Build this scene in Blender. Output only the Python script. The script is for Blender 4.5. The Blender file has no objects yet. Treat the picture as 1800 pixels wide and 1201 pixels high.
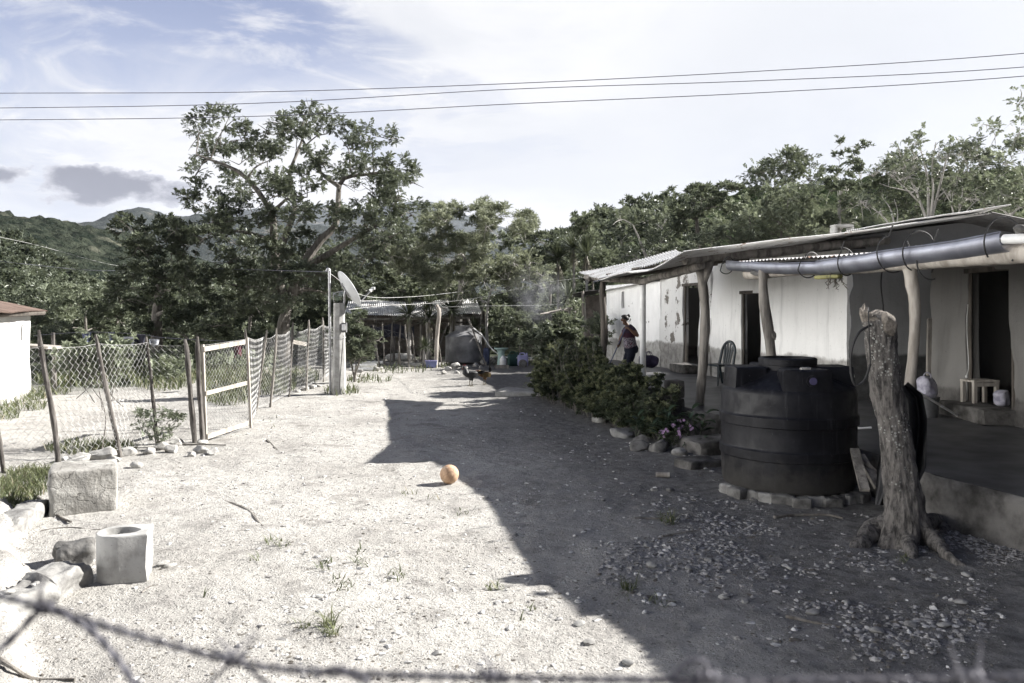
import bpy, bmesh, math, random
import numpy as np
from mathutils import Vector, Matrix
R = math.radians
random.seed(7)
RNG = np.random.default_rng(11)
SC = bpy.context.scene
COL = SC.collection

# ---------------------------------------------------------------- camera
F, HY, CZ = 1400.0, 545.0, 2.05          # focal length in photo pixels, horizon row, eye height
cam = bpy.data.cameras.new('camera'); cam_o = bpy.data.objects.new('camera', cam); COL.objects.link(cam_o)
cam.sensor_width = 36; cam.lens = 36 * F / 1800
cam_o.location = (0, 0, CZ); cam_o.rotation_euler = (R(90), 0, 0)
cam.shift_y = -(600.5 - HY) / 1800
cam.clip_start = 0.05; cam.clip_end = 20000
cam.dof.use_dof = True; cam.dof.focus_distance = 15; cam.dof.aperture_fstop = 4.0
SC.camera = cam_o
SC.view_settings.view_transform = 'Standard'; SC.view_settings.look = 'None'
SC.view_settings.exposure = 1.72; SC.view_settings.gamma = 1

# ---------------------------------------------------------------- sun and sky
SUN_EL, SUN_AZ = R(31.5), math.atan2(.95, .30)       # azimuth clockwise from +Y (the way the camera looks)
sd = Vector((math.sin(SUN_AZ) * math.cos(SUN_EL), math.cos(SUN_AZ) * math.cos(SUN_EL), math.sin(SUN_EL)))
sun = bpy.data.lights.new('sun', 'SUN'); sun.energy = 5.0; sun.angle = R(.5); sun.color = (1, .972, .93)
sun_o = bpy.data.objects.new('sun', sun); COL.objects.link(sun_o)
sun_o.rotation_euler = sd.to_track_quat('Z', 'Y').to_euler(); sun_o.location = (20, 5, 20)

W = bpy.data.worlds.new('World'); SC.world = W; W.use_nodes = True
nt = W.node_tree; N = nt.nodes; L = nt.links; N.clear()
def _in(s, v):
    if isinstance(v, bpy.types.NodeSocket): L.new(v, s)
    else: s.default_value = v
def wm(op, a, b=0.0, c=0.0, clamp=False):
    n = N.new('ShaderNodeMath'); n.operation = op; n.use_clamp = clamp
    _in(n.inputs[0], a); _in(n.inputs[1], b); _in(n.inputs[2], c); return n.outputs[0]
def wdot(v, c):
    n = N.new('ShaderNodeVectorMath'); n.operation = 'DOT_PRODUCT'; _in(n.inputs[0], v); n.inputs[1].default_value = c; return n.outputs['Value']
def wnoise(v, sc, scale, det=6, rough=.55, dist=0.0):
    m = N.new('ShaderNodeMapping'); m.inputs['Scale'].default_value = sc; L.new(v, m.inputs['Vector'])
    n = N.new('ShaderNodeTexNoise'); L.new(m.outputs[0], n.inputs['Vector'])
    n.inputs['Scale'].default_value = scale; n.inputs['Detail'].default_value = det; n.inputs['Roughness'].default_value = rough
    n.inputs['Distortion'].default_value = dist; return n.outputs[0]
def wstep(v, a, b):
    n = N.new('ShaderNodeMapRange'); n.interpolation_type = 'SMOOTHSTEP'; L.new(v, n.inputs[0])
    n.inputs[1].default_value = a; n.inputs[2].default_value = b; return n.outputs[0]
def wmix(f, a, b):
    n = N.new('ShaderNodeMix'); n.data_type = 'RGBA'; _in(n.inputs[0], f); _in(n.inputs[6], a); _in(n.inputs[7], b); return n.outputs[2]
def pdir(px, py):
    return Vector(((px - 900) / F, 1, (HY - py) / F)).normalized()
tc = N.new('ShaderNodeTexCoord'); D = tc.outputs['Generated']
sky = N.new('ShaderNodeTexSky'); sky.sky_type = 'NISHITA'; sky.sun_disc = False
sky.sun_elevation = SUN_EL; sky.sun_rotation = SUN_AZ; sky.air_density = 1.0; sky.dust_density = 1.5; sky.ozone_density = 1.5
SKYS = 0.05; WALL_FILL = 56.0
n1 = wnoise(D, (1.6, 1.6, 4.0), 2.4, 8, .6, .7)
n2 = wnoise(D, (1, 1, 2.2), 7.0, 8, .6, .2)
n3 = wnoise(D, (1, 1, 1.9), 13.0, 9, .6, .15)
sx = N.new('ShaderNodeSeparateXYZ'); L.new(D, sx.inputs[0])
yy = wm('MAXIMUM', sx.outputs[1], .05); hyp = wm('SQRT', wm('ADD', wm('MULTIPLY', sx.outputs[0], sx.outputs[0]), wm('MULTIPLY', sx.outputs[1], sx.outputs[1])))
az = wm('DIVIDE', sx.outputs[0], yy); el = wm('DIVIDE', sx.outputs[2], yy); elt = wm('DIVIDE', sx.outputs[2], wm('MAXIMUM', hyp, .05))
blue = wm('MULTIPLY', wstep(elt, .14, .31), wstep(az, .10, -.30))
wisp = wm('SUBTRACT', n1, .5)
cl = wm('SUBTRACT', 1.0, blue)
cl = wm('ADD', cl, wm('MULTIPLY', wisp, 1.8), clamp=True)
e1, e2 = pdir(530, 5), pdir(740, 130); pn = e1.cross(e2).normalized()
if pn.dot(pdir(900, 20)) < 0: pn = -pn
bank = wstep(wm('ADD', wdot(D, pn), wm('MULTIPLY', wm('SUBTRACT', n2, .5), .14)), -.012, .05)
cl = wm('ADD', cl, wm('MULTIPLY', wstep(wnoise(D, (1.0, 3.2, 5.5), 3.4, 9, .62, 1.3), .47, .72), .75), clamp=True)
cl = wm('MAXIMUM', cl, bank)
white = wmix(wstep(wdot(D, pdir(1500, 380)), .93, 1.0), (5.75, 5.75, 5.85, 1), (4.5, 4.65, 4.95, 1))
white = wmix(wstep(wnoise(D, (1, 1, 2.6), 3.2, 7, .6, .4), .40, .66), white, (4.9, 5.0, 5.25, 1))
white = wmix(wstep(wdot(D, Vector((0, 1, .2)).normalized()), .42, .80), (.75, .85, 1.15, 1), white)
bluec = wmix(.10, wmix(wstep(elt, .2, .42), (3.1, 3.5, 4.7, 1), (1.75, 2.1, 3.35, 1)), sky.outputs[0])
col = wmix(cl, bluec, white)
col = wmix(wstep(sx.outputs[2], .42, .62), col, wmix(.06, (.42, .55, 1.1, 1), sky.outputs[0]))
# bright bank added low in the unseen left sky to light the shaded walls
fill_bank = wm('MULTIPLY', wm('MULTIPLY', wstep(wdot(D, Vector((-1, -.12, 0)).normalized()), .58, .85), wstep(sx.outputs[2], .40, .26)), wstep(n2, .30, .45))
col = wmix(fill_bank, col, (WALL_FILL, WALL_FILL * .985, WALL_FILL * .95, 1))
def blob(px, py, rx, ry):
    a = wm('DIVIDE', wm('SUBTRACT', az, (px - 900) / F), rx / F); b = wm('DIVIDE', wm('SUBTRACT', el, (HY - py) / F), ry / F)
    return wm('SUBTRACT', 1.0, wm('ADD', wm('MULTIPLY', a, a), wm('MULTIPLY', b, b)))
g = wm('MAXIMUM', blob(175, 322, 140, 34), wm('MAXIMUM', blob(10, 303, 60, 20), wm('MAXIMUM', blob(270, 335, 100, 32), blob(130, 352, 90, 18))))
g = wm('ADD', wm('MAXIMUM', g, -1.5), .08)
g = wm('ADD', g, wm('MULTIPLY', wm('SUBTRACT', n3, .5), 5.5))
g2 = wm('ADD', g, wm('MULTIPLY', wm('SUBTRACT', wnoise(D, (1, 1, 1.6), 38.0, 8, .6), .5), 1.6))
grey = wstep(g2, .22, .42)
col = wmix(grey, col, wmix(wstep(g2, .25, 1.1), (4.2, 4.25, 4.6, 1), (1.75, 1.8, 2.15, 1)))
bg = N.new('ShaderNodeBackground'); L.new(col, bg.inputs[0]); bg.inputs[1].default_value = SKYS
wo = N.new('ShaderNodeOutputWorld'); L.new(bg.outputs[0], wo.inputs[0])

# ---------------------------------------------------------------- small helpers
def P(px, py, Y): return np.array(((px - 900) / F * Y, Y, CZ - (py - HY) / F * Y))
def G(px, py, z=0.0):
    Y = F * (CZ - z) / (py - HY); return np.array(((px - 900) / F * Y, Y, z))
def V3(*a): return np.array(a, float)

def _hash(i, j, k, s=0):
    n = (i.astype(np.int64) * 374761393 + j.astype(np.int64) * 668265263 + k.astype(np.int64) * 2147483629 + s * 974634777) & 0xffffffff
    n = ((n ^ (n >> 13)) * 1274126177) & 0xffffffff
    n = ((n ^ (n >> 16)) * 2246822519) & 0xffffffff
    return ((n ^ (n >> 15)) & 0xffffff) / float(0xffffff) * 2 - 1
def vnoise(p, s=0):
    p = np.asarray(p, float); i = np.floor(p).astype(np.int64); f = p - i; f = f * f * (3 - 2 * f)
    r = 0
    for a in (0, 1):
        for b in (0, 1):
            for c in (0, 1):
                w = (f[..., 0] if a else 1 - f[..., 0]) * (f[..., 1] if b else 1 - f[..., 1]) * (f[..., 2] if c else 1 - f[..., 2])
                r = r + w * _hash(i[..., 0] + a, i[..., 1] + b, i[..., 2] + c, s)
    return r
def fbm(p, o=4, s=0):
    r = 0; a = 1.0; t = 0; p = np.asarray(p, float)
    for k in range(o):
        r = r + a * vnoise(p * 2 ** k, s + k); t += a; a *= .5
    return r / t
def nz3(p, s=0):
    return np.stack([fbm(p, 3, s), fbm(p, 3, s + 40), fbm(p, 3, s + 80)], -1)

_ico = {}
def ico(sub):
    if sub not in _ico:
        b = bmesh.new(); bmesh.ops.create_icosphere(b, subdivisions=sub, radius=1)
        _ico[sub] = (np.array([v.co[:] for v in b.verts]), np.array([[v.index for v in f.verts] for f in b.faces])); b.free()
    return _ico[sub]

class MB:
    def __init__(s): s.v = []; s.f = []; s.n = 0
    def add(s, v, *faces):
        v = np.asarray(v, float).reshape(-1, 3)
        for f in faces:
            f = np.asarray(f, int)
            if f.size: s.f.append(f + s.n)
        s.v.append(v); s.n += len(v); return s
    def grid(s, A, closed_u=False, flip=False):
        nu, nv = A.shape[:2]
        i = np.arange(nu if closed_u else nu - 1)[:, None]; j = np.arange(nv - 1)[None, :]
        a = i * nv + j; b = ((i + 1) % nu) * nv + j
        q = np.stack([a, b, b + 1, a + 1], -1).reshape(-1, 4)
        if flip: q = q[:, ::-1]
        return s.add(A.reshape(-1, 3), q)
    def tube(s, pts, rad, n=8, jit=0.0, cap=True, seed=0):
        pts = np.asarray(pts, float); m = len(pts); rad = np.broadcast_to(np.asarray(rad, float), (m,))
        t = np.gradient(pts, axis=0); t /= np.linalg.norm(t, axis=1)[:, None] + 1e-9
        up = np.array((0, 0, 1.0)) if abs(t[0][2]) < .9 else np.array((1.0, 0, 0))
        u = np.cross(t[0], up); u /= np.linalg.norm(u); rings = []
        an = np.arange(n) * 2 * np.pi / n
        for k in range(m):
            u = u - t[k] * u.dot(t[k]); u /= np.linalg.norm(u) + 1e-9; w = np.cross(t[k], u)
            r = rad[k] * np.ones(n)
            ring = pts[k] + (np.cos(an)[:, None] * u + np.sin(an)[:, None] * w) * r[:, None]
            rings.append(ring)
        A = np.array(rings)
        if jit:
            c = A - pts[:, None, :]
            A = pts[:, None, :] + c * (1 + jit * fbm(A / (np.mean(rad) * 1.6 + 1e-6) + seed * 7.3, 3))[..., None]
        a = np.arange(m - 1)[:, None] * n; j = np.arange(n)[None, :]; j2 = (j + 1) % n
        q = np.stack([a + j, a + j2, a + n + j2, a + n + j], -1).reshape(-1, 4)
        s.add(A.reshape(-1, 3), q)
        if cap and m > 1:
            b = s.n - m * n
            s.f.append(np.array([[b + k for k in range(n)][::-1]])); s.f.append(np.array([[b + (m - 1) * n + k for k in range(n)]]))
        return s
    def box(s, c, size, rot=0.0, tilt=None):
        c = np.asarray(c, float); h = np.asarray(size, float) / 2
        v = np.array([[x, y, z] for x in (-1, 1) for y in (-1, 1) for z in (-1, 1)], float) * h
        M_ = np.array(Matrix.Rotation(rot, 3, 'Z'))
        if tilt is not None: M_ = M_ @ np.array(tilt)
        return s.add(v @ M_.T + c, [[0, 1, 3, 2], [4, 6, 7, 5], [0, 4, 5, 1], [2, 3, 7, 6], [0, 2, 6, 4], [1, 5, 7, 3]])
    def beam(s, a, b, w, h):
        a = np.asarray(a, float); b = np.asarray(b, float); t = b - a; l = np.linalg.norm(t); t /= l
        up = np.array((0, 0, 1.0)) if abs(t[2]) < .95 else np.array((0, 1.0, 0))
        u = np.cross(t, up); u /= np.linalg.norm(u); w2 = np.cross(u, t)
        v = [p + su * u * w / 2 + sw * w2 * h / 2 for p in (a, b) for su in (-1, 1) for sw in (-1, 1)]
        return s.add(v, [[0, 1, 3, 2], [4, 6, 7, 5], [0, 4, 5, 1], [2, 3, 7, 6], [0, 2, 6, 4], [1, 5, 7, 3]])
    def rbox(s, c, size, bev=.02, amp=.01, freq=8.0, n=10, rot=0.0, seed=0, fn=None):
        c = np.asarray(c, float); size = np.asarray(size, float); h = size / 2
        g_ = np.linspace(-1, 1, n + 1); vs = []; fs = []; o = 0
        a, b = np.meshgrid(g_, g_, indexing='ij')
        for ax in range(3):
            for sg in (-1, 1):
                p = np.zeros((n + 1, n + 1, 3)); p[..., ax] = sg; p[..., (ax + 1) % 3] = a * sg; p[..., (ax + 2) % 3] = b
                vs.append(p.reshape(-1, 3)); i = np.arange(n)[:, None]; j = np.arange(n)[None, :]; k = i * (n + 1) + j
                fs.append(np.stack([k, k + n + 1, k + n + 2, k + 1], -1).reshape(-1, 4) + o); o += (n + 1) ** 2
        v = np.concatenate(vs); f = np.concatenate(fs)
        _, idx, inv = np.unique(np.round(v, 5), axis=0, return_index=True, return_inverse=True)
        v = v[idx]; f = np.asarray(inv).reshape(-1)[f]
        p = v * h; inn = np.clip(p, -(h - bev), h - bev); d = p - inn; l = np.linalg.norm(d, axis=1)[:, None]
        p = np.where(l > 1e-9, inn + d / np.maximum(l, 1e-9) * bev, p)
        if fn is not None: p = fn(p, h)
        M_ = np.array(Matrix.Rotation(rot, 3, 'Z')); p = p @ M_.T
        p = p + nz3(p * freq + seed * 13.7) * amp + c
        return s.add(p, f)
    def lathe(s, prof, c=(0, 0, 0), n=48):
        pr = np.asarray(prof, float); an = np.arange(n) * 2 * np.pi / n
        A = np.stack([np.cos(an)[:, None] * pr[None, :, 0], np.sin(an)[:, None] * pr[None, :, 0], np.broadcast_to(pr[None, :, 1], (n, len(pr)))], -1) + np.asarray(c, float)
        return s.grid(A, closed_u=True)
    def rock(s, c, r, seed=0, sub=3, flat=.7, amp=.22):
        v, f = ico(sub); rg = np.random.default_rng(seed + 5)
        p = v.copy()
        for k in range(9):
            n_ = rg.normal(size=3); n_ /= np.linalg.norm(n_); h = rg.uniform(.55, .85)
            d = np.maximum(0, p @ n_ - h); p = p - d[:, None] * n_
        p = p * (1 + amp * fbm(p * 1.3 + seed * 3.1, 4)[:, None])
        p = p * np.array([rg.uniform(.8, 1.25), rg.uniform(.7, 1.0), flat])
        a = rg.uniform(0, 6.28); M_ = np.array(Matrix.Rotation(a, 3, 'Z'))
        return s.add((p @ M_.T) * r + np.asarray(c, float), f)
    def arrays(s): return np.concatenate(s.v), s.f
    def build(s, name, mat, parent=None, smooth=True, sharp=35, loc=None):
        v, fs = s.arrays()
        if parent is not None: off = np.array(parent['_o']) if '_o' in parent else np.zeros(3)
        elif loc is not None: off = np.asarray(loc, float)
        else:
            lo, hi = v.min(0), v.max(0); off = np.array([(lo[0] + hi[0]) / 2, (lo[1] + hi[1]) / 2, lo[2]])
        me = bpy.data.meshes.new(name)
        me.vertices.add(len(v)); me.vertices.foreach_set('co', (v - off).astype(np.float32).ravel())
        lt = np.concatenate([np.full(len(f), f.shape[1]) for f in fs]); lv = np.concatenate([f.ravel() for f in fs])
        me.loops.add(len(lv)); me.loops.foreach_set('vertex_index', lv.astype(np.int32))
        me.polygons.add(len(lt)); st = np.concatenate([[0], np.cumsum(lt)[:-1]])
        me.polygons.foreach_set('loop_start', st.astype(np.int32)); me.polygons.foreach_set('loop_total', lt.astype(np.int32))
        me.polygons.foreach_set('use_smooth', np.full(len(lt), bool(smooth)))
        me.update(calc_edges=True); me.validate()
        if smooth and sharp and len(v) < 60000: me.set_sharp_from_angle(angle=R(sharp))
        me.materials.append(mat)
        o = bpy.data.objects.new(name, me); COL.objects.link(o)
        if parent is not None: o.parent = parent; o['_o'] = [float(x) for x in off]
        else: o.location = off; o['_o'] = [float(x) for x in off]
        return o

def tag(o, label=None, cat=None, group=None, kind=None):
    for k, v in (('label', label), ('category', cat), ('group', group), ('kind', kind)):
        if v: o[k] = v
    return o
def thing(name, label, cat, loc, group=None):
    o = bpy.data.objects.new(name, None); COL.objects.link(o); o.empty_display_size = .2
    o.location = [float(x) for x in loc]; o['_o'] = [float(x) for x in loc]
    return tag(o, label, cat, group)
def copy_tree(o, parent=None):
    c = o.copy(); COL.objects.link(c); c.parent = parent
    for ch in list(o.children): copy_tree(ch, c)
    return c
def curve_pts(pts, n=24, jit=0.0, seed=0):
    """smooth line through control points (Catmull-Rom)"""
    p = np.asarray(pts, float); p = np.vstack([2 * p[0] - p[1], p, 2 * p[-1] - p[-2]]); m = len(p) - 3
    out = []
    for t in np.linspace(0, m - 1e-6, n):
        k = int(t); f = t - k; a, b, c, d = p[k:k + 4]
        out.append(.5 * ((2 * b) + (c - a) * f + (2 * a - 5 * b + 4 * c - d) * f * f + (3 * b - a - 3 * c + d) * f ** 3))
    out = np.array(out)
    if jit: out = out + nz3(out * 1.7 + seed * 5.1) * jit
    return out

# ---------------------------------------------------------------- materials
def new_mat(name):
    m = bpy.data.materials.new(name); m.use_nodes = True; t = m.node_tree
    return m, t, t.nodes, t.links, t.nodes['Principled BSDF']
def c4(c): return (c[0], c[1], c[2], 1)
class NT:
    def __init__(s, t): s.t = t; s.n = t.nodes; s.l = t.links
    def put(s, sock, v):
        if isinstance(v, bpy.types.NodeSocket): s.l.new(v, sock)
        else: sock.default_value = v
    def noise(s, vec, scale, det=4, rough=.55, dist=0.0):
        n = s.n.new('ShaderNodeTexNoise'); s.l.new(vec, n.inputs['Vector'])
        n.inputs['Scale'].default_value = scale; n.inputs['Detail'].default_value = det; n.inputs['Roughness'].default_value = rough; n.inputs['Distortion'].default_value = dist
        return n.outputs[0]
    def voro(s, vec, scale, feat='F1', out='Distance'):
        n = s.n.new('ShaderNodeTexVoronoi'); n.feature = feat; s.l.new(vec, n.inputs['Vector']); n.inputs['Scale'].default_value = scale; return n.outputs[out]
    def step(s, v, a, b, lo=0.0, hi=1.0):
        n = s.n.new('ShaderNodeMapRange'); n.interpolation_type = 'SMOOTHSTEP'; s.put(n.inputs[0], v)
        n.inputs[1].default_value = a; n.inputs[2].default_value = b; n.inputs[3].default_value = lo; n.inputs[4].default_value = hi; return n.outputs[0]
    def math(s, op, a, b=0.0, clamp=False):
        n = s.n.new('ShaderNodeMath'); n.operation = op; n.use_clamp = clamp; s.put(n.inputs[0], a); s.put(n.inputs[1], b); return n.outputs[0]
    def mix(s, f, a, b):
        n = s.n.new('ShaderNodeMix'); n.data_type = 'RGBA'; s.put(n.inputs[0], f); s.put(n.inputs[6], a); s.put(n.inputs[7], b); return n.outputs[2]
    def map(s, vec, sc):
        n = s.n.new('ShaderNodeMapping'); n.inputs['Scale'].default_value = sc; s.l.new(vec, n.inputs[0]); return n.outputs[0]
    def bump(s, h, strength, dist):
        n = s.n.new('ShaderNodeBump'); n.inputs['Strength'].default_value = strength; n.inputs['Distance'].default_value = dist; s.l.new(h, n.inputs['Height']); return n.outputs[0]
def pos(t): return t.nodes.new('ShaderNodeNewGeometry').outputs['Position']
def simple(name, a, b=None, scale=6.0, rough=.85, bump=.3, bdist=.01, bscale=None, metal=0.0, spec=.3, stretch=(1, 1, 1), det=6, speck=None):
    m, t, n, l, bs = new_mat(name); q = NT(t); p = q.map(pos(t), stretch)
    b = b or tuple(x * .7 for x in a)
    f = q.step(q.noise(p, scale, det, .6), .35, .68)
    c = q.mix(f, c4(a), c4(b))
    if speck:                                   # (colour, scale, threshold)
        c = q.mix(q.step(q.noise(p, speck[1], 3, .6), speck[2], speck[2] + .06), c, c4(speck[0]))
    l.new(c, bs.inputs['Base Color']); bs.inputs['Roughness'].default_value = rough; bs.inputs['Metallic'].default_value = metal
    bs.inputs['Specular IOR Level'].default_value = spec
    if bump: l.new(q.bump(q.noise(p, bscale or scale * 5, 5, .65), bump, bdist), bs.inputs['Normal'])
    return m
def leafmat(name, a, b, trans=.35, rough=.5, dead=None):
    m, t, n, l, bs = new_mat(name); q = NT(t)
    g_ = n.new('ShaderNodeNewGeometry'); rnd = g_.outputs['Random Per Island']
    big = q.step(q.noise(g_.outputs['Position'], 1.1, 3, .6), .32, .68)
    f = q.math('ADD', q.math('MULTIPLY', rnd, .55), q.math('MULTIPLY', big, .45))
    c = q.mix(f, c4(a), c4(b))
    if dead: c = q.mix(q.step(rnd, .93, .95), c, c4(dead))
    l.new(c, bs.inputs['Base Color']); bs.inputs['Roughness'].default_value = rough * .85; bs.inputs['Specular IOR Level'].default_value = .32
    trans *= .78; tr = n.new('ShaderNodeBsdfTranslucent'); l.new(q.mix(.3, c, (.19, .21, .10, 1)), tr.inputs[0])
    mx = n.new('ShaderNodeMixShader'); mx.inputs[0].default_value = trans; l.new(bs.outputs[0], mx.inputs[1]); l.new(tr.outputs[0], mx.inputs[2])
    l.new(mx.outputs[0], n['Material Output'].inputs[0]); return m

def wall_mat(name, paint, band, bandz, adobe, chip=.72, bandtop=.06):
    m, t, n, l, bs = new_mat(name); q = NT(t); p = pos(t)
    sp = n.new('ShaderNodeSeparateXYZ'); l.new(p, sp.inputs[0])
    z = q.math('ADD', sp.outputs[2], q.math('MULTIPLY', q.math('SUBTRACT', q.noise(p, 2.2, 6, .65), .5), .28))
    stain = q.step(q.noise(q.map(p, (1, 1, .35)), 1.6, 6, .65), .45, .8)
    c = q.mix(stain, c4(paint), c4(tuple(x * .82 for x in paint)))
    c = q.mix(q.step(q.noise(p, 22, 3, .7), .66, .72), c, c4(tuple(x * .6 for x in paint)))
    c = q.mix(q.math('MULTIPLY', q.step(q.noise(q.map(p, (5, 5, .28)), 1.3, 6, .7), .52, .76), .55), c, c4(tuple(x * .62 for x in paint)))
    bandc = q.mix(q.step(q.noise(p, 5, 6, .7), .4, .65), c4(band), c4(tuple(x * .6 for x in band)))
    c = q.mix(q.step(z, bandz - .03, bandz + bandtop), bandc, c)
    c = q.mix(q.step(q.noise(p, 1.9, 7, .72), chip, chip + .02), c, c4(adobe))
    l.new(c, bs.inputs['Base Color']); bs.inputs['Roughness'].default_value = .9; bs.inputs['Specular IOR Level'].default_value = .2
    h = q.math('ADD', q.math('MULTIPLY', q.noise(p, 3.5, 4, .5), 1.0), q.math('MULTIPLY', q.noise(p, 40, 4, .6), .25))
    l.new(q.bump(h, .55, .04), bs.inputs['Normal']); return m

def ground_mat():
    m, t, n, l, bs = new_mat('dirt'); q = NT(t); p = pos(t)
    c = q.mix(q.step(q.noise(p, .55, 6, .6), .38, .66), (.44, .425, .395, 1), (.345, .33, .305, 1))
    c = q.mix(q.step(q.noise(p, 2.3, 6, .65), .50, .70), c, (.255, .243, .226, 1)); c = q.mix(q.math('MULTIPLY', q.step(q.noise(p, .95, 7, .7, .6), .56, .68), .7), c, (.17, .158, .142, 1))
    c = q.mix(q.math('MULTIPLY', q.step(q.noise(p, 30, 5, .75), .57, .63), .85), c, (.11, .105, .095, 1))  # dark specks, and finer ones below: tiny grit shadows put into the colour
    v = q.voro(p, 34)
    c = q.mix(q.math('MULTIPLY', q.step(v, .10, .22, 1, 0), q.step(q.noise(p, 3.1, 3, .6), .45, .6)), c, (.52, .51, .49, 1))
    c = q.mix(q.math('MULTIPLY', q.step(q.noise(p, 90, 3, .7), .6, .66), .6), c, (.1, .095, .085, 1))
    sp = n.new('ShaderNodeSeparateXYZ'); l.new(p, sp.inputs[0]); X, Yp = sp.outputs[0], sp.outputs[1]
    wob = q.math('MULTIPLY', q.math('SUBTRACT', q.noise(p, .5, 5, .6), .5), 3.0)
    stony_shade = q.step(q.math('ADD', q.math('ADD', X, q.math('MULTIPLY', Yp, .16)), wob), .6, 3.4)
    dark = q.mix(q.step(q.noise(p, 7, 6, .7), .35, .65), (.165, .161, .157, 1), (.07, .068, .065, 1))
    c = q.mix(q.math('MULTIPLY', stony_shade, .85), c, dark)  # right side: grey gravel, plus darkening put in to deepen the house shade
    wob2 = q.math('MULTIPLY', q.math('SUBTRACT', q.noise(p, .16, 4, .6), .5), 14.0)
    far = q.step(q.math('ADD', Yp, wob2), 31, 35)
    lft = q.math('MULTIPLY', q.step(q.math('ADD', X, q.math('MULTIPLY', wob2, .2)), -9.0, -10.5), q.step(q.math('ADD', Yp, wob2), 20, 23))
    gr = q.mix(q.step(q.noise(p, 4, 5, .7), .4, .6), (.02, .026, .015, 1), (.06, .068, .04, 1))
    c = q.mix(q.math('MAXIMUM', far, lft), c, gr)
    l.new(c, bs.inputs['Base Color']); bs.inputs['Roughness'].default_value = .95; bs.inputs['Specular IOR Level'].default_value = .15
    h = q.math('ADD', q.math('MULTIPLY', q.noise(p, 9, 6, .68), 1.0), q.math('MULTIPLY', q.noise(p, 60, 4, .7), .35))
    h = q.math('ADD', h, q.math('MULTIPLY', q.step(v, .0, .3, 1, 0), .35))
    l.new(q.bump(h, .9, .045), bs.inputs['Normal']); return m

def hill_mat(name, a, b, dry, s):
    m, t, n, l, bs = new_mat(name); q = NT(t); p = pos(t)
    c = q.mix(q.step(q.noise(p, .11 * s, 5, .7), .38, .62), c4(a), c4(b))
    c = q.mix(q.step(q.noise(p, .012 * s, 6, .62), .56, .66), c, c4(dry))
    l.new(c, bs.inputs['Base Color']); bs.inputs['Roughness'].default_value = 1; bs.inputs['Specular IOR Level'].default_value = 0
    l.new(q.bump(q.noise(p, .16 * s, 5, .75), 1.0, 5 / s), bs.inputs['Normal']); return m

def bark_lichen():
    m, t, n, l, bs = new_mat('lichen_bark'); q = NT(t); p = pos(t)
    ps = q.map(p, (1, 1, .3))
    c = q.mix(q.step(q.noise(ps, 22, 6, .7), .4, .64), (.165, .152, .14, 1), (.035, .032, .03, 1))
    v = q.voro(p, 40); vc = q.voro(p, 40, 'F1', 'Color'); sc_ = n.new('ShaderNodeSeparateColor'); l.new(vc, sc_.inputs[0]); v = q.math('ADD', v, q.math('MULTIPLY', sc_.outputs[0], .34)); on = q.step(q.noise(p, 3.6, 5, .65), .45, .58)
    zz = n.new('ShaderNodeSeparateXYZ'); l.new(p, zz.inputs[0]); on = q.math('MULTIPLY', on, q.step(zz.outputs[2], .35, .6))
    edge = q.math('ADD', v, q.math('MULTIPLY', q.math('SUBTRACT', q.noise(p, 70, 3, .7), .5), .55))
    c = q.mix(q.math('MULTIPLY', q.step(edge, .38, .46, 1, 0), on), c, (.36, .36, .335, 1))
    l.new(c, bs.inputs['Base Color']); bs.inputs['Roughness'].default_value = .95
    h = q.math('ADD', q.noise(ps, 26, 6, .75), q.math('MULTIPLY', q.voro(ps, 18), .6))
    l.new(q.bump(h, 1.0, .035), bs.inputs['Normal']); return m

M = {}
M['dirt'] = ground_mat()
M['concrete'] = simple('concrete', (.34, .335, .32), (.22, .215, .2), 5, .9, .5, .012, 45, speck=((.12, .115, .11), 38, .66))
M['concrete_pale'] = simple('pale_concrete', (.40, .395, .38), (.27, .265, .25), 6, .9, .5, .01, 50, speck=((.2, .19, .18), 40, .66))
M['cement_floor'] = simple('cement_floor', (.105, .105, .108), (.05, .05, .053), 2.2, .5, .25, .006, 14, spec=.4)
M['slab_side'] = simple('slab_side', (.15, .143, .135), (.035, .033, .03), 3.0, .95, .8, .03, 18)
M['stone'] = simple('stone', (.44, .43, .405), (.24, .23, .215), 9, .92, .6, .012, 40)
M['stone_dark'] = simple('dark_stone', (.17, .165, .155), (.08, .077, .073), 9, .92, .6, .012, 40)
M['pebble'] = simple('pebble', (.58, .57, .55), (.22, .21, .2), 11, .9, 0)
M['litter'] = simple('litter', (.075, .065, .055), (.16, .145, .12), 9, .9, 0)
M['wood'] = simple('weathered_wood', (.27, .25, .225), (.10, .092, .082), 9, .9, .8, .02, 40, stretch=(1, 1, .16))
M['wood_pale'] = simple('pale_wood', (.44, .405, .36), (.24, .215, .185), 8, .85, .7, .012, 40, stretch=(1, 1, .2))
M['wood_dark'] = simple('dark_wood', (.12, .105, .09), (.05, .045, .04), 8, .9, .5, .01, 40, stretch=(1, 1, .25))
M['post_grey'] = simple('grey_post_bark', (.15, .138, .126), (.05, .045, .041), 14, .95, .8, .015, 60, stretch=(1, 1, .25))
M['bark'] = simple('tree_bark', (.20, .185, .165), (.09, .08, .07), 10, .95, .8, .03, 40, stretch=(1, 1, .3))
M['bark_pale'] = simple('pale_bark', (.46, .44, .41), (.28, .265, .245), 8, .95, .5, .02, 40, stretch=(1, 1, .4))
M['lichen'] = bark_lichen()
M['cut_wood'] = simple('cut_wood', (.27, .24, .205), (.07, .062, .054), 12, .95, 1.0, .02, 50)
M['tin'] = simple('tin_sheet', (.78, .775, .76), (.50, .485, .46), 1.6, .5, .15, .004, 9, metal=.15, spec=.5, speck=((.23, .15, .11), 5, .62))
M['tin_rust'] = simple('rusty_tin', (.20, .145, .12), (.11, .08, .066), 2.2, .75, .2, .004, 9, metal=.2)
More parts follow.
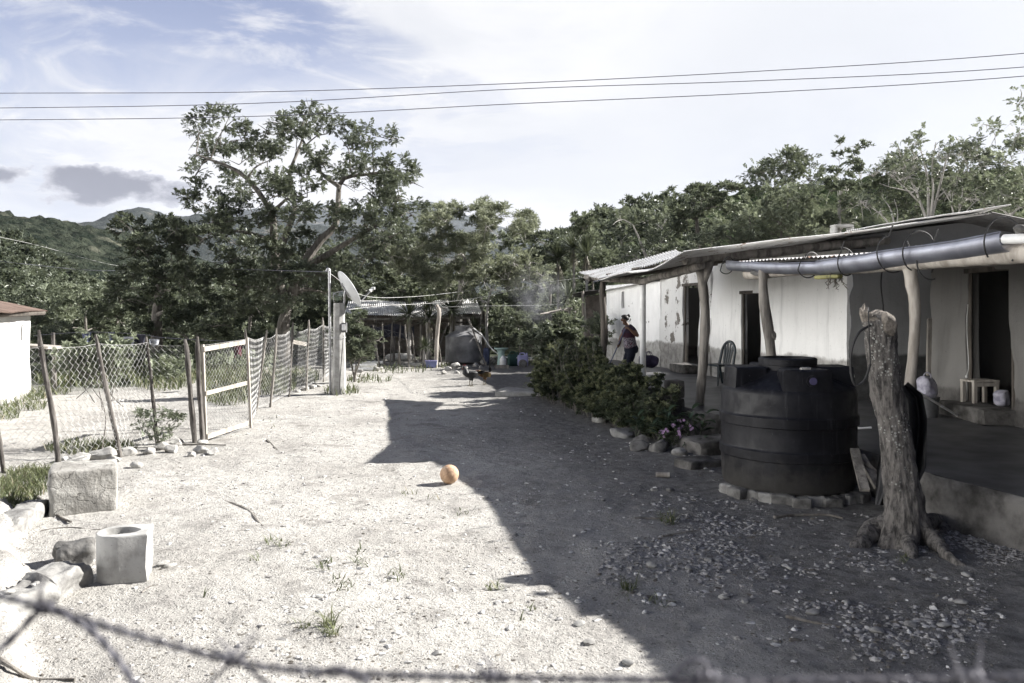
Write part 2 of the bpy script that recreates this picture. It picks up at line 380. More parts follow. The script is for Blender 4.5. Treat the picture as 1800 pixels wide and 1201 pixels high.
M['tin_dark'] = simple('dark_tin', (.20, .195, .19), (.10, .095, .09), 2.2, .7, .2, .004, 9, metal=.3)
M['gutter'] = simple('gutter_metal', (.33, .34, .39), (.22, .225, .26), 3.5, .42, .15, .004, 12, metal=.75, spec=.5)
M['white_wall'] = wall_mat('whitewashed_wall', (.88, .875, .86), (.42, .41, .39), 1.13, (.2, .18, .16), .665)
M['patchy_wall'] = wall_mat('patchy_wall', (.66, .655, .64), (.30, .29, .275), 1.15, (.17, .155, .14), .575)
M['bare_wall'] = wall_mat('bare_plaster_wall', (.215, .215, .215), (.06, .06, .06), 1.22, (.2, .19, .175), .72)
M['adobe'] = wall_mat('adobe_wall', (.165, .16, .152), (.10, .095, .09), .8, (.14, .13, .12), .66)
M['white_house'] = wall_mat('white_house_wall', (.64, .635, .615), (.40, .39, .36), .25, (.3, .28, .25), .74)
M['adobe_dark'] = simple('dark_adobe', (.14, .122, .108), (.08, .07, .062), 5, .95, .8, .03, 20)
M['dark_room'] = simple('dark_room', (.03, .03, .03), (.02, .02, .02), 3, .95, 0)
def _tank():
    m, t, n, l, bs = new_mat('black_plastic'); q = NT(t); p = pos(t)
    c = q.mix(q.step(q.noise(p, 2.4, 6, .65), .4, .68), (.006, .006, .008, 1), (.016, .016, .019, 1))
    c = q.mix(q.math('MULTIPLY', q.step(q.noise(q.map(p, (9, 9, .55)), 1.6, 6, .7), .54, .72), .7), c, (.04, .04, .043, 1))
    sp = n.new('ShaderNodeSeparateXYZ'); l.new(p, sp.inputs[0])
    c = q.mix(q.math('MULTIPLY', q.step(q.math('ADD', sp.outputs[2], q.math('MULTIPLY', q.noise(p, 7, 6, .7), .5)), .75, .38), .75), c, (.055, .052, .048, 1))
    c = q.mix(q.step(q.noise(p, 26, 5, .75), .66, .70), c, (.075, .075, .08, 1))
    l.new(c, bs.inputs['Base Color']); l.new(q.step(q.noise(p, 6, 5, .6), .3, .7, .38, .62), bs.inputs['Roughness']); bs.inputs['Specular IOR Level'].default_value = .2
    l.new(q.bump(q.noise(p, 18, 5, .6), .15, .006), bs.inputs['Normal']); return m
M['tank'] = _tank()
M['tank_grey'] = simple('grey_plastic', (.11, .11, .113), (.26, .26, .265), 1.6, .6, .15, .006, 20)
M['cap'] = simple('violet_cap', (.085, .075, .15), (.06, .052, .11), 8, .5, 0)
M['black_sheet'] = simple('black_sheet', (.012, .012, .013), (.02, .02, .022), 6, .5, .5, .02, 9, spec=.3)
M['rubber'] = simple('black_rubber', (.02, .02, .02), (.035, .035, .035), 6, .6, 0)
M['wire'] = simple('galvanised_wire', (.50, .50, .49), (.32, .31, .30), 5, .55, 0, metal=.4)
M['barb'] = simple('old_wire', (.085, .082, .095), (.15, .148, .165), 30, .6, 0, metal=.4)
M['line'] = simple('cable', (.10, .10, .13), (.07, .07, .09), 5, .6, 0)
M['white_line'] = simple('pale_cable', (.6, .6, .58), (.4, .4, .38), 5, .6, 0)
M['white_plastic'] = simple('white_plastic', (.78, .78, .77), (.6, .6, .58), 3, .45, .05, .004, 20, spec=.5)
M['grey_box'] = simple('grey_box', (.16, .16, .165), (.1, .1, .1), 6, .6, 0)
M['dish'] = simple('dish_paint', (.52, .53, .54), (.44, .45, .46), 3, .5, 0, metal=.1)
M['galv'] = simple('galvanised_pipe', (.45, .45, .46), (.3, .3, .3), 9, .5, 0, metal=.6)
M['blue_plastic'] = simple('blue_plastic', (.20, .22, .40), (.15, .17, .3), 5, .5, 0)
M['lilac_plastic'] = simple('lilac_plastic', (.36, .35, .58), (.28, .28, .46), 5, .5, 0)
M['green_plastic'] = simple('dark_green_plastic', (.03, .07, .06), (.02, .045, .04), 5, .5, 0)
M['aqua'] = simple('pale_aqua', (.40, .55, .52), (.3, .4, .38), 5, .7, .2)
M['chair'] = simple('chair_plastic', (.010, .020, .027), (.008, .015, .02), 5, .4, 0, spec=.5)
M['yellow'] = simple('yellow_plastic', (.26, .25, .10), (.18, .17, .07), 5, .6, .2)
M['cloth_dark'] = simple('dark_cloth', (.02, .021, .03), (.04, .04, .055), 8, .95, .4, .01, 30)
M['cloth_blue'] = simple('blue_cloth', (.10, .115, .19), (.06, .07, .12), 6, .95, .4, .01, 30)
M['cloth_grey'] = simple('grey_cloth', (.34, .35, .38), (.24, .25, .28), 6, .95, .4, .01, 30)
M['cloth_red'] = simple('red_cloth', (.10, .03, .035), (.06, .02, .03), 6, .95, .4, .01, 30)
M['bag_white'] = simple('pale_bag', (.45, .44, .50), (.22, .21, .27), 9, .6, .6, .02, 14)
M['bag_purple'] = simple('purple_bag', (.035, .028, .06), (.06, .05, .10), 16, .8, .6, .02, 20)
M['sack'] = simple('white_sack', (.75, .74, .71), (.6, .58, .55), 5, .9, .4, .02, 18)
def _ball():
    m, t, n, l, bs = new_mat('ball_leather'); q = NT(t); p = pos(t)
    c = q.mix(q.step(q.noise(p, 13, 5, .6), .42, .62), (.47, .315, .20, 1), (.33, .205, .125, 1))
    c = q.mix(q.step(q.noise(p, 21, 4, .6), .60, .66), c, (.55, .45, .35, 1))
    c = q.mix(q.step(q.voro(p, 9.5, 'DISTANCE_TO_EDGE'), .006, .016, 1, 0), c, (.16, .10, .065, 1))
    l.new(c, bs.inputs['Base Color']); bs.inputs['Roughness'].default_value = .8
    l.new(q.bump(q.noise(p, 120, 2, .5), .3, .003), bs.inputs['Normal']); return m
def _cracked():
    m, t, n, l, bs = new_mat('cracked_concrete'); q = NT(t); p = pos(t)
    c = q.mix(q.step(q.noise(p, 4, 6, .65), .35, .68), (.37, .36, .335, 1), (.235, .225, .205, 1))
    ad = n.new('ShaderNodeVectorMath'); ad.operation = 'ADD'; nn = n.new('ShaderNodeTexNoise'); nn.inputs['Scale'].default_value = 5; nn.inputs['Detail'].default_value = 5; l.new(p, nn.inputs['Vector'])
    ml = n.new('ShaderNodeVectorMath'); ml.operation = 'SCALE'; ml.inputs['Scale'].default_value = .22; l.new(nn.outputs['Color'], ml.inputs[0]); l.new(q.map(p, (1, 1, .7)), ad.inputs[0]); l.new(ml.outputs[0], ad.inputs[1])
    e = q.voro(ad.outputs[0], 4.2, 'DISTANCE_TO_EDGE'); crack = q.step(e, .002, .015, 1, 0)
    c = q.mix(q.math('MULTIPLY', crack, .6), c, (.06, .055, .05, 1)); c = q.mix(q.step(q.noise(p, 24, 4, .7), .64, .70), c, (.13, .125, .115, 1))
    l.new(c, bs.inputs['Base Color']); bs.inputs['Roughness'].default_value = .92; bs.inputs['Specular IOR Level'].default_value = .2
    l.new(q.bump(q.math('SUBTRACT', q.noise(p, 22, 5, .65), q.math('MULTIPLY', crack, .6)), .8, .025), bs.inputs['Normal']); return m
M['cracked'] = _cracked(); M['ball'] = _ball(); M['stone_shade'] = simple('grey_shade_stone', (.28, .275, .26), (.15, .145, .138), 9, .92, .6, .012, 40)  # darker stone: shade put into the colour of shaded stones; plain grey on footings
SC.cycles.use_denoising = True; SC.cycles.max_bounces = 6; SC.cycles.diffuse_bounces = 3; SC.cycles.volume_bounces = 0; SC.cycles.sample_clamp_indirect = 4; SC.cycles.use_adaptive_sampling = False; SC.cycles.transparent_max_bounces = 8; SC.render.filter_size = 1.1
# leaves
M['leaf_big'] = leafmat('feathery_leaf', (.045, .057, .04), (.18, .202, .145), .38)
M['leaf_dark'] = leafmat('dark_leaf', (.04, .052, .037), (.165, .186, .132), .4)
M['leaf_mid'] = leafmat('mid_leaf', (.045, .058, .04), (.225, .25, .18), .42)
M['leaf_light'] = leafmat('light_leaf', (.07, .086, .056), (.30, .33, .235), .44)
M['leaf_pale'] = leafmat('pale_leaf', (.10, .115, .075), (.38, .40, .29), .44)
M['leaf_bush'] = leafmat('bush_leaf', (.028, .037, .025), (.088, .104, .062), .3, .45)
M['leaf_tip'] = leafmat('bush_tip_leaf', (.11, .122, .062), (.225, .24, .14), .35, .5)
M['leaf_broad'] = leafmat('broad_leaf', (.022, .042, .026), (.06, .088, .052), .22, .4)
M['yucca'] = leafmat('yucca_leaf', (.035, .045, .028), (.10, .115, .07), .22, .4)
M['yucca_dry'] = leafmat('yucca_dry_leaf', (.16, .145, .11), (.28, .26, .2), .2, .8)
M['grass'] = leafmat('grass_blade', (.05, .068, .03), (.15, .16, .08), .35, .6, dead=(.3, .27, .19))
M['flower'] = simple('pink_flower', (.50, .34, .52), (.44, .28, .48), 40, .7, 0)
M['flower_white'] = simple('pale_flower', (.6, .55, .65), (.5, .42, .55), 40, .7, 0)
M['hill_green'] = hill_mat('green_hillside', (.022, .032, .017), (.065, .08, .045), (.10, .11, .07), 3.0)
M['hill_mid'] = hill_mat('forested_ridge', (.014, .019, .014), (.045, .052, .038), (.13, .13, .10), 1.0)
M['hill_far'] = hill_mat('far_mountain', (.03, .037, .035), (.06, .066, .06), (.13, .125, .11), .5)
# person and birds
M['skin'] = simple('brown_skin', (.12, .068, .045), (.095, .052, .035), 9, .55, 0)
M['hair'] = simple('black_hair', (.010, .009, .009), (.02, .018, .017), 30, .5, .5, .004, 120)
M['jeans'] = simple('dark_jeans', (.011, .013, .026), (.007, .008, .016), 18, .9, .2, .004, 90)
def _shirt():
    m, t, n, l, bs = new_mat('patterned_shirt'); q = NT(t); p = pos(t)
    sp = n.new('ShaderNodeSeparateXYZ'); l.new(p, sp.inputs[0]); z = sp.outputs[2]
    pat = q.mix(q.step(q.noise(p, 34, 2, .5), .46, .53), (.045, .03, .05, 1), (.20, .185, .21, 1))
    pat = q.mix(q.step(q.noise(p, 27, 2, .5), .60, .64), pat, (.12, .025, .045, 1))
    c = q.mix(q.step(z, .45 + .945, .45 + .955), pat, (.035, .007, .02, 1))
    c = q.mix(q.step(z, .45 + 1.05, .45 + 1.07), c, (.028, .015, .032, 1))
    l.new(c, bs.inputs['Base Color']); bs.inputs['Roughness'].default_value = .9; return m
M['shirt'] = _shirt()
M['feather_black'] = simple('black_feather', (.012, .012, .013), (.03, .031, .03), 40, .6, .5, .006, 90, speck=((.30, .30, .28), 45, .68))
M['feather_dark'] = simple('plain_black_feather', (.012, .012, .013), (.025, .025, .028), 40, .55, .5, .006, 90)
M['feather_rust'] = simple('rust_feather', (.09, .045, .018), (.05, .028, .012), 26, .65, .5, .006, 90)
M['feather_gold'] = simple('gold_feather', (.15, .11, .045), (.05, .03, .012), 30, .65, .5, .006, 90)
M['comb'] = simple('red_comb', (.14, .02, .018), (.1, .015, .015), 20, .6, 0)
M['leg'] = simple('bird_leg', (.12, .10, .06), (.08, .07, .045), 20, .7, 0)
HAZE = .000025
# ================================================================ GROUND AND HILLS
def sstep(x, a, b):
    t = np.clip((x - a) / (b - a), 0, 1); return t * t * (3 - 2 * t)
def gz(x, y):
    x = np.asarray(x, float); y = np.asarray(y, float)
    p = np.stack([x, y, np.zeros_like(x)], -1)
    near = 1 - sstep(np.hypot(x, y), 30, 60)
    z = near * (.03 * fbm(p * .45, 3, 3) + .016 * fbm(p * 2.2, 3, 9) + .011 * fbm(p * 9, 2, 21))
    # low terrace on the left, held by the broken footing
    edge = -3.62 - .62 * (y - 6.0) + .10 * vnoise(p * 2.1, 5)
    z = z + .17 * sstep(edge - x, 0, .22) * sstep(y, 3.6, 4.4) * (1 - sstep(y, 8.3, 9.3))
    # swept hump beside the hedge and the dip in front of it
    z = z + .10 * np.exp(-((x - .75) / .55) ** 2 - ((y - 20.5) / 1.6) ** 2)
    z = z + .05 * np.exp(-((x - 2.6) / 1.1) ** 2 - ((y - 11.3) / 1.0) ** 2)
    return z
def gp(px, py):                       # point of the real ground under a photo pixel
    q = G(px, py); 
    for _ in range(3): q = G(px, py, float(gz(q[0], q[1])))
    return q
def onz(x, y, dz=0.0): return np.array((x, y, float(gz(x, y)) + dz))

def axis(bps):
    out = []
    for (a, b, n) in bps: out.append(np.linspace(a, b, n, endpoint=False))
    return np.concatenate(out + [[bps[-1][1]]])
xs = axis([(-6000, -400, 8), (-400, -40, 24), (-40, -9, 60), (-9, 7, 330), (7, 40, 60), (40, 400, 24), (400, 6000, 8)])
ys = axis([(-60, 1.5, 30), (1.5, 12, 300), (12, 24, 150), (24, 60, 80), (60, 400, 24), (400, 9000, 10)])
X_, Y_ = np.meshgrid(xs, ys, indexing='ij')
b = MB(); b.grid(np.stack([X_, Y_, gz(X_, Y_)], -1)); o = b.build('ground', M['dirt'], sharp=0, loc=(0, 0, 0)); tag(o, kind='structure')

def hill(name, ridge, D, depth, mat, amp, nu, nv, seed, canopy, cscale, base=-3.0):
    """ridge given as photo pixels at distance D; the slope comes down towards the viewer"""
    r = np.array([P(px, py, D) for px, py in ridge]); xs_ = np.linspace(r[0][0], r[-1][0], nu); zr = np.interp(xs_, r[:, 0], r[:, 2])
    t = np.linspace(0, 1.15, nv)
    X, T = np.meshgrid(xs_, t, indexing='ij'); Z0 = np.broadcast_to(zr[:, None], X.shape)
    Yv = D - depth * (1 - T)
    prof = np.where(T < 1, T ** .85, 1 - (T - 1) * 1.5)
    X = X * (Yv / D) ** .6
    p = np.stack([X, Yv, np.zeros_like(X)], -1)
    Z = base + (Z0 - base) * prof + amp * fbm(p / (depth * .22), 5, seed) * np.clip(T * 1.4, 0, 1) * np.clip(2.0 - T * 1.6, .25, 1)
    Z = Z + canopy * np.abs(fbm(p / cscale, 3, seed + 3)) * 1.6
    bb = MB(); bb.grid(np.stack([X, Yv, Z], -1), flip=False)
    return tag(bb.build(name, mat, sharp=0), kind='structure')
hill('near_hill', [(-700, 400), (-300, 420), (-60, 425), (20, 432), (75, 455), (130, 500), (190, 545), (300, 590)], 190, 110, M['hill_green'], 3, 260, 140, 2, 1.3, 3.6)
hill('ridge', [(-900, 330), (-300, 360), (-40, 366), (0, 375), (40, 384), (70, 380), (110, 384), (150, 393), (210, 405), (300, 440), (480, 500), (700, 560)], 600, 400, M['hill_mid'], 15, 320, 190, 6, 3.6, 9)
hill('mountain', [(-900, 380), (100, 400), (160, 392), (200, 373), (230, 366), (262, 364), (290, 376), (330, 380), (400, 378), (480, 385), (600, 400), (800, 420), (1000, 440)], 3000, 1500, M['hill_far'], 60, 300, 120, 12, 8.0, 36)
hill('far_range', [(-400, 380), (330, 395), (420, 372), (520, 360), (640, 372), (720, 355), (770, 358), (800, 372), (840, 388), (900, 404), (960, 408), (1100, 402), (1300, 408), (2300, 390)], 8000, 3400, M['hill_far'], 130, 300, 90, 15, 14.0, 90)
hill('right_hillside', [(960, 450), (1000, 420), (1060, 402), (1160, 375), (1300, 345), (1500, 325), (1800, 300), (2400, 260)], 120, 70, M['hill_green'], 2, 260, 120, 22, 1.6, 3.4)

# ================================================================ THE ADOBE HOUSE
def wall_sheet(p0, p1, z0, z1, holes, thick, step=.11, amp=.02, top=None, seed=0, side=1, edgej=.025):
    """an adobe wall from p0 to p1 (xy), with holes [(s0,s1,za,zb)], as one solid with bumpy faces; top(s) gives the top height"""
    p0 = np.asarray(p0, float); p1 = np.asarray(p1, float); Ln = np.linalg.norm(p1 - p0); t = (p1 - p0) / Ln; nrm = np.array((t[1], -t[0])) * side
    cut_s = sorted({0, Ln, *[h[0] for h in holes], *[h[1] for h in holes]}); cut_z = sorted({z0, z1, *[h[2] for h in holes], *[h[3] for h in holes]})
    def fill(c):
        o_ = []
        for a, b_ in zip(c[:-1], c[1:]):
            n_ = max(1, int(round((b_ - a) / step))); o_ += list(np.linspace(a, b_, n_, endpoint=False))
        return np.array(o_ + [c[-1]])
    S, Z = fill(cut_s), fill(cut_z); ns, nz = len(S), len(Z)
    SS, ZZ = np.meshgrid(S, Z, indexing='ij')
    if top is not None:
        tp = top(S)[:, None]; ZZ = z0 + (ZZ - z0) * (tp - z0) / (z1 - z0)
    pl = np.stack([p0[0] + t[0] * SS, p0[1] + t[1] * SS, ZZ], -1)
    jit = np.stack([vnoise(np.stack([SS * 2.3, ZZ * 2.3, SS * 0 + seed], -1), 3) * edgej, SS * 0, SS * 0], -1)[..., 0]
    pl = pl + np.stack([t[0] * jit, t[1] * jit, jit * .4 * (ZZ > z0 + .1)], -1)
    front = pl.copy(); back = pl.copy(); n3 = np.array((nrm[0], nrm[1], 0))
    front += n3 * (amp * fbm(pl * .9 + seed, 3, 4) * 1.6 + amp * .6 * fbm(pl * 4 + seed, 2, 8))[..., None]
    back -= n3 * thick
    solid = np.ones((ns - 1, nz - 1), bool)
    sc = (S[:-1] + S[1:]) / 2; Z0g = np.array(cut_z); zc = (Z[:-1] + Z[1:]) / 2
    for h in holes: solid &= ~((sc[:, None] > h[0]) & (sc[:, None] < h[1]) & (zc[None, :] > h[2]) & (zc[None, :] < h[3]))
    idx = np.arange(ns * nz).reshape(ns, nz); off = ns * nz; fs = []
    for i in range(ns - 1):
        for j in range(nz - 1):
            if not solid[i, j]: continue
            a, b_, c, d = idx[i, j], idx[i + 1, j], idx[i + 1, j + 1], idx[i, j + 1]
            fs.append((a, b_, c, d)); fs.append((d + off, c + off, b_ + off, a + off))
            if j == 0 or not solid[i, j - 1]: fs.append((a + off, b_ + off, b_, a))
            if j == nz - 2 or not solid[i, j + 1]: fs.append((d, c, c + off, d + off))
            if i == 0 or not solid[i - 1, j]: fs.append((a, d, d + off, a + off))
            if i == ns - 2 or not solid[i + 1, j]: fs.append((b_ + off, c + off, c, b_))
    m_ = MB(); m_.add(np.concatenate([front.reshape(-1, 3), back.reshape(-1, 3)]), np.array(fs)); return m_
def corr(c00, c10, c11, c01, waves, amp=.011, per=6, nv=14, sag=None, rough=.01, seed=0, thick=.004):
    """corrugated sheet: u runs along the eave (c00->c10), v up the slope"""
    c00, c10, c11, c01 = [np.asarray(c, float) for c in (c00, c10, c11, c01)]
    u = np.linspace(0, 1, waves * per + 1); v = np.linspace(0, 1, nv); U, Vv = np.meshgrid(u, v, indexing='ij')
    B = (c00 * ((1 - U) * (1 - Vv))[..., None] + c10 * (U * (1 - Vv))[..., None] + c11 * (U * Vv)[..., None] + c01 * ((1 - U) * Vv)[..., None])
    B[..., 2] += amp * np.sin(U * waves * 2 * np.pi)
    B = B + nz3(B * .9 + seed * 3.7) * rough * np.array((.5, .5, 1.5))
    if sag is not None: B[..., 2] += sag(U, Vv)
    m_ = MB(); m_.grid(B); Bl = B.copy(); Bl[..., 2] -= thick; m_.grid(Bl, flip=True); return m_
def log_pts(a, b, n=10, bend=.04, seed=0):
    a = np.asarray(a, float); b = np.asarray(b, float); t = np.linspace(0, 1, n)[:, None]; p = a + (b - a) * t
    return p + nz3(p * .9 + seed * 9.1) * bend * np.sin(t * np.pi) ** .5

house = thing('adobe_house', 'long whitewashed adobe house with log porch and corrugated roof along the right of the yard', 'house', (4.5, 12, 0))
FZ = .45
# porch floor ----------------------------------------------------
front = [(5.1, 2.6), (4.42, 6.3), (4.06, 7.65), (3.95, 9.1), (3.22, 11.8), (2.92, 12.65), (2.12, 16.2), (1.75, 18.4), (2.0, 21), (2.9, 25.5)]
fp = curve_pts([V3(x, y, 0) for x, y in front], 90); fp[:, :2] += .03 * nz3(fp * 1.4)[:, :2]
bk = fp.copy(); bk[:, 0] = 11.0
m_ = MB()
A = np.stack([fp * (1, 1, 0) + (0, 0, FZ), bk * (1, 1, 0) + (0, 0, FZ)], 1)
t_ = np.linspace(0, 1, 30)[None, :, None]; A = A[:, :1] * (1 - t_) + A[:, 1:] * t_; A[..., 2] += .006 * fbm(A * .8, 3)
m_.grid(A, flip=True); o = m_.build('porch_floor', M['cement_floor'], house, sharp=0)
m_ = MB(); zz = np.linspace(0, 1, 8)
Sd = np.repeat(fp[:, None, :], 8, 1); Sd[..., 2] = -.1 + zz * (FZ + .098); Sd[..., 0] -= (1 - zz) * .05
Sd[:, 1:-1, :] += (nz3(Sd * 3.2) * .03)[:, 1:-1]; Sd[:, -1, 2] = FZ + .004
lip = Sd[:, -1:, :].copy(); lip[..., 0] += .06; Sd = np.concatenate([Sd, lip], 1)
m_.grid(Sd); m_.build('porch_edge', M['slab_side'], house, sharp=0)
# walls ----------------------------------------------------------
pA, pB = np.array((5.98, 14.2)), np.array((4.82, 19.3)); tB = (pB - pA) / np.linalg.norm(pB - pA)
def s_at(px, p0=pA, t=tB):            # distance along the wall where a photo column meets it
    k = (px - 900) / F; return (k * p0[1] - p0[0]) / (t[0] - k * t[1])
d2 = (s_at(1337), s_at(1302))
wB = wall_sheet(pA, pB, FZ - .05, 3.2, [(d2[0], d2[1], FZ + .1, 2.42)], .16, amp=.035, seed=1, side=-1)
wB.build('front_wall', M['white_wall'], house)
# door-one bay, turned a little towards the yard gate
qA, qB = np.array((4.80, 19.25)), np.array((4.16, 22.4)); tQ = (qB - qA) / np.linalg.norm(qB - qA)
d1 = (s_at(1229, qA, tQ), s_at(1200, qA, tQ)); d1 = (max(.05, d1[0]), d1[1])
wall_sheet(qA, qB, FZ - .05, 3.0, [(d1[0], d1[1], FZ + .22, 2.68)], .16, amp=.04, seed=2, side=-1).build('front_wall', M['patchy_wall'], house)
wall_sheet((4.18, 22.35), (3.1, 26.3), FZ - .1, 2.85, [(2.55, 2.80, 2.1, 2.62)], .36, amp=.04, seed=3, side=-1).build('front_wall', M['white_wall'], house)
# end wall of the middle room under the gable
R0, E0, E1, R1 = V3(7.95, 13.2, 3.66), V3(2.58, 11.95, 2.92), V3(1.75, 17.2, 2.70), V3(6.4, 19.6, 3.55)
gx = lambda s: np.interp(5.98 + s, [5.98, 7.95, 10.2], [3.34, 3.60, 3.36])
wall_sheet((5.98, 14.2), (10.2, 14.0), FZ - .05, 3.4, [], .3, amp=.03, top=gx, seed=4, side=1).build('gable_wall', M['bare_wall'], house)
# near room
rA, rB = np.array((6.62, 4.0)), np.array((6.96, 13.2)); tR = (rB - rA) / np.linalg.norm(rB - rA)
d3 = (s_at(1776, rA, tR), s_at(1698, rA, tR))
wall_sheet(rA, rB, FZ - .05, 2.9, [(d3[0], d3[1], FZ + .2, 2.62)], .2, amp=.05, seed=5, side=-1).build('front_wall', M['adobe'], house)
wall_sheet((6.97, 13.2), (10.4, 13.4), FZ - .05, 3.0, [], .3, amp=.03, seed=6, side=-1).build('side_wall', M['adobe'], house)
wall_sheet((10.4, 4), (10.4, 20), FZ - .05, 3.3, [], .3, amp=.03, step=.4, seed=7, side=1).build('rear_wall', M['adobe'], house)
wall_sheet((8.2, 20), (8.0, 27), FZ - .05, 2.8, [], .3, amp=.03, step=.4, seed=8, side=1).build('rear_wall', M['adobe'], house)
wall_sheet((6.6, 4.0), (10.4, 4.0), FZ - .05, 3.05, [], .3, amp=.03, step=.4, seed=31, side=1).build('side_wall', M['adobe'], house)
wall_sheet((5.0, 19.9), (10.4, 19.9), FZ - .05, 3.3, [], .3, amp=.03, step=.4, seed=32, side=1).build('inner_wall', M['adobe'], house)
wall_sheet((3.2, 26.3), (8.1, 26.8), FZ - .05, 2.8, [], .3, amp=.03, step=.4, seed=33, side=1).build('side_wall', M['adobe'], house)
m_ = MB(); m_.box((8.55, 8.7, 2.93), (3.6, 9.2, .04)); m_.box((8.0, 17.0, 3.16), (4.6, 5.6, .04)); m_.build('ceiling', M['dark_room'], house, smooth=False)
# door sills and frames
def frame(pw, t, d, za, zb, out=.02, w=.05):
    m2 = MB(); n2 = np.array((-t[1], t[0])); n2 = n2 if n2[0] < 0 else -n2
    for s in d:
        q = pw + t * s - n2 * .06; sgn = 1 if s == d[0] else -1
        q = q + t * sgn * w * .45
        m2.tube(log_pts((q[0], q[1], za), (q[0], q[1], zb), 8, .012, seed=int(s * 10)), w * .55, 6, .15)
    a = pw + t * (d[0] - .05) - n2 * .05; c = pw + t * (d[1] + .05) - n2 * .05
    m2.beam((a[0], a[1], zb + .02), (c[0], c[1], zb + .02), .12, .07)
    return m2
for pw, t, d, za, zb in ((pA, tB, d2, FZ + .1, 2.42), (qA, tQ, d1, FZ + .2, 2.68), (rA, tR, d3, FZ + .2, 2.62)):
    frame(pw, t, d, za, zb).build('door_frame', M['wood_dark'], house)
    c = pw + t * (d[0] + d[1]) / 2; n2 = np.array((-t[1], t[0])); n2 = n2 if n2[0] < 0 else -n2; c = c + n2 * .12
    w = (d[1] - d[0]) * (1.1 if pw is rA else .95)
    h = za - FZ + .02
    m2 = MB(); m2.rbox((c[0], c[1], FZ + h / 2), (.52, w, h), .03, .025, 5, 12, math.atan2(-t[0], t[1]), seed=int(w * 100)); m2.build('door_step', M['slab_side'], house)
# a dark wooden door leaf standing ajar in the middle doorway, seen only as its edge
# rooms inside: floor seen in the doorways
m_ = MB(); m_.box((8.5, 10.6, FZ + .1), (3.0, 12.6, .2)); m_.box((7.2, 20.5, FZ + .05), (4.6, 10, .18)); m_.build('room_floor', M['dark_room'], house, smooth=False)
# main roof: slope down to the porch, and the short slope beyond the ridge
sagB = lambda U, Vv: -.10 * np.sin(U * np.pi) * (1 - Vv) - .05 * np.sin(U * 7) * (1 - Vv) ** 2
corr(E0, E1, R1, R0, 80, .013, 6, 14, sagB, .025, 1).build('main_roof', M['tin'], house, sharp=0)
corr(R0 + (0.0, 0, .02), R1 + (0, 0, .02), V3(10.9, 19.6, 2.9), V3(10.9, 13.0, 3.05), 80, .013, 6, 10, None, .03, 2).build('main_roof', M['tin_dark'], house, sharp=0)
corr(P(1201, 446, 13.6), P(1052, 490, 17.0), P(1016, 479, 19.8), P(1187, 440, 19.2), 34, .013, 6, 10, lambda U, V: -.04 * np.sin(U * np.pi), .02, 21).build('end_roof', M['tin'], house, sharp=0)
# loose sheet lifted at the verge, and the ragged edge sheet
corr(R0 + (-2.2, -.25, -.27), R0 + (-2.2, .55, -.26), R0 + (.15, .55, .07), R0 + (.1, -.35, .08), 10, .012, 6, 10, None, .03, 3).build('loose_sheet', M['tin'], house, sharp=0)
# lower roof over the far room
corr(P(1240, 474, 19.6), P(1052, 512, 26.3), P(1262, 500, 27.2) + (1.5, 0, .75), P(1420, 440, 20.6), 70, .012, 6, 10, None, .03, 4).build('far_roof', M['tin'], house, sharp=0)
# porch roof of the near room
K0, K1 = V3(3.36, 12.1, 2.77), V3(5.83, 2.6, 2.75)
sagC = lambda U, Vv: .0 - .05 * np.sin(U * np.pi) * (1 - Vv)
corr(K1, K0, V3(8.9, 13.95, 3.10), V3(9.8, 2.6, 3.08), 110, .012, 6, 12, sagC, .03, 5).build('porch_roof', M['tin'], house, sharp=0)
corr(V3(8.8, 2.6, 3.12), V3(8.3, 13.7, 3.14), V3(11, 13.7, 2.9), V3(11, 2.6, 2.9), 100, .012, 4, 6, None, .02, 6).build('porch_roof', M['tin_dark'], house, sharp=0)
# posts ----------------------------------------------------------
def post(name, pts, rad, mat, seed, n=14, jit=.22):
    m2 = MB(); p = curve_pts(pts, 18, .012, seed); r = .78 * np.interp(np.linspace(0, 1, 18), np.linspace(0, 1, len(rad)), rad)
    m2.tube(p, r, n, jit, seed=seed); return m2.build(name, mat, house)
def fx(px, Y): return (px - 900) / F * Y
p2 = post('porch_post', [V3(fx(1229, 13.35), 13.35, FZ), V3(fx(1236, 13.3), 13.3, 1.2), V3(fx(1240, 13.3), 13.3, 1.95), V3(fx(1235, 13.2), 13.2, 2.5), V3(fx(1226, 13.1), 13.1, 2.88)], [.10, .095, .10, .10, .09], M['wood'], 3)
m2 = MB(); m2.tube(log_pts(V3(fx(1235, 13.2), 13.2, 2.5), V3(fx(1246, 13.1), 13.1, 2.88), 6, .02, 4), [.07, .075, .08, .085, .09, .09], 10, .2); m2.build('post_fork', M['wood'], p2)
p3 = post('porch_post', [V3(fx(1362, 11.26), 11.26, FZ), V3(fx(1358, 11.26), 11.26, 1.3), V3(fx(1346, 11.26), 11.26, 2.0), V3(fx(1341, 11.26), 11.26, 2.4), V3(fx(1342, 11.26), 11.26, 2.62)], [.09, .085, .10, .075, .085], M['wood'], 5)
m2 = MB(); m2.tube(log_pts(V3(fx(1352, 11.26), 11.26, 1.75), V3(fx(1361, 11.24), 11.24, 1.62), 5, .01, 4), [.04, .055, .06, .05, .02], 10, .3); m2.build('knot', M['wood'], p3)
p4 = post('porch_post', [V3(fx(1592, 8.56), 8.56, FZ), V3(fx(1596, 8.56), 8.56, 1.1), V3(fx(1606, 8.56), 8.56, 1.7), V3(fx(1607, 8.56), 8.56, 2.1), V3(fx(1600, 8.56), 8.56, 2.5)], [.06, .065, .07, .075, .09], M['wood_pale'], 7)
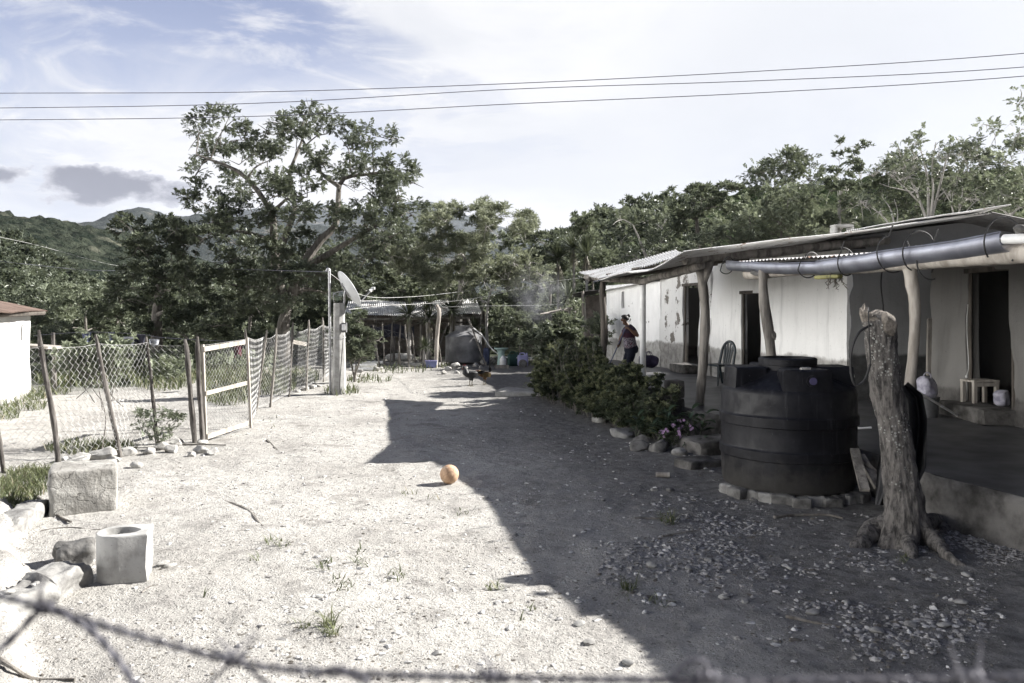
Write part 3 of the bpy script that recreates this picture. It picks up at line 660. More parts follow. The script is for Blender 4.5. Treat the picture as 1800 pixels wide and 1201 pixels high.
p1 = post('porch_post', [V3(fx(1056, 18.2), 18.2, FZ), V3(fx(1062, 18.2), 18.2, 1.5), V3(fx(1059, 18.2), 18.2, 2.3), V3(fx(1060, 18.2), 18.2, 2.8)], [.10, .10, .09, .09], M['wood_dark'], 9)
m2 = MB(); m2.tube(np.linspace(V3(fx(1130, 16.2), 16.2, FZ), V3(fx(1130, 16.2), 16.2, 2.66), 6), .062, 20); m2.build('pipe_post', M['white_plastic'], house)
# beams
def log(name, a, b_, r, mat, seed, bend=.05): 
    m2 = MB(); q = log_pts(a, b_, 14, bend, seed); m2.tube(q, np.linspace(r, r * .85, 14), 12, .18, seed=seed); return m2.build(name, mat, house)
log('beam', P(1203, 457, 12.75), P(1560, 423, 14.0) + (0, 0, 0), .085, M['wood'], 2)
log('beam', P(1232, 466, 12.9), P(1125, 496, 16.2), .075, M['wood'], 3)
log('beam', P(1130, 494, 16.1), P(1030, 487, 18.6), .075, M['wood'], 4, .03)
log('beam', V3(3.52, 11.9, 2.59), V3(4.36, 8.4, 2.55), .09, M['wood_pale'], 5)
log('beam', V3(4.32, 8.6, 2.57), V3(5.85, 2.8, 2.55), .10, M['wood_pale'], 6)
for k, (a, b_) in enumerate((((2.6, 13.6, 2.84), (6.6, 14.6, 3.36)), ((2.3, 15.2, 2.80), (6.2, 16.2, 3.35)), ((2.0, 16.8, 2.76), (6.0, 17.8, 3.3)), ((1.75, 18.2, 2.74), (5.6, 19.2, 3.25)))):
    log('rafter', a, b_, .055, M['wood_dark'], 20 + k, .03)
for k, y in enumerate((4.2, 6.0, 7.9, 9.7, 11.0)):
    x0 = np.interp(y, [2.6, 12.1], [5.83, 3.36]); log('rafter', (x0 + .05, y, 2.66), (7.2, y + .2, 2.90), .05, M['wood_dark'], 30 + k, .03)
# gutter: two lengths of half pipe lashed under the eave with wire
def half_pipe(pts, r, n=16, a0=-200, a1=30, th=.006):
    p = np.asarray(pts, float); t = np.gradient(p, axis=0); t /= np.linalg.norm(t, axis=1)[:, None]; an = np.radians(np.linspace(a0, a1, n))
    up = np.array((0, 0, 1.0)); m2 = MB(); out = []
    for rr in (r, r - th):
        A = []
        for k in range(len(p)):
            s = np.cross(t[k], up); s /= np.linalg.norm(s); u = np.cross(s, t[k])
            A.append(p[k] + np.cos(an)[:, None] * s * rr + np.sin(an)[:, None] * u * rr)
        out.append(np.array(A))
    m2.grid(out[0]); m2.grid(out[1], flip=True)
    for e in (0, -1): m2.grid(np.stack([out[0][:, e], out[1][:, e]], 1), flip=(e == 0))
    for e in (0, -1): m2.grid(np.stack([out[0][e], out[1][e]], 1), flip=(e == -1))
    for e in (0, -1): m2.tube(out[0][:, e], .012, 6)
    return m2
g1 = curve_pts([P(1285, 465, 12.16), P(1380, 470, 10.79), P(1492, 466, 9.53)], 20, .01)
g2 = curve_pts([P(1448, 468, 9.99), P(1560, 453, 8.9), P(1690, 435, 7.9), P(1776, 421, 7.34)], 24, .012)
gu = half_pipe(g1, .095).build('gutter', M['gutter'], house, sharp=50)
gu2 = half_pipe(g2, .122).build('gutter', M['gutter'], house, sharp=50)
for k, (px, py, Y, r) in enumerate(((1424, 466, 10.25, .14), (1484, 460, 9.6, .15), (1575, 446, 8.8, .18), (1602, 443, 8.56, .18), (1642, 464, 8.3, .14), (1745, 424, 7.5, .18), (1288, 465, 12.1, .11))):
    c = P(px, py, Y); an = np.linspace(.4 + k, 5.9 + k, 22); rg = np.random.default_rng(k)
    tdir = g2[-1] - g2[0]; tdir /= np.linalg.norm(tdir); s_ = np.array((tdir[1], -tdir[0], 0)); s_ /= np.linalg.norm(s_)
    q = c + np.cos(an)[:, None] * s_ * r + np.sin(an)[:, None] * np.array((0, 0, r * 1.15)) + tdir * (an[:, None] - 3) * .025 * (1 if k % 2 else -1)
    q = np.vstack([q, q[-1] + V3(.02, -.05, .12)])
    m2 = MB(); m2.tube(q, .008, 6); m2.build('tie_wire', M['rubber'], gu2 if k else gu)
m2 = MB(); q = curve_pts([P(1766, 421, 7.3), P(1800, 420, 7.1), P(1880, 418, 6.6)], 12); m2.tube(q, .045, 20); m2.build('drain_pipe', M['white_plastic'], house)
m2 = MB(); m2.rock(P(1792, 404, 7.1), .06, 3, 3, .8); m2.build('pipe_weight', M['stone_dark'], house)
m2 = MB(); m2.tube(curve_pts([P(1320, 478, 11.4), P(1334, 482, 11.35), P(1342, 478, 11.3)], 8), [.03, .035, .04, .04, .05, .05, .05, .04], 10, .2); m2.build('lamp_stub', M['stone_dark'], house)
m2 = MB(); m2.tube(curve_pts([P(1551, 470, 13.9), P(1549, 500, 13.9), P(1553, 540, 13.9), P(1552, 560, 13.9)], 12, .01), .012, 6); m2.build('wall_cable', M['rubber'], house)

o = MB(); o.rbox(P(1456, 487, 9.8), (.36, .10, .05), .02, .012, 9, 8, -1.1); yt = o.build('plastic_strip', M['yellow'])
tag(yt, 'crumpled yellow plastic strip tucked under the gutter beside a tangle of roots', 'plastic strip')
m2 = MB()
for k in range(26):
    c = P(1467 + random.uniform(-9, 9), 480, 9.75); pts = [c]
    for j in range(6): pts.append(pts[-1] + V3(random.uniform(-.035, .035), random.uniform(-.03, .03), -random.uniform(.005, .05)))
    m2.tube(curve_pts(pts, 14), .0035, 4)
tag(m2.build('root_tangle', M['litter']), 'dark tangle of roots and fibres hanging below the gutter', 'roots')
# cinder block on the roof
c = P(1480, 405, 14.4); 
def hollow(p0, sx, sy, sz, w, rot):
    m2 = MB(); Mr = np.array(Matrix.Rotation(rot, 3, 'Z'))
    for dx, dz, ax, az_ in ((0, sz / 2 - w / 2, sx, w), (0, -sz / 2 + w / 2, sx, w), (sx / 2 - w / 2, 0, w, sz - 2 * w + .004), (-sx / 2 + w / 2, 0, w, sz - 2 * w + .004)):
        m2.rbox(np.array(p0) + Mr @ np.array((dx, 0, dz)), (ax, sy, az_), .012, .006, 14, 6, rot)
    return m2
tag(hollow(c, .36, .2, .20, .045, .12).build('cinder_block', M['concrete_pale']), 'hollow pale cinder block lying on the edge of the tin roof', 'block')

# block column and low wall of the flower bed
m2 = MB(); cw = thing('planter_wall', 'low wall of grey concrete blocks edging the porch behind the flower bed', 'low wall', (2.7, 14, 0))
for k in range(3): 
    m2 = MB(); m2.rbox((2.70, 13.25, .16 + k * .29), (.24, .30, .285), .02, .012, 7, 8, .2 + .02 * k, seed=k); m2.build('block', M['slab_side'], cw)
for k in range(7):
    y = 13.65 + k * .41; x = 2.66 - .205 * (y - 13.25)
    for j in range(2):
        m2 = MB(); m2.rbox((x, y, .2 + j * .31), (.2, .4, .30), .02, .014, 7, 7, .2, seed=k * 2 + j); m2.build('block', M['slab_side'] if (k + j) % 3 else M['concrete'], cw)
# steps beside the tank
m2 = MB(); m2.rbox((2.83, 11.35, .10), (.75, .62, .26), .04, .04, 4, 14, .35); tag(m2.build('entry_step', M['slab_side']), 'rough concrete step at the porch edge left of the black tank', 'step')
# low broken step right of it (foreground)
m2 = MB(); m2.rbox((2.42, 10.35, .05), (.55, .35, .14), .03, .03, 5, 12, .5, seed=4); tag(m2.build('broken_slab', M['slab_side']), 'broken lump of concrete slab half sunk beside the tank and the flowers', 'slab')

# dark outbuilding past the end of the house
ob = thing('outbuilding', 'dark unplastered adobe outbuilding past the far end of the white house', 'outbuilding', (3.6, 30.5, 0))
wall_sheet((2.75, 29.5), (4.6, 28.2), 0, 2.75, [], .3, amp=.05, seed=11, side=1, top=lambda s: 2.55 + s * .1).build('wall', M['adobe_dark'], ob)
wall_sheet((2.75, 29.5), (3.3, 33), 0, 2.5, [], .3, amp=.05, seed=12, side=-1).build('wall', M['adobe_dark'], ob)
corr(V3(2.2, 28.9, 2.62), V3(2.7, 33.5, 2.55), V3(5.5, 33, 3.2), V3(5.2, 27.8, 3.1), 40, .012, 6, 8, None, .03, 8).build('roof', M['tin_dark'], ob, sharp=0)
m2 = MB(); m2.tube(log_pts(P(1024, 512, 28.7), P(1028, 590, 28.7), 8, .03, 3), .05, 8, .2); m2.build('post', M['wood_pale'], ob)

# small white house on the left
lh = thing('small_house', 'small white house with a rusty tin roof at the left edge of the yard', 'house', (-12.5, 17, 0))
wall_sheet((-11.35, 18.6), (-9.6, 12.6), -.1, 2.0, [(.32, .44, 1.35, 1.72)], .3, amp=.04, seed=14, side=-1).build('wall', M['white_house'], lh)
wall_sheet((-11.35, 18.6), (-15.5, 17.5), -.1, 1.94, [], .3, amp=.04, seed=15, side=-1).build('wall', M['white_house'], lh)
wall_sheet((-9.6, 12.6), (-13.8, 11.6), -.1, 1.94, [], .3, amp=.04, seed=17, side=1).build('wall', M['white_house'], lh)
corr(V3(-8.75, 11.9, 1.98), V3(-11.35, 19.45, 2.03), V3(-13.9, 18.9, 2.62), V3(-12.1, 11.2, 2.62), 95, .014, 6, 10, None, .02, 9).build('roof', M['tin_rust'], lh, sharp=0)
corr(V3(-12.1, 11.2, 2.63), V3(-13.9, 18.9, 2.63), V3(-16.2, 18.2, 2.05), V3(-14.5, 10.6, 2.05), 95, .014, 4, 8, None, .02, 10).build('roof', M['tin_rust'], lh, sharp=0)
log_b = MB(); log_b.tube(log_pts((-9.35, 12.3, 1.93), (-11.3, 19.2, 1.98), 10, .02, 2), .06, 8, .15); log_b.build('beam', M['wood_dark'], lh)

# tin-roofed shed at the back
sh = thing('tin_shed', 'low open shed with a streaked corrugated tin roof behind the yuccas', 'shed', (-4, 33, 0))
corr(P(604, 556, 31.2), P(848, 554, 31.4), P(838, 528, 33.8), P(612, 530, 33.8), 64, .018, 6, 8, lambda U, V: .05 * np.sin(U * 9), .03, 12).build('roof', M['tin'], sh, sharp=0)
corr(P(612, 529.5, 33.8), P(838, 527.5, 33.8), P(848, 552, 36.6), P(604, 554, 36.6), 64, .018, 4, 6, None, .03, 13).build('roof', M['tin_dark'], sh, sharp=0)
for px in (660, 692, 740, 800, 842):
    q = P(px, 556, 31.6); m2 = MB(); m2.tube(log_pts((q[0], q[1], -.05), (q[0], q[1], q[2] + .1), 6, .03, px), .05, 8, .2); m2.build('post', M['wood'], sh)
m2 = MB(); a, b_ = P(604, 561, 31.35), P(848, 559, 31.5); m2.tube(log_pts(a, b_, 12, .04, 3), .05, 8, .15); m2.build('beam', M['wood'], sh)
m2 = MB(); a, b_ = P(606, 569, 31.5), P(846, 567, 31.6); m2.tube(log_pts(a, b_, 12, .04, 5), .04, 8, .15); m2.build('beam', M['wood_dark'], sh)
m2 = MB(); m2.box((-4.0, 35.6, 1.0), (5.6, .15, 2.0)); m2.build('back_wall', M['adobe_dark'], sh, smooth=False)
# ================================================================ LEAVES AND TREES
def leaf_quads(base, axis, side, L_, Wd, fold=.12):
    """diamond leaf: 4 verts"""
    up = np.cross(side, axis); m_ = base + axis * L_ * .45
    return np.stack([base, m_ + side * Wd * .5 + up * L_ * fold, base + axis * L_ - up * L_ * fold * .8, m_ - side * Wd * .5 + up * L_ * fold], 0)
def unit(v): return v / (np.linalg.norm(v, axis=-1, keepdims=True) + 1e-9)
def T_rosette(n=7, w=.42, spread=.9, rg=None):
    rg = rg or np.random.default_rng(1); out = []
    for k in range(n):
        a = k * 2.4 + rg.uniform(-.3, .3); e = rg.uniform(-.35, .75) * spread
        ax = np.array((math.cos(a) * math.cos(e), math.sin(a) * math.cos(e), math.sin(e) + .25)); ax = unit(ax)
        sd_ = unit(np.cross(ax, (0, 0, 1.0)) + rg.normal(size=3) * .35)
        out.append(leaf_quads(np.array((0, 0, rg.uniform(-.25, .1))), ax, sd_, rg.uniform(.75, 1.1), w))
    return np.concatenate(out), np.arange(n * 4).reshape(-1, 4)
def T_frond(pairs=7, w=.16, ll=.32, droop=.5):
    out = []; p = np.zeros(3); ang = .25
    for k in range(pairs * 2 + 1):
        t = k / (pairs * 2); 
        if k % 2 == 0:
            d = np.array((0, math.cos(ang), math.sin(ang)))
            ang -= droop / pairs * 1.2; base = p.copy(); p = p + d * (1.0 / pairs)
        for sx_ in (-1, 1):
            if k % 2: continue
            ax = unit(np.array((sx_ * .85, .5, -.35 - .2 * t)))
            out.append(leaf_quads(base, ax, unit(np.cross(ax, (0, 0, 1.0))), ll * (1 - .4 * abs(t - .4)), w, .05))
    return np.concatenate(out), np.arange(len(out) * 4).reshape(-1, 4)
def T_sprig(n=9, w=.34, ll=.42, rg=None):
    rg = rg or np.random.default_rng(2); out = []
    for k in range(n):
        t = k / (n - 1); base = np.array((0, t * .8, .12 * math.sin(t * 3)))
        a = (1 if k % 2 else -1) * rg.uniform(.5, 1.1); ax = unit(np.array((math.sin(a), math.cos(a), rg.uniform(-.3, .5))))
        out.append(leaf_quads(base, ax, unit(np.cross(ax, (0, 0, 1.0)) + rg.normal(size=3) * .3), ll * rg.uniform(.8, 1.1), w * ll / .42))
    return np.concatenate(out), np.arange(n * 4).reshape(-1, 4)
TPL = {'rosette': [T_rosette(7, .42, .9, np.random.default_rng(k)) for k in range(4)], 'sprig': [T_sprig(9, .3, .42, np.random.default_rng(k)) for k in range(4)],
       'frond': [T_frond(7, .13, .34, d) for d in (.4, .8, 1.2)], 'long': [T_rosette(9, .20, .9, np.random.default_rng(k + 9)) for k in range(3)]}
def instance(mb, tpl, pts, fwd, scale, rg, upbias=1.0):
    """place templates: their y axis along fwd, z roughly up"""
    n = len(pts)
    if n == 0: return
    fwd = unit(fwd); up = np.array((0, 0, 1.0)) * upbias + rg.normal(size=(n, 3)) * .35
    x = unit(np.cross(fwd, up)); z = np.cross(x, fwd); B = np.stack([x, fwd, z], -1) * scale[:, None, None]
    pick = rg.integers(0, len(tpl), n)
    for k, (tv, tf) in enumerate(tpl):
        s_ = pick == k; m_ = int(s_.sum())
        if not m_: continue
        v = np.einsum('nij,kj->nki', B[s_], tv) + pts[s_][:, None, :]
        mb.add(v.reshape(-1, 3), (tf[None] + (np.arange(m_) * len(tv))[:, None, None]).reshape(-1, tf.shape[1]))
def fill_clump(mb, c, rad, tplname, size, n, rg, sub=9, shell=.45, droop=0.0, tight=.30):
    """a clump of foliage: sub-clumps over an ellipsoid, leaf sprays round each"""
    rad = np.asarray(rad, float); d = unit(rg.normal(size=(sub, 3))); d[:, 2] = np.abs(d[:, 2]) * np.where(rg.random(sub) < .72, 1, -1)
    cs = d * (rg.random(sub)[:, None] ** shell); w = rg.uniform(.6, 1.3, sub)
    k = rg.choice(sub, n, p=w / w.sum())
    q = unit(rg.normal(size=(n, 3))) * (rg.random(n)[:, None] ** .5)
    q[:, 2] *= .72
    p = (cs[k] + q * (tight * w[k])[:, None]) * rad + np.asarray(c, float)
    fwd = unit(q + cs[k] * .5 + rg.normal(size=(n, 3)) * .35 + np.array((0, 0, .15 - droop)))
    instance(mb, TPL[tplname], p, fwd, size * rg.uniform(.7, 1.25, n), rg)

class Skel:
    def __init__(s): s.p = []; s.r = []; s.mb = MB()
    def limb(s, pts, r0, r1, n=16, bend=.08, seed=0, sides=8, jit=.15):
        q = curve_pts(pts, n); ln = np.linalg.norm(q[-1] - q[0]); q = q + nz3(q * (1.6 / max(ln, .5)) + seed) * bend * ln * (np.sin(np.linspace(0, np.pi, n)) ** .7)[:, None] * .6
        r = np.linspace(r0, r1, n); s.mb.tube(q, r, sides, jit, seed=seed); s.p += list(q[1:]); s.r += list(r[1:]); return q
    def connect(s, c, base, seed, rmax=.1, rmin=.012, pull=.75):
        P_ = np.array(s.p); d = np.linalg.norm(P_ - c, axis=1) + pull * np.maximum(0, P_[:, 2] - c[2]) * 2 ; k = int(np.argmin(d)); a = P_[k]; r0 = min(s.r[k] * .62, rmax)
        mid = (a + c) / 2 + np.array((0, 0, .12 * np.linalg.norm(c - a)))
        return s.limb([a, mid, c], r0, max(rmin, r0 * .3), 9, .10, seed, 6, .1)
def make_tree(name, label, cat, trunk, Y, clumps, r0, mats, tpl='rosette', size=.22, dens=1.0, limbs=(), dy=1.0, seed=0, group=None, zflat=.8, sub=13, shell=.45, droop=0.0, bare=0, tight=.38, rtop=.5, twig=.012, base_z=None):
    """trunk / limbs: photo pixels at depth Y; clumps: (px, py, radius px); each is placed at its own depth round Y"""
    rg = np.random.default_rng(seed + 100)
    tp = [P(px, py, Y) for px, py in trunk]
    tp[0] = np.array((tp[0][0], Y, float(gz(tp[0][0], Y)) - .12 if base_z is None else base_z))
    t = thing(name, label, cat, tp[0], group); sk = Skel()
    sk.limb(tp, r0, r0 * rtop, 16, .05, seed, 12, .18)
    for k, (pts, ra, rb, da, db) in enumerate(limbs):
        q = [P(px, py, Y + da + (db - da) * i / (len(pts) - 1)) for i, (px, py) in enumerate(pts)]
        sk.limb(q, ra, rb, 18, .03, seed + k, 10, .15)
    fol = MB(); cl = []
    for (px, py, r) in clumps:
        y = Y + rg.uniform(-dy, dy); c = P(px, py, y); cl.append((c, r / F * y))
    tip = np.array(sk.p[-1]); cl.sort(key=lambda e: np.linalg.norm(e[0] - tip))
    for i, (c, r) in enumerate(cl):
        q = sk.connect(c + np.array((0, 0, -.35 * r)), tp[0], seed + i, r0 * .45, twig)
        for j in range(3 + bare):
            a = q[-1 - j % 3]; d = unit(rg.normal(size=3) + np.array((0, 0, .5))); sk.limb([a, a + d * r * .5, a + d * r * .95 + V3(0, 0, -.05)], twig * 1.2, twig * .35, 6, .12, seed + i * 7 + j, 5, 0)
        n = int(dens * (7.5 if tpl != 'frond' else 11) * (r / size) ** 2)
        n = max(12, min(n, 1100))
        fill_clump(fol, c, (r, r, r * zflat), tpl, size, n, rg, sub, shell, droop, tight)
    sk.mb.build('trunk', mats[1], t)
    fol.build('crown', mats[0], t, smooth=False)
    return t
def ell(seed, spec, r, n=None):
    """fill photo ellipses (cx, cy, rx, ry) with clumps of radius r"""
    rg = np.random.default_rng(seed); out = []
    for (cx, cy, rx, ry) in spec:
        m_ = max(2, int(1.5 * rx * ry / (r * r)))
        for _ in range(m_):
            a = rg.uniform(0, 6.283); q = rg.random() ** .5
            out.append((cx + math.cos(a) * q * max(2, rx - r * .6), cy + math.sin(a) * q * max(2, ry - r * .6), r * rg.uniform(.75, 1.25)))
    return out

BIG = [(350, 225, 30), (395, 212, 36), (430, 235, 34), (365, 262, 34), (420, 275, 42), (480, 225, 36), (530, 210, 34), (575, 222, 38), (520, 250, 40), (470, 270, 42), (560, 275, 40), (610, 245, 36), (655, 240, 30), (685, 238, 20),
       (640, 285, 36), (690, 292, 36), (722, 312, 30), (705, 335, 38), (660, 330, 40), (600, 310, 34), (540, 330, 48), (480, 330, 46), (425, 330, 40), (360, 345, 34), (328, 355, 26), (345, 300, 22), (400, 375, 44), (455, 385, 46), (390, 400, 34),
       (520, 380, 46), (575, 370, 34), (640, 380, 42), (690, 385, 42), (725, 370, 26), (700, 415, 32), (650, 420, 40), (600, 400, 26), (540, 425, 36), (480, 430, 40), (430, 430, 34), (370, 385, 30), (590, 450, 34), (640, 450, 28), (480, 480, 36), (540, 490, 36), (450, 470, 34), (520, 520, 36), (575, 505, 34), (465, 520, 36), (430, 490, 40), (490, 500, 44), (545, 460, 44), (600, 480, 36), (440, 530, 36), (500, 545, 34), (670, 350, 46), (690, 400, 44), (655, 445, 36), (390, 450, 36), (500, 450, 44)]
make_tree('shade_tree', 'tall spreading tree with feathery leaves, largest in the yard, left of the satellite dish', 'tree', [(499, 620), (499, 580), (506, 535)], 29, BIG, .33, (M['leaf_big'], M['bark']), 'sprig', .20, 1.75,
    limbs=[([(506, 540), (490, 490), (484, 420), (478, 370), (425, 305), (345, 272)], .22, .03, 0, -1.2), ([(506, 540), (530, 470), (560, 425), (590, 392), (598, 322), (640, 308), (705, 300)], .2, .03, 0, .8),
           ([(489, 490), (500, 420), (518, 370), (508, 310), (528, 250), (545, 190)], .14, .02, 0, 1.5), ([(530, 475), (600, 432), (650, 402), (705, 380)], .13, .02, 0, -1.2), ([(484, 425), (420, 408), (345, 425)], .09, .02, 0, -.6),
           ([(598, 330), (560, 300), (520, 230), (480, 215)], .08, .015, .3, 1.2), ([(545, 195), (538, 172)], .012, .006, 1.5, 1.5)], dy=2.6, seed=3, droop=.25, sub=9, tight=.33, twig=.016)
make_tree('dense_tree', 'dense dark round-crowned tree in front of the hills, left of the tall spreading tree', 'tree', [(275, 640), (276, 560), (280, 500)], 27, ell(5, [(250, 425, 62, 40), (330, 430, 90, 55), (250, 500, 66, 60), (345, 510, 95, 70), (300, 575, 85, 40), (400, 560, 50, 50)], 28) + [(215, 388, 18), (205, 405, 20), (232, 395, 18), (290, 392, 20), (310, 398, 18)], .22, (M['leaf_dark'], M['bark']), 'rosette', .16, .9, dy=2.2, seed=8)
make_tree('pale_tree', 'pale green loose bushy tree behind the washing line at the left', 'tree', [(150, 610), (150, 560)], 31, ell(6, [(150, 530, 62, 42), (105, 565, 45, 35), (190, 560, 40, 40)], 24), .09, (M['leaf_light'], M['bark']), 'rosette', 0.145, 0.82, dy=1.5, seed=12, shell=.6)
make_tree('dark_shrub', 'dark low shrub beside the small white house', 'shrub', [(80, 630), (80, 600)], 26, ell(7, [(78, 585, 45, 35), (110, 600, 40, 28), (60, 550, 20, 30)], 22), .07, (M['leaf_mid'], M['bark']), 'rosette', 0.125, 0.82, dy=1.2, seed=14)
for k, (nm, lab, sp, tx, Y, mt) in enumerate((
    ('hedge_tree', 'mid-green bushy tree seen under the left limbs of the tall spreading tree', [(430, 500, 60, 62), (470, 560, 60, 40)], 440, 35, 'leaf_mid'),
    ('hedge_tree', 'darker bushy tree seen under the right limbs of the tall spreading tree behind the dish', [(585, 480, 60, 62), (560, 550, 50, 40), (640, 500, 40, 50)], 590, 37, 'leaf_mid'),
    ('hedge_tree', 'light green tree between the tall spreading tree and the broad bright tree', [(690, 470, 40, 60), (670, 520, 45, 40), (715, 500, 40, 45)], 690, 39, 'leaf_light'),
    ('hedge_tree', 'low bushy tree at the hill foot between the dense dark tree and the pale tree', [(215, 575, 40, 36), (180, 600, 45, 26)], 205, 33, 'leaf_light'))):
    make_tree(nm, lab, 'tree', [(tx, 620), (tx, 555)], Y, ell(20 + k, sp, 27), .12, (M[mt], M['bark']), 'rosette', 0.165, 0.94, dy=1.8, seed=30 + k, group='bushy trees behind the yard')
make_tree('bright_tree', 'broad bright-leaved tree with a bare grey trunk rising behind the far water tank', 'tree', [(806, 640), (806, 560), (810, 500), (818, 455)], 33,
    ell(9, [(768, 398, 38, 34), (785, 375, 24, 16), (865, 388, 44, 28), (850, 368, 20, 12), (735, 432, 58, 30), (800, 440, 70, 38), (730, 480, 55, 40), (868, 430, 50, 30), (925, 388, 26, 16), (905, 405, 34, 22), (770, 500, 46, 36), (830, 480, 50, 40), (700, 450, 30, 30), (885, 470, 50, 36), (768, 398, 40, 34), (865, 390, 46, 30), (735, 432, 58, 30)], 24), .17, (M['leaf_pale'], M['bark_pale']), 'long', .21, 1.5, dy=2.0, seed=41, sub=9, zflat=.8)
make_tree('slender_tree', 'slender pale-leaved tree with thin stem right of the far water tank', 'tree', [(857, 640), (856, 560), (864, 505)], 31, ell(10, [(870, 485, 62, 30), (920, 462, 50, 32), (840, 520, 36, 26), (915, 500, 46, 26), (955, 490, 26, 26), (870, 490, 60, 30), (920, 480, 56, 36)], 20), .07, (M['leaf_pale'], M['bark_pale']), 'sprig', 0.272, 0.66, dy=1.4, seed=43, shell=.7, zflat=.6)
for k, (lab, sp, tx, Y, mt) in enumerate((
    ('mid-green tree on the slope left of the yucca crowns', [(975, 440, 40, 40), (950, 420, 24, 20), (965, 480, 40, 40)], 968, 42, 'leaf_mid'),
    ('rounded pale tree on the slope behind the yucca crowns', [(1035, 415, 42, 26), (1050, 450, 50, 44), (1025, 395, 16, 10)], 1042, 46, 'leaf_light'))):
    make_tree('slope_tree', lab, 'tree', [(tx, 600), (tx, 500)], Y, ell(60 + k, sp, 24), .12, (M[mt], M['bark']), 'rosette', 0.178, 0.90, dy=1.8, seed=60 + k, group='trees on the slope behind the house')
for k, (lab, sp, tx, Y, mt) in enumerate((
    ('fresh green tree filling behind the stems of the broad bright-leaved tree', [(760, 470, 60, 60), (720, 520, 50, 40), (780, 520, 40, 40)], 750, 41, 'leaf_light'),
    ('fresh green tree behind the slender pale-leaved tree, left of the smoke', [(880, 440, 60, 44), (850, 500, 60, 50), (910, 510, 44, 44)], 880, 43, 'leaf_light'),
    ('green tree between the slender pale-leaved tree and the yucca crowns', [(945, 455, 40, 44), (960, 510, 40, 44)], 950, 45, 'leaf_mid'))):
    make_tree('background_tree', lab, 'tree', [(tx, 600), (tx, 540)], Y, ell(160 + k, sp, 26), .12, (M[mt], M['bark']), 'rosette', .18, 1.0, dy=1.8, seed=160 + k, group='trees between the shed and the hills')
RT = 'trees behind the adobe house'
make_tree('house_tree', 'leafy tree with pale branching stems behind the far end of the house roof', 'tree', [(1146, 560), (1146, 475)], 34, ell(70, [(1112, 388, 40, 30), (1160, 385, 42, 34), (1100, 430, 32, 40), (1170, 430, 60, 34), (1085, 380, 16, 14)], 22), .10, (M['leaf_mid'], M['bark_pale']), 'sprig', 0.258, 1.05,
    limbs=[([(1146, 478), (1128, 430), (1112, 395)], .08, .02, 0, -.5), ([(1146, 478), (1158, 430), (1165, 400)], .08, .02, 0, .4), ([(1146, 478), (1110, 445)], .05, .02, 0, -.3)], dy=1.6, seed=70, group=RT, shell=.7)
make_tree('house_tree', 'dark flat-topped tree with horizontal layers behind the house roof', 'tree', [(1228, 560), (1226, 440), (1224, 380)], 37, ell(71, [(1240, 335, 50, 22), (1275, 330, 30, 18), (1195, 365, 46, 28), (1250, 370, 55, 28), (1215, 405, 60, 30)], 22), .15, (M['leaf_dark'], M['bark']), 'rosette', 0.185, 0.82, dy=2, seed=71, group=RT, zflat=.5)
make_tree('house_tree', 'large rounded bright green tree in the middle of the row behind the house', 'tree', [(1375, 560), (1375, 420)], 31, ell(72, [(1385, 345, 62, 36), (1340, 375, 60, 40), (1410, 375, 50, 44), (1300, 400, 60, 28), (1360, 410, 90, 30)], 24), .16, (M['leaf_light'], M['bark']), 'sprig', 0.229, 1.84, dy=2, seed=72, group=RT)
make_tree('house_tree', 'tall dark green tree rising behind the bright rounded tree', 'tree', [(1372, 560), (1372, 350)], 36, ell(73, [(1372, 298, 68, 34), (1420, 310, 50, 36), (1330, 320, 36, 36), (1390, 280, 40, 16)], 24), .16, (M['leaf_dark'], M['bark']), 'sprig', 0.268, 1.47, dy=2, seed=73, group=RT)
make_tree('house_tree', 'thin straggly tree with two leafy tufts on bare shoots against the sky', 'tree', [(1470, 560), (1475, 400), (1478, 330)], 31, [(1478, 248, 13), (1474, 270, 14), (1506, 268, 15), (1518, 255, 12), (1495, 290, 18), (1470, 305, 20), (1512, 300, 18)] + ell(74, [(1485, 350, 50, 46), (1480, 390, 60, 20)], 22), .09, (M['leaf_dark'], M['bark_pale']), 'rosette', 0.165, 0.61, dy=1.0, seed=74, group=RT, shell=.8)
make_tree('house_tree', 'sparse tree with a fan of bare whitish branches behind the roof peak', 'tree', [(1632, 520), (1632, 392)], 27, ell(75, [(1640, 262, 92, 30), (1560, 300, 50, 36), (1700, 290, 50, 40), (1625, 310, 80, 40)], 21), .10, (M['leaf_mid'], M['bark_pale']), 'sprig', 0.210, 0.65,
    limbs=[([(1632, 395), (1612, 340), (1590, 290), (1578, 258)], .05, .012, 0, -.6), ([(1632, 395), (1630, 330), (1622, 280), (1612, 250)], .055, .012, 0, .5), ([(1634, 395), (1650, 330), (1664, 280), (1672, 245)], .055, .012, 0, .3), ([(1634, 395), (1640, 340), (1640, 290), (1645, 250)], .045, .012, 0, -.3),
           ([(1620, 360), (1580, 320), (1540, 290)], .03, .01, 0, -.6), ([(1645, 350), (1690, 310), (1720, 270)], .03, .01, 0, .6), ([(1612, 340), (1570, 330), (1545, 322)], .02, .008, 0, .2)], dy=1.5, seed=75, group=RT, shell=.85, bare=4, twig=.011)
make_tree('house_tree', 'bare whitish shoots with few leaves right of the fan of bare branches', 'tree', [(1668, 520), (1680, 395)], 26.5, ell(79, [(1690, 340, 50, 30)], 17), .06, (M['leaf_mid'], M['bark_pale']), 'rosette', 0.132, 0.33,
    limbs=[([(1680, 400), (1700, 370), (1735, 335)], .03, .01, 0, .3), ([(1680, 400), (1672, 360), (1655, 330)], .03, .01, 0, .3), ([(1680, 400), (1690, 350), (1692, 310)], .03, .01, 0, 0)], dy=.8, seed=79, group=RT, bare=3)
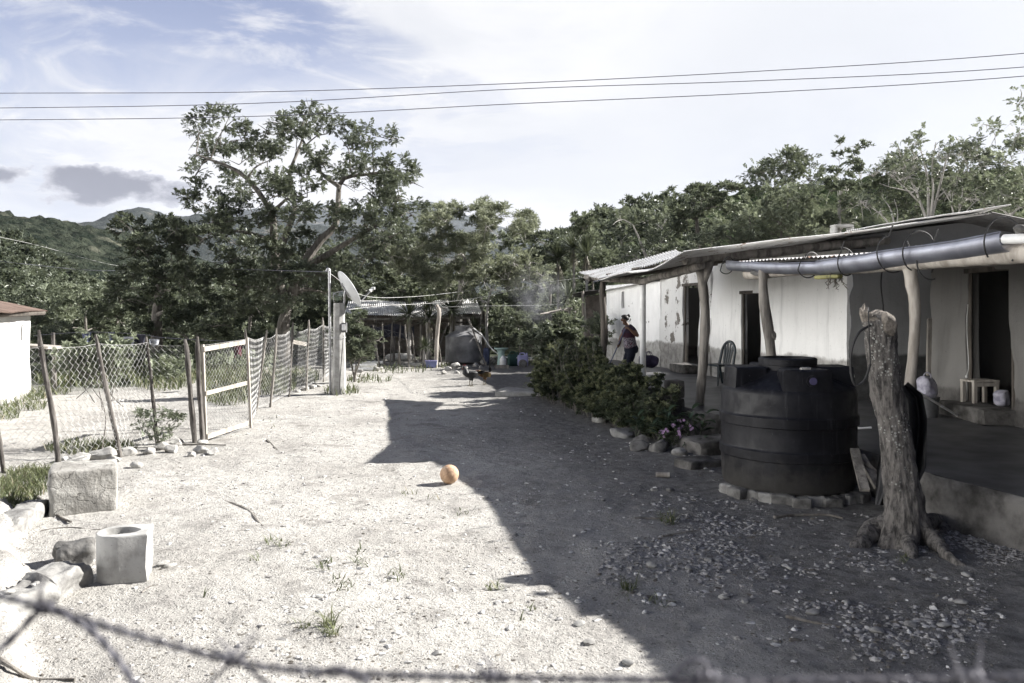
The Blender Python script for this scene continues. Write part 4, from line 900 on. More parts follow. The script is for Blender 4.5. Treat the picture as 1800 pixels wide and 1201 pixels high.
make_tree('house_tree', 'bare twiggy sapling with pale curved stems low behind the cinder block', 'tree', [(1566, 520), (1574, 405)], 26, ell(80, [(1530, 360, 36, 22)], 15), .05, (M['leaf_mid'], M['bark_pale']), 'sprig', 0.181, 0.43,
    limbs=[([(1574, 408), (1545, 375), (1508, 352)], .03, .009, 0, .3), ([(1574, 408), (1566, 370), (1550, 345)], .03, .009, 0, .3), ([(1574, 408), (1578, 375), (1572, 350)], .02, .008, 0, 0)], dy=.8, seed=80, group=RT, bare=3)
make_tree('house_tree', 'tall tree at the right edge with a leafy shoot reaching above its crown', 'tree', [(1775, 520), (1775, 380)], 25, ell(76, [(1765, 290, 46, 40), (1790, 330, 40, 50), (1740, 330, 40, 30), (1800, 260, 24, 30), (1770, 370, 60, 30)], 22) + [(1796, 222, 14), (1788, 180, 14), (1796, 160, 12), (1730, 215, 11), (1752, 232, 14), (1745, 225, 12), (1800, 200, 14)], .13, (M['leaf_light'], M['bark_pale']), 'sprig', 0.210, 1.35, dy=1.4, seed=76, group=RT, shell=.6)
make_tree('house_tree', 'dark shadowed tree filling behind the fan of bare branches', 'tree', [(1560, 560), (1560, 420)], 36, ell(77, [(1545, 335, 56, 50), (1600, 350, 60, 45), (1580, 300, 60, 30), (1660, 350, 60, 50), (1720, 360, 60, 50), (1680, 300, 60, 36)], 26), .14, (M['leaf_dark'], M['bark']), 'sprig', 0.268, 1.41, dy=2, seed=77, group=RT)
make_tree('house_tree', 'low bushes peeping over the roof between the layered tree and the bright rounded tree', 'tree', [(1290, 560), (1290, 450)], 30, ell(78, [(1270, 420, 60, 26), (1200, 440, 50, 20), (1330, 425, 50, 20)], 20), .08, (M['leaf_mid'], M['bark']), 'rosette', 0.158, 0.82, dy=1.2, seed=78, group=RT)

# shrubs round the yard
make_tree('shrub', 'round glossy shrub on thin stems right beside the concrete pole', 'shrub', [(622, 674), (626, 640)], 22.4, ell(90, [(612, 590, 34, 34), (645, 600, 34, 34), (625, 565, 26, 22), (625, 620, 40, 20), (620, 590, 40, 36), (645, 610, 36, 30)], 17), .045, (M['leaf_mid'], M['bark']), 'rosette', 0.112, 0.98, dy=.5, seed=90,
          limbs=[([(622, 660), (612, 610)], .03, .012, 0, .2), ([(624, 660), (640, 605)], .03, .012, 0, -.2)])
make_tree('shrub', 'wide leafy shrub behind the buckets at the back of the yard', 'shrub', [(915, 640), (914, 610)], 29.5, ell(91, [(900, 575, 44, 30), (935, 590, 26, 30), (880, 590, 24, 24), (905, 560, 30, 18)], 17), .05, (M['leaf_mid'], M['bark']), 'rosette', 0.132, 0.98, dy=.6, seed=91)
make_tree('shrub', 'dark overhanging shrub at the far end of the flower hedge', 'shrub', [(985, 690), (982, 640)], 20.0, ell(92, [(975, 590, 46, 34), (955, 610, 34, 30), (1005, 605, 36, 34), (985, 640, 40, 30), (1000, 570, 30, 20)], 17) + [(962, 655, 10), (955, 640, 10)], .05, (M['leaf_mid'], M['bark']), 'rosette', .16, 1.3, dy=.5, seed=92)
make_tree('shrub', 'light green shrub under the pole trellis before the dark outbuilding', 'shrub', [(1040, 640), (1040, 600)], 25, ell(93, [(1035, 565, 34, 20), (1045, 590, 36, 30), (1010, 545, 24, 18)], 15), .04, (M['leaf_light'], M['bark_pale']), 'rosette', 0.112, 0.74, dy=.6, seed=93)
make_tree('sapling', 'small leafy sapling growing through the wire fence left of the wooden gate', 'sapling', [(276, 788), (272, 760), (266, 735)], 11.75, [(255, 735, 13), (248, 750, 9), (275, 748, 15), (295, 740, 13), (265, 762, 13), (300, 760, 10), (280, 775, 10), (240, 730, 7), (312, 738, 7), (285, 725, 8)], .012, (M['leaf_mid'], M['bark']), 'sprig', .10, .9, dy=.12, seed=94, twig=.004)

# yuccas ---------------------------------------------------------
def yucca_head(mb, c, r, n, rg, low=-.5, w=.06):
    d = unit(rg.normal(size=(n, 3)) + np.array((0, 0, .35))); d = d[d[:, 2] > low]
    for a in d:
        L_ = r * rg.uniform(.8, 1.1); sd_ = unit(np.cross(a, (0, 0, 1.0) + rg.normal(size=3) * .2)); up = np.cross(sd_, a); dr = np.array((0, 0, -.12 * L_ * (1 - abs(a[2]))))
        p0 = c + a * .04; p1 = c + a * L_ * .55 + dr * .3; p2_ = c + a * L_ + dr * 1.4
        mb.add([p0 - sd_ * w * .35 * r, p0 + sd_ * w * .35 * r, p1 + sd_ * w * .5 * r, p1 - sd_ * w * .5 * r, p2_], [[0, 1, 2, 3]], [[3, 2, 4]])
def yucca(label, base, head, Y, r, seed, group, extra=(), skirt=True, r0=.07):
    rg = np.random.default_rng(seed); b0 = P(base[0], base[1], Y); b0[2] = float(gz(b0[0], Y)) - .05; h = P(head[0], head[1], Y)
    t = thing('yucca', label, 'yucca', b0, group); m_ = MB(); m_.tube(log_pts(b0, h, 10, .06, seed), np.linspace(r0, r0 * .7, 10), 9, .2, seed=seed); 
    lf = MB(); yucca_head(lf, h, r, 130, rg); dl = MB()
    for (px, py, rr) in extra:
        h2 = P(px, py, Y + rg.uniform(-.3, .3)); m_.tube(log_pts(b0 * .5 + h * .5, h2, 8, .05, seed + 2), np.linspace(r0 * .8, r0 * .5, 8), 8, .2); yucca_head(lf, h2, rr, 100, rg)
        if skirt: yucca_head(dl, h2 - V3(0, 0, .12), rr * .8, 60, rg, -2, .05)
    m_.build('trunk', M['bark_pale'], t); lf.build('crown', M['yucca'], t, smooth=False)
    if skirt:
        d_ = MB()
        for _ in range(50):
            a = rg.uniform(0, 6.28); p = h + V3(0, 0, -.05 - rg.uniform(0, .2)); q = p + V3(math.cos(a) * r * .3, math.sin(a) * r * .3, -r * rg.uniform(.5, 1.1)); s_ = V3(-math.sin(a), math.cos(a), 0) * .02
            d_.add([p - s_, p + s_, q], [[0, 1, 2]])
        d_.build('dry_skirt', M['yucca_dry'], t, smooth=False)
YG = 'yuccas at the back of the yard'
yucca('dark yucca at the left end of the row, before the shed roof', (722, 640), (718, 553), 29.0, .75, 1, YG)
yucca('brighter yucca with stacked heads, second in the row before the shed', (752, 640), (754, 560), 29.3, .62, 2, YG, [(756, 533, .68), (748, 545, .5)])
yucca('yucca close behind the far water tank with a drooping dark crown', (790, 640), (795, 545), 30.4, .8, 3, YG)
yucca('small yucca peeping over the right shoulder of the far water tank', (834, 640), (833, 575), 31.2, .55, 4, YG, skirt=False)
yucca('low spiky yucca below the row, left of the blue basin', (746, 646), (747, 610), 28.6, .5, 5, YG, skirt=False)
yucca('yucca with a long dry skirt, leftmost of the three tall crowns by the porch roof', (981, 640), (981, 455), 33, .85, 6, YG)
yucca('tallest yucca crown in the group of three by the porch roof', (1012, 640), (1008, 437), 33.5, .85, 7, YG)
yucca('yucca with a long dry skirt nearest the porch roof corner', (1030, 640), (1031, 446), 32.5, .95, 8, YG)
yucca('small starry yucca before the dark outbuilding', (998, 640), (998, 523), 28.5, .72, 9, YG, skirt=False)

# wild shoots standing up out of the hedge
def shoot(mb, st, base, top, rg, n=16, size=.07):
    q = curve_pts([base, (np.array(base) + top) / 2 + rg.normal(size=3) * .04, top], n); st.tube(q, np.linspace(.007, .003, n), 5)
    d = unit(rg.normal(size=(n, 3)) + np.array((0, 0, .3))); instance(mb, TPL['sprig'], q, d, np.full(n, size * 1.6), rg)
# ---------------------------------------------------------------- hedge along the porch
rg = np.random.default_rng(5)
fb = thing('flower_hedge', 'low rambling hedge with yellow-green leaf tips along the porch wall', 'hedge', (1.9, 14.3, 0))
lf, tipm, st = MB(), MB(), MB()
for k in range(165):
    y = rg.uniform(12.1, 18.6); cx = 2.42 - .235 * (y - 12.5); w = .62 if y > 13 else .4
    x = cx - rg.random() ** .8 * w + .12; zt = np.interp(y, [12, 12.8, 14.5, 16.5, 18.8], [.62, .88, 1.0, 1.24, 1.15]); edge = np.clip((cx - x) / w, 0, 1)
    z = rg.uniform(.15, max(.25, zt * (1.05 - .55 * edge ** 2))); r = rg.uniform(.14, .24); c = V3(x, y, z)
    fill_clump(lf, c, (r, r, r * .85), 'rosette', .062, 130, rg, 7, .5)
    if rg.random() < .8: fill_clump(tipm, c + V3(-.04, -.04, .06), (r, r, r * .8), 'rosette', .046, 44, rg, 9, .25)
    b0 = V3(x + .08, y, 0); st.tube(log_pts(b0, c, 6, .03, k), .006, 5)
for k in range(26):
    y = rg.uniform(15.0, 17.0); cx = 2.42 - .235 * (y - 12.5); b0 = V3(cx - rg.uniform(.05, .5), y, .5); shoot(lf, st, b0, b0 + V3(rg.uniform(-.3, .1), rg.uniform(-.2, .2), rg.uniform(.55, 1.0)), rg, 14, .06)
st.build('stems', M['bark'], fb); lf.build('foliage', M['leaf_bush'], fb, smooth=False); tipm.build('leaf_tips', M['leaf_tip'], fb, smooth=False)
# broad leaved plants
def broad_leaf(mb, base, az_, elv, L_, w, bend=.5):
    n = 7; t = np.linspace(0, 1, n); d = V3(math.cos(az_), math.sin(az_), 0); s_ = V3(-math.sin(az_), math.cos(az_), 0)
    a = elv - bend * t * 1.3; r = np.cumsum(np.cos(a)) * L_ / n; z = np.cumsum(np.sin(a)) * L_ / n
    c = np.asarray(base) + d * r[:, None] + np.array((0, 0, 1.0)) * z[:, None]; wd = w * np.sin(np.clip(t * .93 + .07, 0, 1) * np.pi) ** .75
    lft = c + s_ * wd[:, None] * .5 + V3(0, 0, 1) * wd[:, None] * .22; rgt = c - s_ * wd[:, None] * .5 + V3(0, 0, 1) * wd[:, None] * .22
    mb.grid(np.stack([lft, c, rgt], 1))
def broad_plant(label, x, y, h, n, seed, L_=.26, w=.10):
    rg = np.random.default_rng(seed); z0 = float(gz(x, y)); t = thing('broad_leaf_plant', label, 'plant', (x, y, z0), 'broad-leaved plants in front of the porch'); lf, st = MB(), MB()
    for s in range(max(2, n // 9)):
        top = V3(x + rg.uniform(-.14, .14), y + rg.uniform(-.12, .12), z0 + h * rg.uniform(.55, 1)); st.tube(log_pts((x, y, z0 - .02), top, 8, .03, seed + s), np.linspace(.012, .006, 8), 6)
        for k in range(9):
            f = .35 + .65 * k / 8; broad_leaf(lf, V3(x, y, z0) + (top - V3(x, y, z0)) * f, k * 2.4 + rg.uniform(-.4, .4), rg.uniform(.3, 1.0), L_ * rg.uniform(.7, 1.15), w * rg.uniform(.8, 1.1), rg.uniform(.5, 1.1))
    st.build('stem', M['leaf_mid'], t); lf.build('leaves', M['leaf_broad'], t); return t
broad_plant('tall broad-leaved plant standing against the concrete block column', 2.28, 12.75, .75, 27, 1)
broad_plant('bushy broad-leaved plant beside the pink flowers', 2.42, 12.1, .52, 27, 2, .28, .11)
broad_plant('broad-leaved plant reaching towards the dark porch step', 2.80, 12.0, .55, 18, 3, .30, .11)
broad_plant('low broad-leaved plant nearest the border stones', 2.15, 11.9, .34, 18, 4, .22, .09)
broad_plant('narrow broad-leaved plant at the edge of the hedge', 1.95, 12.5, .5, 18, 6, .22, .08)
broad_plant('small broad-leaved seedling at the foot of the porch step', 2.62, 11.25, .2, 18, 5, .14, .05)
def flower_plant(label, x, y, h, seed, nf):
    rg = np.random.default_rng(seed); z0 = float(gz(x, y)); t = thing('flower_plant', label, 'flower', (x, y, z0), 'pink flowers in front of the porch'); lf, st, fl = MB(), MB(), MB()
    for s in range(7):
        top = V3(x + rg.uniform(-.16, .16), y + rg.uniform(-.12, .12), z0 + h * rg.uniform(.6, 1)); q = curve_pts([V3(x, y, z0), (V3(x, y, z0) + top) / 2 + rg.normal(size=3) * .02, top], 9); st.tube(q, .004, 5)
        instance(lf, TPL['rosette'], q[3:], unit(rg.normal(size=(6, 3)) + V3(0, 0, .5)), np.full(6, .05), rg)
        if s < nf:
            for j in range(4):
                c = top + rg.normal(size=3) * .022
                for a in range(5):
                    an = a * 1.2566 + j; d = V3(math.cos(an), -.25, math.sin(an)); sd_ = V3(-math.sin(an), 0, math.cos(an))
                    fl.add(leaf_quads(c, unit(d), sd_, .026, .02, .05), [[0, 1, 2, 3]])
    st.build('stems', M['leaf_mid'], t); lf.build('leaves', M['leaf_bush'], t, smooth=False); fl.build('blossoms', M['flower'], t, smooth=False)
flower_plant('taller plant with two heads of pink flowers below the broad leaves', 2.50, 11.75, .38, 1, 5)
flower_plant('lower plant with scattered pink flowers at the foot of the bed', 2.28, 11.45, .26, 2, 4)

# ---------------------------------------------------------------- grass and weeds (nobody could count them)
def blades(mb, pts, h, rg, w=.012, lean=.5):
    n = len(pts); a = rg.uniform(0, 6.283, n); hh = h * rg.uniform(.5, 1.3, n); d = np.stack([np.cos(a), np.sin(a), 0 * a], -1); s_ = np.stack([-np.sin(a), np.cos(a), 0 * a], -1) * (w * hh / h)[:, None]
    m1 = pts + d * (hh * lean * .35)[:, None] + np.array((0, 0, .6)) * hh[:, None]; tp = pts + d * (hh * lean)[:, None] + np.array((0, 0, 1.0)) * (hh * .95)[:, None]
    v = np.stack([pts - s_, pts + s_, m1 + s_ * .7, m1 - s_ * .7, tp], 1); o_ = (np.arange(n) * 5)[:, None]
    mb.add(v.reshape(-1, 3), np.array([[0, 1, 2, 3]]) + o_, np.array([[3, 2, 4]]) + o_)
def scatter_px(spec, n, rg):
    """random ground points inside photo ellipses (cx, cy, rx, ry), a little outside"""
    out = []
    for (cx, cy, rx, ry) in spec:
        a = rg.uniform(0, 6.283, n); q = rg.random(n) ** .5; X = []
        g0 = [G(cx + math.cos(t_) * r_ * rx, cy + math.sin(t_) * r_ * ry) for t_, r_ in zip(a, q)]
        out.append(np.array(g0))
    p = np.concatenate(out); p[:, 2] = gz(p[:, 0], p[:, 1]); return p
rg = np.random.default_rng(31); g_ = MB(); wd = MB()
# weeds behind the wire fence and by the white house
p = scatter_px([(285, 668, 60, 22), (330, 655, 50, 16), (215, 660, 70, 12), (400, 690, 50, 25), (470, 680, 50, 16), (120, 670, 60, 10), (420, 665, 70, 12), (520, 668, 40, 10)], 700, rg); blades(g_, p, .30, rg, .014, .6)
p = scatter_px([(230, 645, 110, 8), (380, 648, 110, 8), (300, 660, 40, 14)], 420, rg); instance(wd, TPL['sprig'], p + np.stack([p[:, 0] * 0, p[:, 0] * 0, rg.uniform(.05, .5, len(p))], -1), unit(rg.normal(size=(len(p), 3)) + V3(0, 0, .6)), rg.uniform(.2, .4, len(p)), rg)
p = scatter_px([(150, 632, 120, 4), (300, 632, 100, 4), (440, 634, 90, 5)], 420, rg); instance(wd, TPL['sprig'], p + np.stack([p[:, 0] * 0, p[:, 0] * 0, rg.uniform(.1, 1.1, len(p))], -1), unit(rg.normal(size=(len(p), 3)) + V3(0, 0, .6)), rg.uniform(.3, .55, len(p)), rg)
# grass under the fence
p = scatter_px([(70, 835, 60, 12), (150, 790, 70, 12), (40, 860, 45, 16), (200, 790, 40, 8), (25, 890, 40, 22)], 520, rg); blades(g_, p, .12, rg, .006, .8)
p = scatter_px([(45, 715, 40, 8), (10, 730, 25, 10), (55, 700, 30, 6), (85, 690, 40, 6)], 160, rg); blades(g_, p, .16, rg, .012, .9)
# tufts on the yard
for (cx, cy, rx, n) in ((577, 1103, 14, 60), (580, 1118, 16, 60), (600, 1030, 26, 50), (640, 995, 18, 36), (570, 1000, 16, 30), (480, 955, 16, 40), (500, 962, 14, 26), (530, 1105, 14, 26), (870, 1035, 18, 40), (700, 1010, 16, 24), (720, 868, 14, 20), (1176, 918, 16, 90), (1105, 1035, 14, 50), (820, 905, 20, 18), (760, 880, 14, 16), (630, 975, 12, 16), (1160, 1060, 22, 24), (1590, 985, 16, 30), (360, 1052, 5, 8), (445, 985, 14, 16), (690, 1015, 22, 20), (930, 1085, 30, 16), (700, 735, 20, 16), (480, 745, 30, 20), (960, 640, 20, 20), (1110, 1050, 30, 16)):
    n = int(n * .6); p = scatter_px([(cx, cy, rx, rx * .45)], n, rg); dist = p[0][1]; blades(g_, p, (.045 + .002 * dist) * (1.7 if cx in (1176, 1105, 577) else .8), rg, .005, 1.5)
# along the back of the yard
p = scatter_px([(700, 652, 60, 5), (760, 645, 30, 4), (1000, 655, 40, 8), (960, 690, 20, 8), (890, 640, 50, 4), (600, 690, 30, 6), (650, 670, 40, 5)], 110, rg); blades(g_, p, .18, rg, .014, .8)
tag(g_.build('grass', M['grass'], smooth=False, loc=(0, 0, 0)), kind='stuff')
tag(wd.build('weeds', M['leaf_light'], smooth=False, loc=(0, 0, 0)), kind='stuff')
# vine on the fence
vn = thing('vine', 'leafy climbing vine sprawling over the wire fence top beside the leaning posts', 'vine', gp(170, 800), None); lf, st = MB(), MB()
for k in range(70):
    px = rg.normal(165, 32); py = rg.normal(632, 15); Y = 12.2 + rg.uniform(-.2, .5) ; c = P(px, py, Y)
    instance(lf, TPL['rosette'], c[None] + rg.normal(size=(6, 3)) * .07, unit(rg.normal(size=(6, 3))), rg.uniform(.07, .13, 6), rg)
for k in range(14):
    a = P(rg.uniform(110, 220), 700 + rg.uniform(-20, 20), 12.2); b_ = P(rg.normal(165, 35), 630 + rg.uniform(-20, 20), 12.2); st.tube(log_pts(a, b_, 9, .15, k), .006, 5)
for a, b_ in ((110, 150), (150, 200), (190, 225)): st.tube(log_pts(P(a, 635, 12.1), P(b_, 628, 12.1), 8, .1, a), .006, 5)
st.tube(curve_pts([P(180, 720, 11.6), P(175, 690, 11.8), P(165, 640, 12.1)], 9), .008, 5); st.tube(curve_pts([P(178, 796, 11.2), P(186, 740, 11.4), P(178, 700, 11.7)], 9), .009, 5)
st.build('stems', M['bark'], vn); lf.build('leaves', M['leaf_light'], vn, smooth=False)

# near slope of the left hill: a wood that reads as one mass
rg = np.random.default_rng(77); wm_ = MB()
dg0 = bpy.context.evaluated_depsgraph_get()
for nm, cnt, rr, sz in (('near_hill', 520, 2.6, .95), ('right_hillside', 260, 2.2, .7)):
    ho = bpy.data.objects[nm]; n = len(ho.data.vertices); co = np.empty(n * 3, np.float32); ho.data.vertices.foreach_get('co', co); co = co.reshape(-1, 3) + np.array(ho.location[:])
    px = 900 + co[:, 0] / co[:, 1] * F; ok = np.where((px > -150) & (px < (330 if nm == 'near_hill' else 1250)) & (px > (-150 if nm == 'near_hill' else 940)) & (co[:, 2] > -2))[0]
    for c in co[rg.choice(ok, cnt)]:
        r = rr * rg.uniform(.5, 1.2); fill_clump(wm_, c + V3(0, 0, r * .5), (r, r, r * .8), 'rosette', sz, 26, rg, 6, .4)
tag(wm_.build('distant_wood', M['leaf_dark'], smooth=False, loc=(0, 0, 0)), kind='stuff')

# undergrowth behind the yard that reads as one mass
rg = np.random.default_rng(78); ug = MB()
for k in range(330):
    y = rg.uniform(36, 50); x = rg.uniform(-.62, .16) * y; r = rg.uniform(.8, 1.5); z = rg.uniform(.2, 2.6) * (.55 + .45 * np.clip(-x / 14, 0, 1)) + (y - 36) * .09
    fill_clump(ug, V3(x, y, z), (r, r, r * .8), 'rosette', .24, 60, rg, 8, .4)
tag(ug.build('undergrowth', M['leaf_mid'], smooth=False, loc=(0, 0, 0)), kind='stuff')
# ================================================================ FENCES AND GATE
def chain(mb, bl, br, tr, tl, pitch=.075, rad=.0028, sag=.03, seed=0, bulge=.03):
    bl, br, tr, tl = [np.asarray(v, float) for v in (bl, br, tr, tl)]
    Wd_ = np.linalg.norm(br - bl); H_ = max(np.linalg.norm(tl - bl), np.linalg.norm(tr - br)); nc = max(2, int(round(Wd_ / pitch))); nr = max(2, int(round(H_ / pitch)))
    def pt(u, v):
        u = np.asarray(u, float); v = np.asarray(v, float)
        p = (bl * ((1 - u) * (1 - v))[:, None] + br * (u * (1 - v))[:, None] + tr * (u * v)[:, None] + tl * ((1 - u) * v)[:, None])
        p[:, 2] -= sag * np.sin(u * np.pi) * v; nrm = np.cross(br - bl, (0, 0, 1.0)); nrm /= np.linalg.norm(nrm)
        return p + nrm * (bulge * fbm(p * 1.3 + seed, 2))[:, None] + nz3(p * 3 + seed) * .012
    for i in range(nc):
        k = np.arange(nr + 1); u = (i + (k % 2)) / nc if i % 2 == 0 else (i + 1 - (k % 2)) / nc
        mb.tube(pt(np.clip(u, 0, 1), k / nr), rad, 3, cap=False)
    for v in (0.0, 1.0): mb.tube(pt(np.linspace(0, 1, nc + 1), np.full(nc + 1, v)), rad * 1.25, 4, cap=False)
def fence_post(par, base, top, r, seed, mat='post_grey', bend=.04):
    a, b_ = np.array(base), np.array(top); m_ = MB(); q = log_pts(a - (b_ - a) * .06, b_, 14, bend, seed)
    rr = .74 * r * (1 + .18 * vnoise(np.stack([np.arange(14) * .8, np.full(14, seed * 1.0), np.zeros(14)], -1))); rr[-1] *= .45; rr[-2] *= .85
    m_.tube(q, rr, 10, .22, seed=seed); return m_.build('post', M[mat], par)
def bt(base_px, top_px):
    a = gp(*base_px); return a, P(top_px[0], top_px[1], a[1])
lfz = thing('wire_fence', 'chain-link fence on leaning branch posts left of the wooden gate', 'fence', gp(200, 805))
LP = [((-70, 852), (-95, 618), .035), ((9, 832), (-8, 700), .045), ((103, 825), (68, 580), .045), ((210, 804), (168, 588), .042), ((277, 780), (257, 592), .035), ((343, 778), (325, 597), .055)]
pts = []
for k, (a, b_, r) in enumerate(LP):
    A, B = bt(a, b_)
    if k == 1: B = P(-22, 640, A[1])
    fence_post(lfz, A, B, r, k + 1, 'post_grey', .05); pts.append((A, B))
m_ = MB(); tops = [(-95, 612), (0, 612), (78, 608), (172, 604), (258, 602), (328, 606)]; bots = [(-70, 846), (6, 826), (102, 812), (209, 790), (276, 775), (341, 772)]
pp = [(P(b_[0], b_[1], p[0][1]), P(t[0], t[1], p[0][1])) for (p, b_, t) in zip(pts, bots, tops)]
for k in range(len(pp) - 1): chain(m_, pp[k][0], pp[k + 1][0], pp[k + 1][1], pp[k][1], .052, .0021, .035, k, .04)
m_.build('wire_mesh', M['wire'], lfz)
gpost = thing('gate_post', 'forked grey branch post that the wooden gate hangs from', 'post', gp(356, 779)); A, B = bt((356, 780), (347, 592)); fence_post(gpost, A, B, .05, 31, 'post_grey', .03)
# wooden gate
gA, gB = gp(360, 777), gp(440, 752); gate = thing('wooden_gate', 'pale wooden frame gate filled with chain-link mesh', 'gate', (gA + gB) / 2)
g0b, g0t = P(362, 775, gA[1]), P(356, 608, gA[1]); g1b, g1t = P(441, 750, gB[1]), P(434, 596, gB[1])
def rail(name, a, b_, w, h, mat='wood_pale'): m_ = MB(); m_.beam(a, b_, w * .85, h * .85); return m_.build(name, M[mat], gate, smooth=False)
rail('stile', g0b - (0, 0, .02), g0t + (0, 0, .02), .05, .06); rail('stile', g1b - (0, 0, .02), g1t + (0, 0, .02), .05, .06)
for f, h in ((.045, .09), (.50, .075), (.965, .085)): rail('rail', g0b + (g0t - g0b) * f + (.028, -.028, 0), g1b + (g1t - g1b) * f + (-.03, -.028, 0), .035, h)
m_ = MB(); off = V3(.0, .032, 0); chain(m_, g0b + off, g1b + off, g1t + off, g0t + off, .045, .002, 0, 9, .008); m_.build('wire_mesh', M['wire'], gate)
# fence beyond the gate
rfz = thing('wire_fence', 'chain-link fence on upright branch posts between the gate and the concrete pole', 'fence', gp(500, 700))
RP = [((443, 748), (431, 578), .032), ((450, 722), (469, 580), .034), ((475, 716), (486, 577), .034), ((508, 698), (515, 566), .04), ((538, 687), (543, 562), .038), ((569, 672), (567, 558), .038), ((590, 655), (592, 560), .035)]
pts = [bt(a, b_) for a, b_, r in RP]
for k, (a, b_, r) in enumerate(RP): fence_post(rfz, pts[k][0], pts[k][1], r, k + 50, 'post_grey' if k in (0, 3) else 'wood', .03)
m_ = MB(); tops = [(434, 592), (464, 592), (484, 588), (513, 580), (543, 578), (567, 571), (592, 572)]; bots = [(443, 742), (451, 716), (476, 708), (508, 692), (538, 680), (569, 664), (590, 650)]
pp = [(P(b_[0], b_[1], p[0][1]), P(t[0], t[1], p[0][1])) for (p, b_, t) in zip(pts, bots, tops)]
for k in range(len(pp) - 1): chain(m_, pp[k][0], pp[k + 1][0], pp[k + 1][1], pp[k][1], .055, .0028, .06, k + 20, .03)
m_.build('wire_mesh', M['wire'], rfz)
m_ = MB(); m_.beam(P(514, 601, 20.2), P(541, 606, 20.7), .05, .10); m_.build('rail', M['wood_pale'], rfz, smooth=False)
# stick fence at the back, in front of the shed
sfz = thing('stick_fence', 'rickety fence of thin leaning sticks with dark netting in front of the tin shed', 'fence', P(710, 640, 29) * (1, 1, 0))
rg = np.random.default_rng(3); sp_ = [(655, 570, 668), (672, 566, 676), (690, 566, 685), (704, 567, 700), (712, 570, 719), (725, 586, 731), (742, 590, 736), (700, 600, 706), (760, 585, 754), (770, 600, 776)]
for k, (tx, ty, bx) in enumerate(sp_):
    Y = 28.6 + rg.uniform(-.3, .5); a = P(bx, 638, Y); a[2] = -.05; fence_post(sfz, a, P(tx, ty, Y), .035, 70 + k, 'wood', .05)
m_ = MB(); chain(m_, P(650, 642, 28.8), P(778, 642, 28.8), P(778, 600, 28.8), P(650, 572, 28.8), .16, .006, .05, 40, .05); m_.build('wire_mesh', M['grey_box'], sfz)
m_ = MB(); s_ = np.linspace(0, 1, 14); A = np.array([[P(652 + 76 * u, 572 + 22 * v + 3 * math.sin(u * 9), 29.0 + .06 * math.sin(u * 20)) for v in (0, .25, .5, .75, 1)] for u in s_]); m_.grid(A); A2 = A.copy(); A2[..., 1] += .012; m_.grid(A2, flip=True); m_.build('netting', M['cloth_dark'], sfz)
lp = thing('leaning_post', 'tall pale bent post standing in front of the yuccas left of the far water tank', 'post', P(768, 632, 28.2) * (1, 1, 0)); m_ = MB(); m_.tube(curve_pts([V3(*(P(766, 632, 28.2)[:2]), -.05), P(768, 590, 28.2), P(772, 550, 28.2), P(767, 536, 28.2)], 12), [.07] * 10 + [.06, .05], 9, .2); m_.build('pole', M['wood_pale'], lp)
lp.name = 'bent_post'

# ================================================================ CONCRETE POLE WITH DISH
pb = gp(596, 692); cp = thing('concrete_pole', 'short tapered concrete utility pole standing in the sunlit yard', 'pole', pb)
m_ = MB(); an = np.arange(8) * np.pi / 4 + .3; hs = np.linspace(-.1, P(0, 533, pb[1])[2], 12)
A = np.stack([np.stack([pb[0] + np.cos(an) * r, pb[1] + np.sin(an) * r, np.full(8, h)], -1) for h, r in zip(hs, np.linspace(.175, .135, 12))], 1); A = A + nz3(A * 5) * .006; m_.grid(A, closed_u=True); m_.add(A[:, -1], [list(range(8))]); m_.build('shaft', M['concrete_pale'], cp, sharp=25)
q = P(605, 576, pb[1] - .16); m_ = MB(); m_.rbox(q, (.13, .12, .24), .012, .002, 5, 5); mbx = m_.build('meter_box', M['grey_box'], cp)
m_ = MB(); m_.rbox(q + (.0, -.065, .01), (.085, .02, .15), .006, .001, 5, 4); m_.build('meter_cover', M['white_plastic'], mbx)
m_ = MB()
for z in (1.38, 1.62): m_.tube([V3(pb[0] + math.cos(t) * .165, pb[1] + math.sin(t) * .165, z + .02 * math.sin(t)) for t in np.linspace(0, 6.283, 20)], .006, 5)
m_.build('binding_wire', M['galv'], cp)
m_ = MB(); m_.tube(curve_pts([P(604, 590, pb[1] - .16), P(600, 640, pb[1] - .16), P(598, 690, pb[1] - .2), P(610, 697, pb[1] - .5)], 14, .01), .01, 5); m_.build('cable', M['rubber'], cp)
mz = pb[1] + .1; mp = thing('mast', 'thin galvanised pipe mast with a curved top beside the concrete pole', 'mast', (fx(580, mz), mz, 0)); m_ = MB(); m_.tube(curve_pts([V3(fx(581, mz), mz, -.05), P(580, 600, mz), P(579, 490, mz), P(579, 476, mz), P(576, 473, mz), P(574, 477, mz)], 26), .032, 10); m_.build('pipe', M['galv'], mp)
dc = P(614, 507, pb[1] - .05); ds = thing('satellite_dish', 'grey satellite dish tilted skyward on top of the concrete pole', 'satellite dish', (pb[0], pb[1], hs[-1]))
n_ = unit(V3(.74, .42, .52)); u_ = unit(np.cross(n_, (0, 0, 1.0))); v_ = np.cross(u_, n_); m_ = MB(); rr = np.linspace(0, 1, 12); aa = np.arange(40) * 2 * np.pi / 40
for o_, fl in ((0, False), (.012, True)):
    A = dc + (np.cos(aa)[:, None, None] * u_ * .40 + np.sin(aa)[:, None, None] * v_ * .47) * rr[None, :, None] + n_ * (-.10 + .10 * rr[None, :, None] ** 2 + o_); m_.grid(A, closed_u=True, flip=fl)
m_.tube(np.vstack([dc + np.cos(a) * u_ * .40 + np.sin(a) * v_ * .47 for a in np.linspace(0, 6.2832, 41)]), .012, 6); m_.build('reflector', M['dish'], ds)
